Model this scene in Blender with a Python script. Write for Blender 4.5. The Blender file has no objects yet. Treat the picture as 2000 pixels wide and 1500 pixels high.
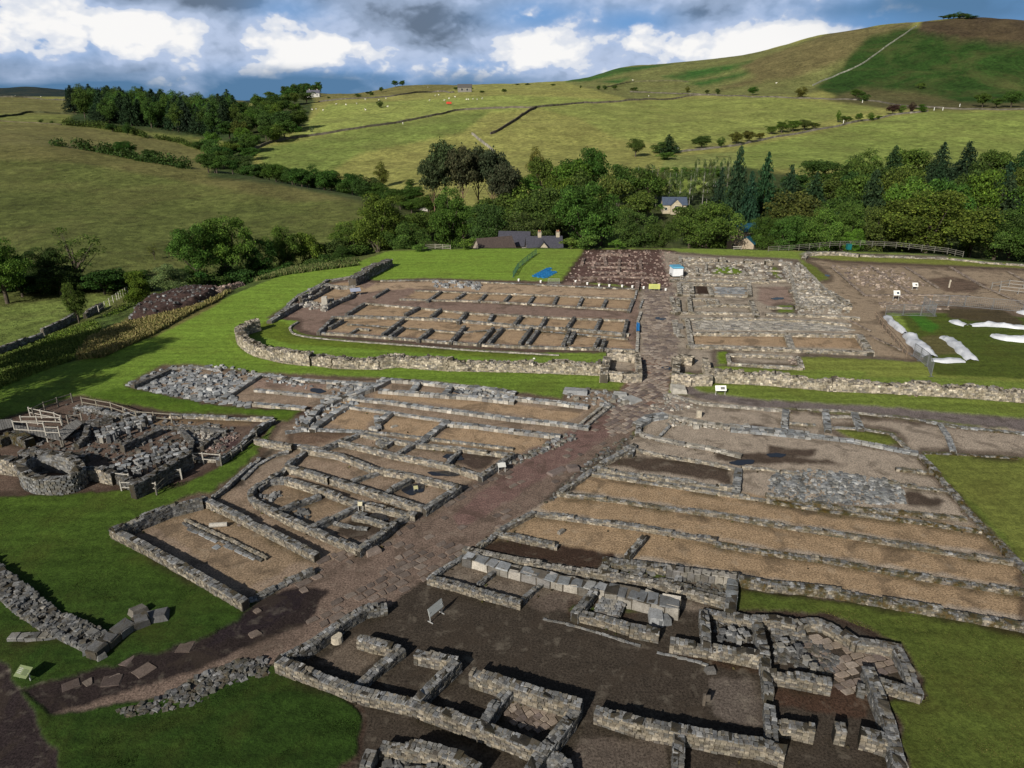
import bpy, math, random
import numpy as np
from mathutils import Vector

# ------------------------------------------------------------------ camera, sky, sun, exposure
H = 35.0; F = 1400.0; PITCH = math.radians(21.6)
SC = bpy.context.scene
cd = bpy.data.cameras.new('camera'); cam = bpy.data.objects.new('camera', cd)
SC.collection.objects.link(cam)
cam.location = (0, 0, H); cam.rotation_euler = (math.pi/2 - PITCH, 0, 0)
cd.sensor_width = 36.0; cd.lens = 36.0*F/2000.0; cd.clip_start = 0.5; cd.clip_end = 20000
SC.camera = cam
SUN_EL = math.radians(30); SUN_AZ = math.radians(180+31)      # azimuth measured from +Y towards +X, pointing to the sun
sunv = Vector((math.sin(SUN_AZ)*math.cos(SUN_EL), math.cos(SUN_AZ)*math.cos(SUN_EL), math.sin(SUN_EL)))
sl = bpy.data.lights.new('sun', 'SUN'); sl.energy = 5.0; sl.angle = math.radians(0.5); sl.color = (1.0, 0.94, 0.84)
so = bpy.data.objects.new('sun', sl); SC.collection.objects.link(so)
so.rotation_euler = sunv.to_track_quat('Z', 'Y').to_euler(); so.location = (-40, -60, 80)
SC.view_settings.view_transform = 'Standard'; SC.view_settings.look = 'None'
SC.view_settings.exposure = 0.0; SC.view_settings.gamma = 1.0
SC.render.engine = 'CYCLES'

CP, SP = math.cos(PITCH), math.sin(PITCH)
def ray(px, py):
    u = (px-1000)/F; v = (py-750)/F
    return u, CP - v*SP, -SP - v*CP
def G(px, py, z=0.0):                     # photo pixel -> point on the level plane z
    u, y, dz = ray(px, py); t = (z-H)/dz
    return (u*t, y*t)
def azel(px, py):
    u, y, dz = ray(px, py)
    return math.atan2(u, y), math.atan2(dz, math.hypot(u, y))

# world: Nishita sky with a broken cumulus deck in direction space
W = bpy.data.worlds.new('World'); SC.world = W; W.use_nodes = True
W.cycles.sampling_method = 'MANUAL'; W.cycles.sample_map_resolution = 256
nt = W.node_tree; nt.nodes.clear()
def N(t, **k):
    n = nt.nodes.new(t)
    for a, b in k.items(): setattr(n, a, b)
    return n
def lk(a, b): nt.links.new(a, b)
def mth(op, a, b=None, c=None, clamp=False):
    n = N('ShaderNodeMath', operation=op); n.use_clamp = clamp
    for i, s in enumerate((a, b, c)):
        if s is None: continue
        if isinstance(s, (int, float)): n.inputs[i].default_value = s
        else: lk(s, n.inputs[i])
    return n.outputs[0]
def mixc(f, a, b):
    n = N('ShaderNodeMix', data_type='RGBA')
    if isinstance(f, (int, float)): n.inputs[0].default_value = f
    else: lk(f, n.inputs[0])
    for i, s in ((6, a), (7, b)):
        if isinstance(s, tuple): n.inputs[i].default_value = s + (1,)
        else: lk(s, n.inputs[i])
    return n.outputs[2]
def sstep(x, lo, hi):
    n = N('ShaderNodeMapRange', interpolation_type='SMOOTHSTEP'); lk(x, n.inputs[0])
    n.inputs[1].default_value = lo; n.inputs[2].default_value = hi
    return n.outputs[0]
tc = N('ShaderNodeTexCoord'); sx = N('ShaderNodeSeparateXYZ'); lk(tc.outputs['Generated'], sx.inputs[0])
az = mth('ARCTAN2', sx.outputs[0], sx.outputs[1]); el = mth('ARCSINE', sx.outputs[2])
def cloudnoise(ax, ex, scale, detail, rough=0.55, dist=0.0, off=(0, 0), seed=0.0):
    c = N('ShaderNodeCombineXYZ')
    lk(mth('MULTIPLY_ADD', az, ax, off[0]*ax), c.inputs[0]); lk(mth('MULTIPLY_ADD', el, ex, off[1]*ex), c.inputs[1]); c.inputs[2].default_value = seed
    n = N('ShaderNodeTexNoise'); lk(c.outputs[0], n.inputs['Vector'])
    n.inputs['Scale'].default_value = scale; n.inputs['Detail'].default_value = detail; n.inputs['Roughness'].default_value = rough
    n.inputs['Distortion'].default_value = dist
    return n.outputs[0]
def gauss(px, py, rx, ry, amp):
    a0, e0 = azel(px, py)
    dx = mth('MULTIPLY', mth('SUBTRACT', az, a0), F/rx); dy = mth('MULTIPLY', mth('SUBTRACT', el, e0), F/ry)
    q = mth('ADD', mth('MULTIPLY', dx, dx), mth('MULTIPLY', dy, dy))
    return mth('MULTIPLY', mth('POWER', 2.718, mth('MULTIPLY', q, -1.0)), amp)
def total(lst):
    s = lst[0]
    for q in lst[1:]: s = mth('ADD', s, q)
    return s
def billow(ax, ex, scale, detail, seed, off=(0, 0)):
    wv = cloudnoise(ax, ex, scale*1.3, 4, .6, 0, off, seed+2)
    c = N('ShaderNodeCombineXYZ')
    lk(mth('ADD', mth('MULTIPLY_ADD', az, ax, off[0]*ax), mth('MULTIPLY', wv, .35)), c.inputs[0]); lk(mth('ADD', mth('MULTIPLY_ADD', el, ex, off[1]*ex), mth('MULTIPLY', wv, .25)), c.inputs[1]); c.inputs[2].default_value = seed
    v = N('ShaderNodeTexVoronoi', feature='F1'); lk(c.outputs[0], v.inputs['Vector']); v.inputs['Scale'].default_value = scale; v.inputs['Detail'].default_value = detail; v.inputs['Roughness'].default_value = .55
    v.normalize = True
    return mth('SUBTRACT', 1.0, v.outputs['Distance'])
n1 = cloudnoise(4.0, 8.0, 1.5, 6, 0.52, 0.1); n2 = cloudnoise(4.0, 20.0, 1.3, 6, 0.55, 0.0, seed=3.7)
p1 = billow(8.0, 13.0, 1.7, 3, 1.3); p1b = billow(8.0, 13.0, 1.7, 3, 1.3, off=(-.010, .012))
n3 = cloudnoise(16.0, 26.0, 2.0, 8, 0.62, 0.2, seed=8.1)
bright = total([gauss(590, 95, 75, 34, .38), gauss(300, 60, 75, 36, .34), gauss(180, 45, 90, 40, .30), gauss(1080, 105, 70, 34, .32), gauss(1470, 92, 130, 26, .48),
                gauss(1560, 62, 60, 22, .42), gauss(740, 100, 90, 24, .12), gauss(1000, 90, 40, 30, .15), gauss(20, 70, 60, 40, .16), gauss(1280, 95, 60, 24, .16), gauss(920, 140, 120, 14, .15),
                gauss(820, 45, 100, 34, -.36), gauss(400, 0, 130, 20, -.40), gauss(100, 120, 160, 20, -.10), gauss(1360, 20, 150, 22, -.14), gauss(300, 150, 320, 16, -.05), gauss(1150, 20, 120, 30, .05)])
relief = mth('MULTIPLY', mth('SUBTRACT', p1, p1b), 1.1)
lit = total([mth('MULTIPLY', n1, .34), mth('MULTIPLY', p1, .44), mth('MULTIPLY', n3, .22), mth('MULTIPLY', bright, 1.15), relief, mth('ADD', 0, -.09)])
base = mixc(sstep(lit, .10, .36), (.14, .19, .27), (.33, .42, .58))
base = mixc(sstep(lit, .34, .58), base, (.50, .60, .80))
cl = mixc(sstep(lit, .60, .68), base, (.76, .80, .88))
cl = mixc(sstep(lit, .68, .84), cl, (1.0, .99, .98))
# gaps of clear blue: low on the left, and at the top right
low = mth('MULTIPLY', sstep(mth('ADD', el, mth('MULTIPLY', mth('SUBTRACT', n2, .5), .05)), .042, .012), sstep(az, .20, -.10))
gap = total([low, gauss(1930, 15, 150, 35, .95), gauss(1780, -10, 110, 22, .55), gauss(480, 175, 300, 20, .30), gauss(1650, 20, 60, 10, .3)])
gap = mth('MULTIPLY', gap, sstep(n1, .80, .50), None, True)
gp2 = mth('MULTIPLY', total([gauss(60, 60, 110, 36, 1.1), gauss(1050, 30, 100, 30, .9), gauss(1240, 45, 80, 26, .9), gauss(660, 150, 200, 22, .8), gauss(1950, 20, 260, 42, 1.5), gauss(560, 20, 70, 26, .7), gauss(960, 130, 90, 18, .6)]), sstep(lit, .70, .50), None, True)
cl = mixc(gp2, cl, (.17, .36, .68))
cl = mixc(gap, cl, (.10, .215, .38))
sky = N('ShaderNodeTexSky', sky_type='NISHITA'); sky.sun_disc = False
sky.sun_elevation = SUN_EL; sky.sun_rotation = SUN_AZ; sky.air_density = 1.2; sky.dust_density = 1.5
skym = N('ShaderNodeVectorMath', operation='SCALE'); lk(sky.outputs[0], skym.inputs[0]); skym.inputs['Scale'].default_value = 1.0
b1 = N('ShaderNodeBackground'); lk(skym.outputs[0], b1.inputs[0]); b1.inputs[1].default_value = 0.05
b2 = N('ShaderNodeBackground'); lk(cl, b2.inputs[0]); b2.inputs[1].default_value = 0.95
ms = N('ShaderNodeMixShader'); lk(sstep(el, .22, .14), ms.inputs[0]); lk(b1.outputs[0], ms.inputs[1]); lk(b2.outputs[0], ms.inputs[2])
wo = N('ShaderNodeOutputWorld'); lk(ms.outputs[0], wo.inputs[0])

# ------------------------------------------------------------------ noise and geometry helpers
R = np.random.default_rng(11)
def hash2(ix, iy, s):
    h = (ix.astype(np.int64)*374761393 + iy.astype(np.int64)*668265263 + s*144665) & 0x7fffffff
    h = ((h ^ (h >> 13))*1274126177) & 0x7fffffff
    return ((h ^ (h >> 16)) & 0xffff)/65535.0
def vnoise(x, y, s=0):
    x = np.asarray(x, float); y = np.asarray(y, float)
    ix = np.floor(x); iy = np.floor(y); fx = x-ix; fy = y-iy
    fx = fx*fx*(3-2*fx); fy = fy*fy*(3-2*fy)
    a = hash2(ix, iy, s); b = hash2(ix+1, iy, s); c = hash2(ix, iy+1, s); d = hash2(ix+1, iy+1, s)
    return (a*(1-fx)+b*fx)*(1-fy) + (c*(1-fx)+d*fx)*fy
def fbm(x, y, s=0, o=4):
    v = 0; a = .5; t = 0
    for i in range(o):
        v = v + a*vnoise(x, y, s+i*7); t += a; a *= .5; x = np.asarray(x)*2.03+1.7; y = np.asarray(y)*2.03+9.2
    return v/t
def inpoly(x, y, poly):
    x = np.asarray(x, float); y = np.asarray(y, float); ins = np.zeros(x.shape, bool)
    p = np.asarray(poly, float); j = len(p)-1
    for i in range(len(p)):
        xi, yi = p[i]; xj, yj = p[j]
        if yi != yj:
            c = ((yi > y) != (yj > y)) & (x < (xj-xi)*(y-yi)/(yj-yi)+xi)
            ins ^= c
        j = i
    return ins

# ------------------------------------------------------------------ terrain: real heights from ridge and valley lines
def P(px, py, Y=None, z=None):
    u, y, dz = ray(px, py)
    t = (Y/y) if Y else (z-H)/dz
    return (u*t, y*t, H+dz*t)
def PZ(px, Y, z):
    dep = Y*CP + (H-z)*SP
    return ((px-1000)/F*dep, Y, z)
K = [
 [P(x, y, z=0) for x, y in ((-500, 860), (-200, 800), (0, 738), (200, 690), (420, 590), (560, 533), (700, 510), (760, 489), (1130, 485), (1560, 490), (1800, 495), (2000, 517), (2300, 560))],
 [P(x, y, z=z) for x, y, z in ((-500, 790, -3), (-200, 745, -3), (0, 694, -3), (190, 622, -3), (300, 572, -3.2))] + [PZ(450, 152, -3.4), PZ(580, 170, -3), PZ(700, 188, -3), PZ(760, 188, -4), PZ(1130, 190, -4), PZ(1560, 186, -4), PZ(1800, 186, -4), PZ(2000, 178, -4), PZ(2300, 160, -5)],
 [P(-500, 640, z=-6), P(-200, 600, z=-6), P(0, 575, z=-6.5), P(190, 560, z=-6.5)] + [PZ(300, 172, -8), PZ(450, 180, -9), PZ(600, 192, -10), PZ(760, 208, -11), PZ(1000, 212, -11), PZ(1300, 215, -11), PZ(1700, 212, -11), PZ(2000, 208, -11), PZ(2300, 190, -11)],
 [P(-500, 540, Y=185), P(0, 530, Y=186), P(100, 517, Y=190), P(300, 505, Y=203), P(500, 495, Y=214), P(700, 475, Y=226), PZ(850, 236, -10), PZ(1000, 240, -10), PZ(1330, 246, -9), PZ(1700, 244, -9), PZ(2000, 238, -9), PZ(2300, 230, -9)],
 [P(-500, 370, Y=290), P(0, 385, Y=290), P(400, 422, Y=270), P(700, 432, Y=254), P(830, 432, Y=266), P(1000, 402, Y=298), P(1330, 362, Y=340), P(1700, 372, Y=330), P(2000, 380, Y=320), P(2300, 385, Y=310)],
 [P(-500, 265, Y=430), P(0, 284, Y=420), P(100, 283, Y=420), P(250, 307, Y=398), P(400, 333, Y=366), P(550, 361, Y=330), P(700, 388, Y=296), P(830, 412, Y=292), P(1000, 357, Y=350), P(1330, 325, Y=392), P(1700, 335, Y=380), P(2000, 340, Y=372), P(2300, 340, Y=360)],
 [P(-500, 250, Y=500), P(0, 263, Y=500), P(120, 276, Y=480), PZ(250, 460, 3.0), PZ(400, 440, -5), PZ(550, 410, -9), PZ(700, 360, -10), PZ(830, 330, -9), P(1000, 333, Y=392), P(1330, 312, Y=425), P(1700, 312, Y=415), P(2000, 315, Y=400), P(2300, 315, Y=390)],
 [P(-500, 222, Y=640), P(0, 233, Y=640), P(250, 266, Y=570), P(400, 306, Y=520), P(500, 305, Y=495), P(600, 322, Y=470), P(750, 332, Y=450), P(900, 322, Y=450), P(1000, 308, Y=455), P(1330, 295, Y=470), P(1700, 285, Y=470), P(2000, 280, Y=460), P(2300, 280, Y=450)],
 [P(-500, 212, Y=800), P(0, 216, Y=800), P(250, 232, Y=740), P(400, 250, Y=690), P(470, 240, Y=680), P(600, 252, Y=620), P(750, 246, Y=610), P(1000, 232, Y=620), P(1330, 240, Y=600), P(1700, 228, Y=600), P(2000, 222, Y=570), P(2300, 220, Y=560)],
 [P(-500, 196, Y=1100), P(0, 193, Y=1100), P(250, 203, Y=1100), P(400, 207, Y=1100), P(480, 202, Y=1000), P(600, 192, Y=950), P(780, 180, Y=950), P(1000, 172, Y=950), P(1100, 170, Y=950), P(1330, 190, Y=850), P(1500, 182, Y=800), P(1700, 192, Y=760), P(2000, 200, Y=700), P(2300, 205, Y=700)],
 [P(-500, 190, Y=1500), P(0, 188, Y=1500), P(400, 199, Y=1600), P(480, 198, Y=1500), P(600, 182, Y=1180), P(700, 185, Y=1200), P(780, 170, Y=1200), P(850, 167, Y=1230), P(1000, 166, Y=1250), P(1100, 161, Y=1250), P(1150, 151, Y=1250), P(1200, 134, Y=1250), P(1350, 121, Y=1250), P(1430, 112, Y=1230), P(1500, 99, Y=1200), P(1600, 71, Y=1150), P(1700, 54, Y=1100), P(1800, 43, Y=1050), P(1900, 36, Y=1000), P(2000, 41, Y=950), P(2300, 60, Y=950)],
 [PZ(x, 2100, z) for x, z in ((-500, 20), (0, 20), (400, 22), (600, 20), (1000, 25), (1200, 60), (1600, 120), (2000, 120), (2300, 110))],
 [P(-500, 165, Y=3800), P(0, 173, Y=3800), P(60, 169, Y=3800), P(130, 176, Y=3800), P(200, 184, Y=3800), P(320, 186, Y=3800), P(400, 193, Y=3800), P(480, 197, Y=3800), P(600, 200, Y=3800), PZ(1000, 3800, 10), PZ(1600, 3800, 60), PZ(2300, 3800, 60)],
 [PZ(-500, 8000, 0), PZ(1000, 8000, 0), PZ(2300, 8000, 0)],
]
NTH, NR = 721, 900
THT = np.linspace(-1.0, 1.0, NTH); RT = np.exp(np.linspace(math.log(20), math.log(7900), NR))
kr = []; kz = []
for c in K:
    a = np.array([math.atan2(q[0], q[1]) for q in c]); r_ = np.array([math.hypot(q[0], q[1]) for q in c]); z_ = np.array([q[2] for q in c])
    o = np.argsort(a); a, r_, z_ = a[o], r_[o], z_[o]
    rr = np.interp(THT, a, r_); zz = np.interp(THT, a, z_)
    if len(kr) > 0: ker = np.hanning(27 if len(kr) < 10 else 15); 
    else: ker = np.hanning(9)
    ker /= ker.sum(); pad = len(ker)//2
    rr = np.convolve(np.pad(rr, pad, mode='edge'), ker, 'valid'); zz = np.convolve(np.pad(zz, pad, mode='edge'), ker, 'valid')
    kr.append(rr); kz.append(zz)
kr = np.array(kr).T; kz = np.array(kz).T
for i in range(1, kr.shape[1]): kr[:, i] = np.maximum(kr[:, i], kr[:, i-1]+4)
def pchip(xk, yk, x):
    h = np.diff(xk); d = np.diff(yk)/h; m = np.zeros_like(yk)
    ok = d[:-1]*d[1:] > 0
    w1 = 2*h[1:]+h[:-1]; w2 = h[1:]+2*h[:-1]
    with np.errstate(divide='ignore', invalid='ignore'):
        m[1:-1] = np.where(ok, (w1+w2)/(w1/d[:-1]+w2/d[1:]), 0)
    i = np.clip(np.searchsorted(xk, x)-1, 0, len(xk)-2)
    t = np.clip((x-xk[i])/h[i], 0, 1)
    return (2*t**3-3*t**2+1)*yk[i] + (t**3-2*t**2+t)*h[i]*m[i] + (-2*t**3+3*t**2)*yk[i+1] + (t**3-t**2)*h[i]*m[i+1]
ZT = np.zeros((NTH, NR))
for i in range(NTH):
    ZT[i] = pchip(np.concatenate([[0, kr[i, 0]-.5], kr[i]]), np.concatenate([[0, 0], kz[i]]), RT)
# natural undulation growing with distance from the site
AA, RR_ = np.meshgrid(THT, RT, indexing='ij'); XX = np.sin(AA)*RR_; YY = np.cos(AA)*RR_
amp = np.clip((RR_-230)/500, 0, 1)
ZT += amp*((fbm(XX/70, YY/70, 3, 4)-.5)*5.0 + (fbm(XX/22, YY/22, 5, 3)-.5)*1.3)
ZT += np.clip((RR_-190)/60, 0, 1)*(fbm(XX/16, YY/16, 15, 3)-.5)*.9
del AA, RR_
def hz(x, y):
    x = np.asarray(x, float); y = np.asarray(y, float)
    a = np.clip((np.arctan2(x, y)+1.0)/2.0*(NTH-1), 0, NTH-1.001)
    r = np.clip(np.log(np.maximum(np.hypot(x, y), 20)/20)/math.log(7900/20)*(NR-1), 0, NR-1.001)
    i = a.astype(int); j = r.astype(int); fa = a-i; fr = r-j
    return (ZT[i, j]*(1-fr)+ZT[i, j+1]*fr)*(1-fa) + (ZT[i+1, j]*(1-fr)+ZT[i+1, j+1]*fr)*fa
TS = np.exp(np.linspace(math.log(25), math.log(7000), 2600))
def GT(px, py, last=False):               # photo pixel -> first point where its line of sight meets the terrain
    u, y, dz = ray(px, py)
    X, Yv, Z = u*TS, y*TS, H+dz*TS
    below = Z < hz(X, Yv)
    if not below.any(): k = len(TS)-1
    else: k = int(np.argmax(below))
    return float(X[k]), float(Yv[k]), float(hz(X[k], Yv[k]))
def topx(x, y, z):
    dep = y*CP + (H-z)*SP; up = (z-H)*CP + y*SP
    return 1000+F*x/dep, 750-F*up/dep

# ------------------------------------------------------------------ mesh helpers
COL = SC.collection
def mesh_from(name, V, Q, col=None, tris=False, smooth=False, mats=(), matidx=None):
    V = np.asarray(V, np.float32); Q = np.asarray(Q, np.int32); k = Q.shape[1]
    me = bpy.data.meshes.new(name)
    me.vertices.add(len(V)); me.vertices.foreach_set('co', V.ravel())
    me.loops.add(Q.size); me.loops.foreach_set('vertex_index', Q.ravel())
    me.polygons.add(len(Q)); me.polygons.foreach_set('loop_start', np.arange(0, Q.size, k, dtype=np.int32))
    if col is not None:
        c = np.asarray(col, np.float32)
        if c.shape[1] == 3: c = np.concatenate([c, np.ones((len(c), 1), np.float32)], 1)
        at = me.color_attributes.new('Col', 'FLOAT_COLOR', 'POINT'); at.data.foreach_set('color', c.ravel())
    me.update(calc_edges=True)
    me.polygons.foreach_set('use_smooth', np.full(len(Q), bool(smooth)))
    for m in mats: me.materials.append(m)
    return me
def tag(o, label=None, cat=None, group=None, kind=None):
    if label: o['label'] = label
    if cat: o['category'] = cat
    if group: o['group'] = group
    if kind: o['kind'] = kind
    return o
def link(name, me, parent=None, loc=(0, 0, 0)):
    o = bpy.data.objects.new(name, me); COL.objects.link(o); o.location = loc
    if parent: o.parent = parent
    return o
def thing(name, label, cat, loc=(0, 0, 0), group=None, rz=0):
    o = bpy.data.objects.new(name, None); COL.objects.link(o); o.location = loc; o.rotation_euler[2] = rz
    o.empty_display_size = .3
    return tag(o, label, cat, group)
class MB:                                  # collects quads with per-vertex colour
    def __init__(s): s.V = []; s.Q = []; s.C = []; s.n = 0
    def add(s, v, q, c):
        v = np.asarray(v, float).reshape(-1, 3); q = np.asarray(q, int).reshape(-1, 4)
        c = np.asarray(c, float)
        if c.ndim == 1: c = np.tile(c, (len(v), 1))
        if c.shape[1] == 3: c = np.concatenate([c, np.zeros((len(c), 1))], 1)
        s.V.append(v); s.Q.append(q+s.n); s.C.append(c); s.n += len(v)
    def box(s, c, d, col=(1, 1, 1), rz=0, taper=1.0, z_is_base=True):
        x, y, z = c; a, b, h = d; ca, sa = math.cos(rz), math.sin(rz); z0 = z if z_is_base else z-h/2
        v = []
        for zz, k in ((z0, 1), (z0+h, taper)):
            for qx, qy in ((-1, -1), (1, -1), (1, 1), (-1, 1)):
                lx, ly = qx*a/2*k, qy*b/2*k
                v.append((x+lx*ca-ly*sa, y+lx*sa+ly*ca, zz))
        s.add(v, [(3, 2, 1, 0), (4, 5, 6, 7), (0, 1, 5, 4), (1, 2, 6, 5), (2, 3, 7, 6), (3, 0, 4, 7)], col)
    def bar(s, p, q, w, h=None, col=(1, 1, 1)):
        p = Vector(p); q = Vector(q); d = (q-p); h = h or w
        if d.length < 1e-6: return
        d.normalize(); up = Vector((0, 0, 1)) if abs(d.z) < .95 else Vector((1, 0, 0))
        sx_ = d.cross(up).normalized()*w/2; sy_ = sx_.cross(d).normalized()*h/2
        v = [e+a*sx_+b*sy_ for e in (p, q) for a, b in ((-1, -1), (1, -1), (1, 1), (-1, 1))]
        s.add([tuple(k) for k in v], [(3, 2, 1, 0), (4, 5, 6, 7), (0, 1, 5, 4), (1, 2, 6, 5), (2, 3, 7, 6), (3, 0, 4, 7)], col)
    def tube(s, pts, rad, n=7, col=(1, 1, 1)):
        pts = [Vector(p) for p in pts]; rings = []
        for i, p in enumerate(pts):
            d = (pts[min(i+1, len(pts)-1)]-pts[max(i-1, 0)]).normalized()
            up = Vector((0, 0, 1)) if abs(d.z) < .9 else Vector((1, 0, 0))
            a = d.cross(up).normalized(); b = a.cross(d)
            for k in range(n):
                t = 2*math.pi*k/n; rings.append(tuple(p+(a*math.cos(t)+b*math.sin(t))*rad[i]))
        q = [(i*n+k, i*n+(k+1) % n, (i+1)*n+(k+1) % n, (i+1)*n+k) for i in range(len(pts)-1) for k in range(n)]
        s.add(rings, q, col)
    def disc(s, c, r, h, n=12, col=(1, 1, 1), top=1.0):
        v = [(c[0]+r*k*math.cos(2*math.pi*i/n), c[1]+r*k*math.sin(2*math.pi*i/n), c[2]+z) for z, k in ((0, 1), (h, top), (h, .001)) for i in range(n)]
        q = [(a*n+i, a*n+(i+1) % n, (a+1)*n+(i+1) % n, (a+1)*n+i) for a in (0, 1) for i in range(n)]
        s.add(v, q, col)
    def arrays(s): return np.concatenate(s.V), np.concatenate(s.Q), np.concatenate(s.C)
    def build(s, name, mat, parent=None, smooth=False, origin=None):
        V, Q, C = s.arrays()
        if parent is not None:
            o0 = np.array(parent.location) if origin is None else np.array(origin); loc = (0, 0, 0)
        else:
            o0 = np.array([V[:, 0].mean(), V[:, 1].mean(), V[:, 2].min()]) if origin is None else np.array(origin); loc = tuple(o0)
        return link(name, mesh_from(name, V-o0, Q, C, smooth=smooth, mats=(mat,)), parent, loc)

# ------------------------------------------------------------------ materials
def material(name, rough=.9, spec=.2):
    m = bpy.data.materials.new(name); m.use_nodes = True; t = m.node_tree
    b = t.nodes['Principled BSDF']; b.inputs['Roughness'].default_value = rough; b.inputs['Specular IOR Level'].default_value = spec
    return m, t, b
class NT:
    def __init__(s, t): s.t = t
    def n(s, typ, **k):
        q = s.t.nodes.new(typ)
        for a, b in k.items(): setattr(q, a, b)
        return q
    def l(s, a, b): s.t.links.new(a, b)
    def attr(s, nm='Col'):
        q = s.n('ShaderNodeAttribute'); q.attribute_name = nm; return q
    def noise(s, scale, detail=3, rough=.55, vec=None, geo=True, dist=0):
        q = s.n('ShaderNodeTexNoise'); q.inputs['Scale'].default_value = scale; q.inputs['Detail'].default_value = detail; q.inputs['Roughness'].default_value = rough
        q.inputs['Distortion'].default_value = dist
        if vec is None:
            if not hasattr(s, 'g'): s.g = s.n('ShaderNodeNewGeometry')
            vec = s.g.outputs['Position']
        s.l(vec, q.inputs['Vector']); return q.outputs[0]
    def ramp(s, x, a, b, lo, hi):
        q = s.n('ShaderNodeMapRange'); s.l(x, q.inputs[0])
        for i, v in enumerate((a, b, lo, hi)): q.inputs[i+1].default_value = v
        return q.outputs[0]
    def m(s, op, a, b, clamp=False):
        q = s.n('ShaderNodeMath', operation=op); q.use_clamp = clamp
        for i, v in enumerate((a, b)):
            if isinstance(v, (int, float)): q.inputs[i].default_value = v
            else: s.l(v, q.inputs[i])
        return q.outputs[0]
    def scale(s, c, f):
        q = s.n('ShaderNodeVectorMath', operation='SCALE'); s.l(c, q.inputs[0])
        if isinstance(f, (int, float)): q.inputs['Scale'].default_value = f
        else: s.l(f, q.inputs['Scale'])
        return q.outputs[0]
    def mix(s, f, a, b, blend='MIX'):
        q = s.n('ShaderNodeMix', data_type='RGBA', blend_type=blend)
        if isinstance(f, (int, float)): q.inputs[0].default_value = f
        else: s.l(f, q.inputs[0])
        for i, v in ((6, a), (7, b)):
            if isinstance(v, tuple): q.inputs[i].default_value = v+(1,)
            else: s.l(v, q.inputs[i])
        return q.outputs[2]
    def bump(s, h, strength, dist, bs):
        q = s.n('ShaderNodeBump'); q.inputs['Strength'].default_value = strength; q.inputs['Distance'].default_value = dist
        s.l(h, q.inputs['Height']); s.l(q.outputs[0], bs.inputs['Normal'])

# ground: colour by place, turf / gravel grain from noise.  Col alpha = grassness
def ground_mat(name, kind):
    m, t, b = material(name, .95, .1); k = NT(t); a = k.attr()
    if kind == 'lawn':
        f = k.m('MULTIPLY', k.ramp(k.noise(1.1, 6, .75), .32, .68, .70, 1.28), k.ramp(k.noise(5, 5, .9), .36, .64, .50, 1.5))
        mp = k.n('ShaderNodeMapping'); mp.inputs['Rotation'].default_value = (0, 0, .62); mp.inputs['Scale'].default_value = (.06, .95, 1); k.l(k.g.outputs['Position'], mp.inputs[0])
        f = k.m('MULTIPLY', f, k.ramp(k.noise(1.0, 3, .5, vec=mp.outputs[0]), .35, .65, .86, 1.14))
        big = k.noise(.16, 4, .6)
        c = k.scale(a.outputs['Color'], f)
        c = k.mix(k.ramp(big, .48, .68, 0, .60), c, k.scale(k.mix(.25, c, (.16, .12, .035)), .85))
        k.l(c, b.inputs['Base Color']); k.bump(k.noise(7, 3, .7), .5, .12, b)
    elif kind == 'gravel':
        f = k.m('MULTIPLY', k.ramp(k.noise(6.5, 3, .9), .36, .64, .40, 1.62), k.ramp(k.noise(1.0, 5, .6), .3, .7, .80, 1.18))
        c = k.scale(a.outputs['Color'], f)
        big = k.noise(.33, 5, .62, dist=.6)
        c = k.mix(k.ramp(big, .53, .61, 0, .62), c, k.mix(.72, c, (.050, .038, .028)))
        mid = k.noise(.8, 4, .6, dist=.3)
        c = k.mix(k.ramp(mid, .56, .72, 0, .30), c, k.mix(.6, c, (.42, .37, .29)))
        k.l(c, b.inputs['Base Color']); k.bump(k.noise(6, 3, .8), .5, .06, b)
    else:                                   # open hill
        f = k.m('MULTIPLY', k.ramp(k.noise(.045, 6, .68, dist=.5), .34, .66, .74, 1.24), k.m('MULTIPLY', k.ramp(k.noise(.30, 6, .80), .36, .64, .55, 1.42), k.ramp(k.noise(.11, 4, .7, dist=1.2), .38, .62, .84, 1.14)))
        c = k.scale(a.outputs['Color'], f)
        c = k.mix(k.ramp(k.noise(.02, 5, .6, dist=1.0), .45, .62, 0, .45), c, k.mix(.35, c, (.20, .155, .07)))
        k.l(c, b.inputs['Base Color']); k.bump(k.noise(.30, 6, .8), .9, 1.2, b)
    return m
M_LAWN = ground_mat('mown_turf', 'lawn'); M_GRAV = ground_mat('gravel_and_soil', 'gravel'); M_HILL = ground_mat('rough_pasture', 'hill')
def stone_mat():
    m, t, b = material('weathered_sandstone', .92, .15); k = NT(t); a = k.attr()
    f = k.m('MULTIPLY', k.ramp(k.noise(9, 4, .65), .3, .7, .72, 1.28), k.ramp(k.noise(1.5, 3, .6), .3, .7, .80, 1.2))
    c = k.scale(a.outputs['Color'], f)
    mo = k.m('MULTIPLY', k.ramp(k.noise(1.1, 5, .7), .44, .56, 0, 1), a.outputs['Alpha'], True)
    c = k.mix(mo, c, k.mix(k.ramp(k.noise(3, 3, .6), .4, .6, 0, 1), (.075, .050, .012), (.045, .045, .022)))
    k.l(c, b.inputs['Base Color']); k.bump(k.noise(12, 4, .7), .5, .05, b)
    return m
M_STONE = stone_mat()
def plain(name, rough=.8, spec=.3, amp=.15, sc=3.0, metal=0.0):
    m, t, b = material(name, rough, spec); k = NT(t); a = k.attr()
    c = k.scale(a.outputs['Color'], k.ramp(k.noise(sc, 5, .6), .3, .7, 1-amp, 1+amp)); k.l(c, b.inputs['Base Color'])
    b.inputs['Metallic'].default_value = metal
    return m
M_WOOD = plain('weathered_wood', .85, .2, .3, 6); M_METAL = plain('galvanised_metal', .5, .5, .1, 4, .4); M_PLASTIC = plain('plastic', .4, .5, .08)
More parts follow.
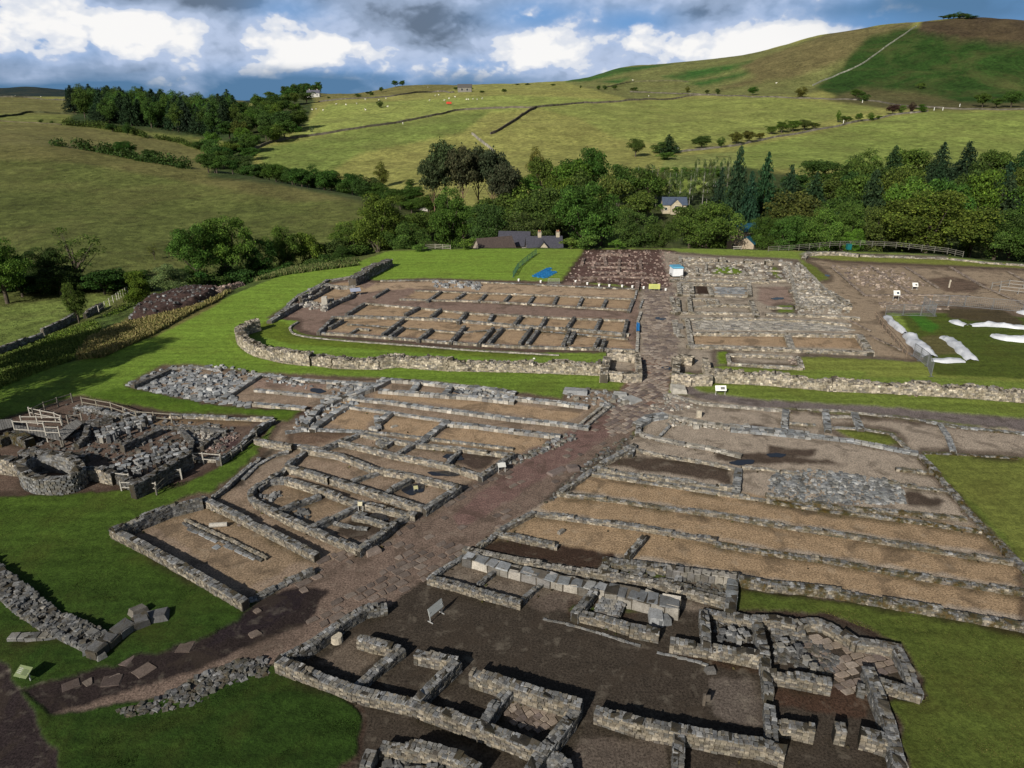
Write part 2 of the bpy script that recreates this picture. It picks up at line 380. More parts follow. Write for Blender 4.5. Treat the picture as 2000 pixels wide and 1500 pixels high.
M_ROOF = plain('roof_slates', .6, .4, .3, 2.5); M_RENDER = plain('house_stone', .9, .2, .25, 2.0); M_PAINT = plain('painted_board', .5, .4, .05); M_BARK = plain('bark', .95, .1, .3, 3)
M_GLASS = plain('window_glass', .1, .6, .05)
def water_mat():
    m, t, b = material('puddle_water', .04, .6); b.inputs['Base Color'].default_value = (.02, .022, .028, 1); return m
M_WATER = water_mat()
def leaf_mat():
    m, t, b = material('foliage', .75, .15); k = NT(t); a = k.attr()
    oi = k.n('ShaderNodeObjectInfo')
    c = k.mix(1.0, a.outputs['Color'], oi.outputs['Color'], 'MULTIPLY')
    tr = k.n('ShaderNodeBsdfTranslucent'); k.l(k.scale(c, 1.1), tr.inputs[0]); k.l(c, b.inputs['Base Color'])
    mx = k.n('ShaderNodeMixShader'); mx.inputs[0].default_value = .22; k.l(b.outputs[0], mx.inputs[1]); k.l(tr.outputs[0], mx.inputs[2])
    out = [q for q in t.nodes if q.type == 'OUTPUT_MATERIAL'][0]; k.l(mx.outputs[0], out.inputs[0])
    return m
M_LEAF = leaf_mat()

# ------------------------------------------------------------------ ground sheet, split by what it is
th = np.concatenate([np.linspace(-math.pi, -0.82, 36)[:-1], np.linspace(-0.82, 0.82, 861), np.linspace(0.82, math.pi, 36)[1:]])
rr = np.concatenate([[0.5, 6, 12, 18, 22, 25], 27*np.exp(np.arange(0, 655)*.0033), 27*math.exp(655*.0033)*np.exp(np.arange(0, 330)*.0107)])
A, RRg = np.meshgrid(th, rr, indexing='ij'); X = np.sin(A)*RRg; Y = np.cos(A)*RRg
Z = hz(X, Y)
jx = X + (fbm(X/1.1, Y/1.1, 31, 3)-.5)*.9; jy = Y + (fbm(X/1.1, Y/1.1, 37, 3)-.5)*.9
PX, PY = topx(jx, jy, Z)
beh = (Y*CP+(H-Z)*SP) < 8
PX[beh] = -9e5; PY[beh] = 3000
edge = np.interp(np.clip(A, -1, 1), THT, kr[:, 0])
LAWN, GRAV, ROAD, PATH, FIELD = range(5)
cls = np.where(RRg > edge-1.0, FIELD, LAWN)
C = np.zeros(X.shape+(3,))
# turf: the same mown grass, deeper green nearby, with the view's dim lower corners painted in
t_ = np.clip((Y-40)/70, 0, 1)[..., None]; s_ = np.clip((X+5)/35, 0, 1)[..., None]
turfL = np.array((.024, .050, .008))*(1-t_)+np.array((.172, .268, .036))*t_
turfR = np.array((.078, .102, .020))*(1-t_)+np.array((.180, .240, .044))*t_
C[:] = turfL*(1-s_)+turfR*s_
def paint(c, col, poly, mask=None):
    p = np.array(poly, float); x0, y0 = p.min(0); x1, y1 = p.max(0)
    bb = (PX >= x0) & (PX <= x1) & (PY >= y0) & (PY <= y1)
    if mask is not None: bb &= mask
    idx = np.where(bb); ins = inpoly(PX[idx], PY[idx], p)
    i = (idx[0][ins], idx[1][ins])
    if c is not None: cls[i] = c
    if col is not None: C[i] = col
    return i
# --- pasture colours
far = cls == FIELD
hcol = np.zeros(3)
C[far] = (.275, .275, .080)
def fp(col, poly):
    a_ = sum(col)/3; paint(None, (lambda c3: (c3[0]*1.03, c3[1]*1.04, c3[2]))(tuple((q*.87+a_*.13)*1.06 for q in col)), poly, far)
fp((.104, .124, .026), [(-900, 700), (-900, 282), (0, 282), (100, 284), (250, 308), (400, 334), (550, 363), (700, 390), (840, 425), (850, 540), (300, 700)])
fp((.135, .130, .036), [(-900, 330), (-900, 270), (0, 276), (100, 284), (250, 308), (400, 334), (550, 363), (700, 390), (560, 392), (350, 352), (150, 318), (0, 312)])
fp((.170, .160, .048), [(-900, 284), (-900, 228), (0, 236), (75, 240), (200, 252), (330, 275), (460, 310), (450, 340), (400, 334), (250, 308), (100, 284)])
fp((.190, .210, .045), [(-900, 236), (-900, 222), (50, 222), (200, 225), (300, 250), (400, 275), (420, 300), (330, 275), (200, 252), (75, 240)])
fp((.165, .160, .045), [(-900, 224), (-900, 188), (0, 188), (170, 200), (300, 230), (190, 226), (50, 222)])
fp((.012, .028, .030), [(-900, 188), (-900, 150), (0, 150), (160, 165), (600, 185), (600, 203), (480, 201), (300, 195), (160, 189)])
fp((.10, .105, .03), [(290, 190), (480, 196), (470, 203), (300, 200)])
fp((.04, .07, .02), [(130, 240), (160, 200), (300, 205), (470, 235), (470, 285), (420, 275), (330, 262)])  # plantation floor: green darkened for tree shade
fp((.05, .075, .02), [(400, 345), (470, 280), (440, 240), (500, 200), (620, 180), (600, 240), (560, 262), (490, 292), (500, 340), (700, 370), (830, 410), (820, 440), (700, 392), (550, 362)])  # gully floor with the trees' shade painted into its green
fp((.175, .160, .045), [(600, 180), (780, 165), (900, 165), (870, 180), (700, 190), (620, 202)])
fp((.245, .285, .055), [(640, 205), (1000, 185), (1230, 196), (1050, 211), (850, 226), (650, 262), (560, 272), (600, 240)])
fp((.170, .220, .040), [(500, 292), (650, 262), (850, 228), (960, 215), (900, 260), (700, 300), (640, 340), (520, 330)])
fp((.220, .250, .050), [(1050, 212), (1230, 198), (1500, 188), (1720, 210), (1500, 262), (1330, 290), (1200, 270), (1130, 230)])
fp((.200, .250, .045), [(1440, 290), (1725, 232), (1812, 218), (2300, 214), (2300, 330), (1900, 330), (1440, 330)])
fp((.150, .160, .045), [(1100, 160), (1200, 132), (1350, 118), (1500, 98), (1640, 60), (1700, 150), (1560, 188), (1350, 186), (1230, 194)])
fp((.135, .115, .042), [(1440, 128), (1620, 66), (1680, 55), (1790, 42), (1720, 95), (1640, 120), (1560, 150), (1380, 180), (1480, 150)])
for q in ([(1290, 150), (1360, 135), (1475, 118), (1420, 140), (1340, 158)], [(1340, 162), (1400, 152), (1470, 135), (1450, 150), (1370, 168)], [(1100, 160), (1200, 133), (1320, 124), (1240, 138), (1150, 158)], [(1160, 160), (1240, 150), (1210, 162)]):
    fp((.035, .105, .016), q)
fp((.022, .056, .008), [(1590, 172), (1650, 128), (1655, 112), (1700, 70), (1790, 50), (1900, 40), (2300, 50), (2300, 205), (1900, 205), (1720, 198), (1640, 190)])
fp((.062, .044, .024), [(1790, 62), (1800, 42), (1900, 33), (2300, 45), (2300, 90), (2000, 92), (1860, 76)])
fp((.075, .10, .022), [(1930, 165), (2300, 155), (2300, 178), (1960, 176)])
fp((.09, .085, .03), [(1610, 196), (1680, 172), (1780, 178), (1880, 200), (2300, 205), (2300, 213), (1810, 215), (1730, 212)])
fp((.05, .07, .02), [(820, 490), (820, 420), (1290, 345), (1420, 320), (1560, 345), (1900, 320), (2300, 330), (2300, 560), (1560, 490)])  # ground under the belt, tree shadow put into the colour
fp((.21, .27, .04), [(1270, 375), (1280, 344), (1385, 340), (1390, 368), (1330, 380)])
fp((.22, .25, .06), [(1290, 332), (1300, 306), (1440, 296), (1440, 325)])
fp((.15, .20, .035), [(-900, 720), (-900, 590), (0, 598), (130, 582), (260, 565), (190, 612), (90, 648), (0, 678)])
fp((.15, .21, .03), [(1180, 490), (1200, 420), (1230, 420), (1240, 490)])
# foot of the mown bank
fp((.075, .115, .022), [(-900, 850), (-900, 745), (0, 692), (190, 620), (300, 570), (420, 545), (560, 525), (700, 505), (760, 489), (560, 540), (420, 600), (160, 700), (0, 760)])
paint(None, (.16, .145, .05), [(150, 702), (190, 655), (250, 620), (300, 622), (420, 590), (460, 560), (420, 600), (300, 660)])
# --- bare ground of the dig
TAN = (.34, .240, .150); TANF = (.37, .27, .18); GREY = (.31, .26, .205); DK = (.050, .040, .031); SOIL = (.045, .028, .020); PINK = (.215, .150, .120)
def g(col, poly, c=GRAV): paint(c, col, poly)
g(PINK, [(735, 548), (830, 543), (1000, 548), (1100, 550), (1240, 562), (1260, 580), (1258, 700), (1190, 690), (1060, 690), (925, 684), (800, 674), (650, 663), (600, 655), (567, 642), (580, 628), (532, 622), (520, 622), (580, 585), (600, 575), (640, 552), (690, 540)])
g(TANF, [(740, 550), (1000, 552), (1240, 565), (1245, 583), (1000, 573), (800, 563), (700, 572)])
for q in ([(815, 568), (1235, 585), (1228, 603), (1000, 588), (790, 582)], [(718, 592), (830, 602), (1000, 616), (1225, 624), (1220, 650), (1000, 634), (860, 622), (690, 615)], [(655, 618), (860, 628), (1000, 637), (1220, 655), (1236, 680), (1000, 672), (830, 660), (630, 645)], [(640, 555), (690, 550), (720, 570), (690, 575), (630, 590), (590, 600)]):
    g(TAN, q)
g((.105, .062, .052), [(1140, 487), (1290, 487), (1322, 490), (1322, 560), (1300, 572), (1245, 563), (1200, 556), (1096, 550)])
g(GREY, [(1290, 490), (1400, 498), (1560, 506), (1590, 540), (1700, 600), (1830, 700), (1810, 716), (1560, 716), (1400, 716), (1250, 716), (1250, 560), (1310, 560)])
g((.28, .215, .15), [(1560, 497), (1600, 505), (2300, 535), (2300, 640), (1840, 612), (1730, 612), (1830, 702), (1805, 712), (1690, 690), (1640, 600), (1600, 545)])
g((.20, .150, .105), [(1600, 505), (2300, 530), (2300, 548), (1900, 530), (1620, 516)])
g((.13, .09, .065), [(1810, 545), (1860, 540), (1930, 555), (1900, 572), (1850, 570)])
g(TAN, [(1352, 650), (1500, 650), (1680, 655), (1696, 682), (1500, 676), (1352, 672)])
g((.25, .18, .145), [(1482, 560), (1540, 560), (1550, 590), (1500, 598), (1480, 585)])
g(SOIL, [(1358, 558), (1385, 560), (1392, 575), (1360, 574)])
def lawn(poly, col=None): paint(LAWN, col, poly)
GL = (.135, .20, .024)
lawn([(510, 632), (532, 625), (560, 630), (570, 645), (600, 656), (700, 667), (900, 684), (1090, 694), (1000, 700), (870, 694), (700, 682), (560, 672), (505, 656)], (.120, .165, .020))
lawn([(1392, 535), (1400, 522), (1440, 522), (1462, 535)], GL); lawn([(1517, 597), (1548, 597), (1548, 610), (1520, 610)], GL)
lawn([(1400, 688), (1422, 688), (1424, 712), (1402, 712)], GL)
lawn([(1566, 697), (1700, 702), (1810, 710), (2300, 742), (2300, 765), (2000, 748), (1820, 738), (1687, 738), (1690, 727), (1560, 722)], (.185, .215, .045))
lawn([(1760, 616), (1850, 612), (2300, 636), (2300, 750), (1830, 735), (1800, 700)], (.070, .095, .016))
g((.07, .055, .03), [(1840, 602), (1960, 606), (2000, 632), (1990, 640), (1855, 622)], LAWN)
lawn([(1775, 614), (1800, 614), (1835, 640), (1820, 652), (1800, 645)], (.05, .14, .015))
g((.11, .10, .04), [(1795, 660), (1835, 655), (1880, 690), (1820, 695)], LAWN)
g((.30, .27, .20), [(1583, 492), (1850, 500), (1850, 506), (1583, 500)])
lawn([(1585, 498), (1850, 508), (2300, 530), (2300, 536), (1850, 518), (1625, 508)], (.17, .19, .04))
lawn([(1560, 515), (1583, 515), (1620, 545), (1598, 550)], (.13, .16, .03)); lawn([(1500, 530), (1515, 520), (1525, 545)], (.13, .17, .03))
# vicus, left of the street
V = (.255, .190, .138)
g(V, [(245, 752), (320, 712), (380, 712), (500, 727), (740, 738), (880, 748), (1000, 764), (1098, 779), (1104, 758), (1218, 764), (1238, 740), (1256, 715), (1300, 720), (1290, 800), (1130, 850), (1000, 920), (760, 1060), (610, 1120), (476, 1182), (217, 1034), (387, 962), (412, 964), (500, 890), (540, 830), (480, 815), (340, 808), (300, 790)])
for q, c_ in (([(500, 732), (640, 745), (630, 765), (500, 757)], (.27, .19, .15)), ([(630, 785), (680, 780), (735, 800), (727, 820), (705, 850), (635, 822)], TAN), ([(745, 812), (860, 820), (865, 845), (800, 860), (735, 835)], TAN), ([(740, 762), (1140, 805), (1110, 822), (930, 800), (730, 775)], TAN),
             ([(880, 828), (1105, 852), (1010, 885), (850, 865)], TAN), ([(505, 787), (620, 795), (600, 815), (500, 800)], (.09, .055, .04)), ([(570, 835), (650, 840), (690, 848), (620, 870), (560, 862)], (.15, .10, .07)), ([(455, 965), (540, 870), (590, 876), (545, 920), (500, 940)], (.26, .20, .15)),
             ([(300, 1025), (400, 985), (610, 1080), (480, 1150)], (.24, .175, .115)), ([(900, 880), (980, 890), (940, 920), (880, 900)], (.07, .05, .04)), ([(700, 1000), (790, 1000), (720, 1060), (650, 1040)], (.06, .045, .035)), ([(560, 940), (690, 985), (600, 1020), (510, 980)], (.22, .16, .105))):
    g(c_, q)
lawn([(160, 772), (240, 757), (320, 772), (400, 790), (500, 800), (586, 800), (560, 824), (480, 812), (340, 805), (200, 782)], (.075, .130, .014))
g((.115, .080, .062), [(-60, 840), (60, 800), (150, 772), (340, 806), (540, 813), (520, 850), (440, 905), (350, 952), (240, 958), (150, 966), (-60, 972)])
g((.19, .13, .08), [(280, 812), (500, 818), (490, 832), (280, 830)]); g((.075, .045, .045), [(400, 850), (460, 848), (470, 875), (400, 875)])
g((.055, .045, .035), [(500, 868), (535, 868), (500, 900), (430, 965), (470, 950), (555, 862)])
# right of the street
g((.315, .260, .205), [(1310, 768), (1500, 797), (1700, 812), (2000, 842), (2300, 870), (2300, 920), (1992, 895), (1800, 884), (1860, 960), (2005, 1115), (2005, 1240), (1860, 1205), (1450, 1150), (1300, 1120), (905, 1075), (1000, 1000), (1100, 940), (1240, 850)])
for q in ([(1100, 955), (1170, 920), (1500, 970), (1900, 1030), (1970, 1085), (1500, 1014)], [(1010, 1012), (1045, 1000), (1400, 1055), (1500, 1075), (2000, 1155), (2005, 1205), (1870, 1185), (1440, 1120), (1230, 1085), (950, 1060)], [(1096, 965), (1420, 1005), (1990, 1100), (2000, 1145), (1500, 1068), (1050, 992)]):
    g((.300, .212, .130), q)
for q in ([(1190, 890), (1420, 905), (1430, 945), (1180, 908)], [(1395, 880), (1500, 885), (1660, 905), (1500, 905), (1400, 900)], [(1767, 955), (1840, 975), (1830, 990), (1770, 985)], [(1500, 870), (1600, 880), (1590, 892), (1500, 890)], [(1460, 830), (1500, 832), (1500, 850), (1470, 850)]):
    g((.075, .055, .042), q)
lawn([(1630, 833), (1700, 839), (1750, 846), (1757, 870), (1700, 868), (1652, 852)], (.13, .155, .03))
lawn([(1804, 884), (1985, 893), (2300, 930), (2300, 1300), (2005, 1110), (1930, 1010), (1870, 960), (1840, 925)], (.140, .160, .035))
# foreground courtyard
g(SOIL, [(905, 1068), (1000, 1055), (1200, 1080), (1200, 1130), (1090, 1130), (940, 1105)]); g(GREY, [(1184, 686), (1256, 686), (1256, 728), (1180, 728)]); g(GREY, [(1312, 686), (1396, 692), (1396, 732), (1312, 728)])
g((.155, .125, .098), [(842, 1125), (905, 1075), (1300, 1130), (1440, 1120), (1440, 1190), (1380, 1200), (1020, 1175)])
g(DK, [(540, 1292), (640, 1240), (750, 1175), (842, 1125), (1020, 1175), (1130, 1195), (1380, 1190), (1620, 1196), (1765, 1258), (1825, 1372), (1742, 1372), (1800, 1560), (600, 1560), (700, 1470), (712, 1400), (640, 1345)])
g((.125, .098, .075), [(620, 1290), (700, 1240), (760, 1270), (700, 1320)]); g((.105, .082, .066), [(1020, 1165), (1130, 1155), (1110, 1195), (1040, 1190)]); g((.11, .085, .07), [(980, 1360), (1100, 1380), (1060, 1430), (1000, 1410)])
g((.11, .09, .075), [(1380, 1320), (1490, 1330), (1500, 1420), (1400, 1400)]); g((.10, .08, .065), [(1130, 1440), (1310, 1440), (1310, 1560), (1090, 1560)]); g((.055, .032, .022), [(1320, 1250), (1480, 1282), (1490, 1320), (1300, 1280)]); g((.06, .035, .024), [(1520, 1330), (1700, 1340), (1690, 1400), (1520, 1380)])
# street
road = [(1256, 690), (1310, 690), (1313, 745), (1298, 790), (1235, 850), (1090, 960), (900, 1082), (760, 1182), (560, 1285), (400, 1352), (110, 1396), (40, 1345), (300, 1275), (425, 1240), (490, 1188), (610, 1110), (770, 1035), (1000, 895), (1140, 825), (1215, 760)]
g((.165, .120, .095), road, ROAD)
g((.200, .128, .098), [(1250, 700), (1310, 700), (1300, 770), (1240, 840), (1210, 765)], ROAD)
g((.165, .104, .090), [(1180, 800), (1215, 800), (1195, 850), (1130, 890), (1000, 975), (900, 1030), (880, 1010), (1000, 915), (1090, 860)], ROAD)
g((.026, .019, .018), [(640, 1150), (600, 1215), (470, 1270), (400, 1300), (100, 1396), (40, 1345), (300, 1275), (425, 1240), (490, 1188), (560, 1150)], ROAD)
g((.022, .016, .018), [(520, 1160), (600, 1155), (590, 1185), (500, 1235), (400, 1262), (430, 1235)], ROAD)
g((.21, .165, .135), [(1258, 560), (1325, 560), (1322, 700), (1258, 700)], ROAD)
g((.085, .068, .055), [(1235, 850), (1220, 875), (1110, 965), (1050, 985), (1090, 950)])
# modern paths
g((.15, .125, .118), [(1320, 742), (1345, 748), (1370, 766), (1500, 782), (1700, 793), (2000, 818), (2300, 845), (2300, 885), (2000, 842), (1800, 818), (1600, 802), (1500, 797), (1380, 782), (1330, 768)], PATH)
g((.030, .022, .022), [(0, 1292), (60, 1380), (130, 1510), (-300, 1600), (-400, 1250), (-60, 1262)], PATH)
g((.22, .21, .19), [(1580, 490), (1600, 500), (1560, 497)], PATH)
def blur(M, k):
    c = np.cumsum(np.pad(M, ((k+1, k), (0, 0)), mode='edge'), 0); M = (c[2*k+1:]-c[:-2*k-1])/(2*k+1)
    c = np.cumsum(np.pad(M, ((0, 0), (k+1, k)), mode='edge'), 1); return (c[:, 2*k+1:]-c[:, :-2*k-1])/(2*k+1)
WSEG = []
def finish_ground():
    global C, Z, X, Y, cls
    # damp, mossy margins along the foot of the walls
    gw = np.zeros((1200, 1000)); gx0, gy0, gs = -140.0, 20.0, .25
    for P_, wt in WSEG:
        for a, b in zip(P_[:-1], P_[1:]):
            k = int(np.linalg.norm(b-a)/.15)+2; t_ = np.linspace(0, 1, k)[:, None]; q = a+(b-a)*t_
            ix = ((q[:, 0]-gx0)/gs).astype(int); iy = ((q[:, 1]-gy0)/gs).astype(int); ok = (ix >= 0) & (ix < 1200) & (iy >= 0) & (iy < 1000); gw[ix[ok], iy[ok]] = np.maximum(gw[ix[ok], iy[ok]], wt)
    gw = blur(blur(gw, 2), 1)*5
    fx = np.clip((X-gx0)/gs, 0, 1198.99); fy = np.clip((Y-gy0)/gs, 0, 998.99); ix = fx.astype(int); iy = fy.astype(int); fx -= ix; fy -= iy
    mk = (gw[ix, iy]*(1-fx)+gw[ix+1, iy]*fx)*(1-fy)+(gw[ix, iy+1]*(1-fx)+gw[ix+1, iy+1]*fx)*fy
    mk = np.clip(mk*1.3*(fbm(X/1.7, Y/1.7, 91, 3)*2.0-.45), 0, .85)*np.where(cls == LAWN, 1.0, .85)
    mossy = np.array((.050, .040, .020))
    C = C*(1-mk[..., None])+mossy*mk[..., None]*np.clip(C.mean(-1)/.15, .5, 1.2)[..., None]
    lm = (cls == LAWN).astype(float); b1_ = blur(lm, 5)
    rim = (cls == GRAV) & (b1_ > .06)
    C[rim] = C[rim]*.35+np.array(SOIL)*.65
    for ch in range(3): C[..., ch] = blur(C[..., ch], 1)
    # relief: turf stands a little proud of the stripped ground
    site = RRg < edge
    Z += np.where(site, (fbm(X/1.3, Y/1.3, 51, 3)-.5)*np.where(cls == LAWN, .10, .03), 0)
    Z += np.where(site, blur(lm, 1)*.10, .0)
    Z += np.where(~site & (RRg < 230), (fbm(X/2.2, Y/2.2, 53, 3)-.5)*.5, 0)
    nT, nRr = X.shape
    idx = np.arange(nT*nRr).reshape(nT, nRr)
    Q = np.stack([idx[:-1, :-1], idx[1:, :-1], idx[1:, 1:], idx[:-1, 1:]], -1).reshape(-1, 4)[:, ::-1]
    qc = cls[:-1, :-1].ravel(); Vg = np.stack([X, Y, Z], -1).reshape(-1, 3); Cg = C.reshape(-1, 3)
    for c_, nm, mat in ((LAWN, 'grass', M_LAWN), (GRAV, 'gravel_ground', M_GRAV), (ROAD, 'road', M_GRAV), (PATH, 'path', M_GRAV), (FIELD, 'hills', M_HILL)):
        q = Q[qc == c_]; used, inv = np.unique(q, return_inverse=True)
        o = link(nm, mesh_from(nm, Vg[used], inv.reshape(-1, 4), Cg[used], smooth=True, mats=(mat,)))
        tag(o, kind='structure')

# ------------------------------------------------------------------ stonework
PAL = {'grey': np.array([(.235, .24, .245), (.185, .19, .195), (.30, .30, .295), (.135, .138, .142), (.25, .235, .205), (.20, .195, .185)])*1.00,
       'warm': np.array([(.40, .35, .275), (.34, .30, .24), (.47, .42, .335), (.29, .26, .215), (.25, .24, .22), (.20, .18, .16)])*0.95,
       'pale': np.array([(.42, .39, .34), (.36, .34, .30), (.48, .45, .40), (.30, .28, .25), (.25, .24, .23)])*0.84,
       'blue': np.array([(.25, .265, .275), (.31, .32, .33), (.20, .21, .22), (.37, .37, .36), (.16, .165, .17)])*0.94,
       'red': np.array([(.21, .15, .13), (.28, .21, .18), (.17, .12, .105), (.33, .26, .22), (.14, .11, .10)]),
       'dark': np.array([(.11, .11, .112), (.15, .15, .15), (.20, .20, .20), (.08, .08, .08), (.13, .12, .105)]),
       'cream': np.array([(.46, .40, .31), (.39, .34, .27), (.52, .46, .37), (.31, .28, .23), (.22, .20, .18)])*0.94,
       'bed': np.array([(.150, .118, .098), (.175, .14, .118), (.135, .108, .092), (.19, .155, .13), (.115, .092, .08)]),
       'wet': np.array([(.10, .075, .065), (.13, .10, .085), (.085, .065, .058)]),
       'mortar': np.array([(.065, .058, .048), (.085, .075, .062), (.055, .05, .042)]),
       'slab': np.array([(.22, .175, .145), (.26, .21, .17), (.18, .145, .125), (.30, .25, .21), (.15, .12, .11)])}
def stones(mb, c, d, lwh, pal, moss=0.0, taper=.86, tilt=.0, jit=.06):
    """irregular blocks: centre of base c (N,3), heading d (N,), sizes (N,3)"""
    n = len(c)
    if n == 0: return
    sg = np.array([(-1, -1), (1, -1), (1, 1), (-1, 1)], float)
    V = np.zeros((n, 8, 3))
    ca, sa = np.cos(d)[:, None], np.sin(d)[:, None]
    for lay, (tz, tp) in enumerate(((0, 1), (1, taper))):
        lx = sg[None, :, 0]*lwh[:, 0:1]/2*tp*(1+R.normal(0, jit, (n, 4)))
        ly = sg[None, :, 1]*lwh[:, 1:2]/2*tp*(1+R.normal(0, jit, (n, 4)))
        V[:, lay*4:lay*4+4, 0] = c[:, 0:1]+lx*ca-ly*sa; V[:, lay*4:lay*4+4, 1] = c[:, 1:2]+lx*sa+ly*ca
        zz = c[:, 2:3]+lwh[:, 2:3]*tz*(1+R.normal(0, .10, (n, 4)))
        V[:, lay*4:lay*4+4, 2] = zz
    q = np.array([(4, 5, 6, 7), (0, 1, 5, 4), (1, 2, 6, 5), (2, 3, 7, 6), (3, 0, 4, 7)])
    Qs = (q[None]+(np.arange(n)*8)[:, None, None]).reshape(-1, 4)
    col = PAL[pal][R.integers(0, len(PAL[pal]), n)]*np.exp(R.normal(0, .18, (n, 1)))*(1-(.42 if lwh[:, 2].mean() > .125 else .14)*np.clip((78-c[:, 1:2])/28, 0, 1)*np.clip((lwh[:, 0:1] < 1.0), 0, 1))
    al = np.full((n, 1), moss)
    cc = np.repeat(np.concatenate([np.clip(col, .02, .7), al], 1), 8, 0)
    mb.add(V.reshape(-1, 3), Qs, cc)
def catmull(p, step=.8):
    p = np.array(p, float)
    if len(p) < 3: return p
    out = []
    q = np.vstack([2*p[0]-p[1], p, 2*p[-1]-p[-2]])
    for i in range(1, len(q)-2):
        n = max(2, int(np.linalg.norm(q[i+1]-q[i])/step))
        for t in np.linspace(0, 1, n, endpoint=False):
            out.append(.5*((2*q[i])+(-q[i-1]+q[i+1])*t+(2*q[i-1]-5*q[i]+4*q[i+1]-q[i+2])*t*t+(-q[i-1]+3*q[i]-3*q[i+1]+q[i+2])*t**3))
    out.append(q[-2]); return np.array(out)
SEED = [0]
def wall_mb(pts, w, h, pal='grey', face=None, moss=.25, ruin=.25, L=None, ch=None, z0=0.0, zf=None, hprof=None, mb=None, ext=True):
    """a rubble-core wall laid in courses along pts (world x, y)"""
    mb = mb or MB(); SEED[0] += 13; sd = SEED[0]
    pts = np.array(pts, float)
    if zf is None and w > .4: WSEG.append((pts, .35+.65*moss));
    dist = np.median(pts[:, 1])
    face = face or pal; w = w*((.72 if dist < 62 else .66) if L is None or L < .8 else .92); h = h*.88
    L = L*.80 if L else (.30 if dist < 62 else .32 if dist < 90 else .46)
    ch = ch*.85 if ch else (.17 if dist < 62 else .21 if dist < 90 else .27)
    n = max(1, int(round(h/ch))); ch = h/n
    seg = np.linalg.norm(np.diff(pts, axis=0), axis=1); cum = np.concatenate([[0], np.cumsum(seg)]); T = cum[-1]
    e = w/2*.9 if ext else 0
    def at(s):
        s = np.asarray(s, float); i = np.clip(np.searchsorted(cum, s, side='right')-1, 0, len(seg)-1)
        d = np.diff(pts, axis=0)[i]/seg[i][:, None]; p = pts[i]+d*(s-cum[i])[:, None]
        return p, d
    def hl(s):                              # surviving height, 0..1
        v = 1-ruin*np.clip(fbm(s/2.6+sd, s*0+sd, sd, 2)*1.9-.55, 0, 1)*1.25
        if hprof is not None: v = v*np.interp(s/T, np.linspace(0, 1, len(hprof)), hprof)
        return v
    def zb(p): return np.full(len(p), z0-.02) if zf is None else zf(p[:, 0], p[:, 1])-.05
    def cuts(l, rnd=.35):
        k = max(1, int(round((T+2*e)/l))); x = np.linspace(-e, T+e, k+1); x[1:-1] += R.uniform(-rnd, rnd, k-1)*l*.6 if k > 1 else 0
        return (x[:-1]+x[1:])/2, np.maximum(np.diff(x), .08)
    # core
    s, ln = cuts(max(.55, L)); p, d = at(s); hh = np.maximum(np.round(hl(s)*n), 1)*ch
    c = np.column_stack([p, zb(p)-.08]); stones(mb, c, np.arctan2(d[:, 1], d[:, 0]), np.column_stack([ln*1.04, np.full(len(s), w-.10), hh-.04+.08]), 'mortar', moss, taper=.98, jit=.01)
    # face courses
    dp = min(.30, w*.42)
    for k in range(n):
        for side in (-1, 1):
            s, ln = cuts(L*R.uniform(.85, 1.15)); hv = hl(s); ok = (k+.45 < hv*n)
            if k == n-1 and side == 0: continue
            s, ln = s[ok], ln[ok]
            if len(s) == 0: continue
            p, d = at(s); nrm = np.column_stack([-d[:, 1], d[:, 0]])
            off = side*(w/2-dp/2)+R.normal(0, .018, len(s))
            pp = p+nrm*off[:, None]
            c = np.column_stack([pp, zb(p)+k*ch])
            stones(mb, c, np.arctan2(d[:, 1], d[:, 0])+R.normal(0, .03, len(s)), np.column_stack([ln*.94, np.full(len(s), dp), ch*R.uniform(.88, 1.0, len(s))]), face, moss, taper=.96, jit=.03)
    # capping stones across the width
    if w > 1.25 and L < .7:
        m_ = int(T*w/(L*L*.55)); s = R.uniform(-e, T+e, m_); p, d = at(s); nrm = np.column_stack([-d[:, 1], d[:, 0]]); off = R.uniform(-.48, .48, m_)*w
        top = np.maximum(np.round(hl(s)*n), 1)*ch-.10+R.uniform(0, .08, m_); q_ = L*R.uniform(.5, 1.25, m_)
        stones(mb, np.column_stack([p+nrm*off[:, None], zb(p)+top]), R.uniform(0, 6.28, m_), np.column_stack([q_*1.2, q_*.85, R.uniform(.10, .20, m_)]), pal, moss, taper=.84, jit=.08)
        return mb
    na = max(1, int(round(w/(L*.95))))
    for a in range(na):
        s, ln = cuts(L*R.uniform(.8, 1.1), .45); p, d = at(s); nrm = np.column_stack([-d[:, 1], d[:, 0]])
        off = ((a+.5)/na-.5)*w+R.normal(0, .03, len(s)); pp = p+nrm*off[:, None]
        top = np.maximum(np.round(hl(s)*n), 1)*ch-.07
        c = np.column_stack([pp, zb(p)+top]); keep = R.random(len(s)) > .03
        stones(mb, c[keep], (np.arctan2(d[:, 1], d[:, 0])+R.normal(0, .10, len(s)))[keep], np.column_stack([ln*R.uniform(.82, .98, len(s)), np.full(len(s), w/na*.95), R.uniform(.07, .105, len(s))])[keep], pal, moss, taper=.95, jit=.05)
    return mb
def wpts(px, h, smooth=False):
    p = [G(x, y, h) for x, y in px]
    return catmull(p) if smooth else np.array(p)
def ruin(name, label, cat, walls, group=None, extra=None):
    """walls: (pixels along the wall top, width, height, options)"""
    allp = np.concatenate([wpts(q[0], q[2]) for q in walls])
    t = thing(name, label, cat, (float(allp[:, 0].mean()), float(allp[:, 1].mean()), 0.0), group)
    for q in walls:
        o = dict(q[3]) if len(q) > 3 else {}
        nm = o.pop('name', 'wall'); sm = o.pop('smooth', False); lab = o.pop('label', None)
        ob = wall_mb(wpts(q[0], q[2], sm), q[1], q[2], **o).build(nm, M_STONE, t)
        if lab: ob['label'] = lab
    return t
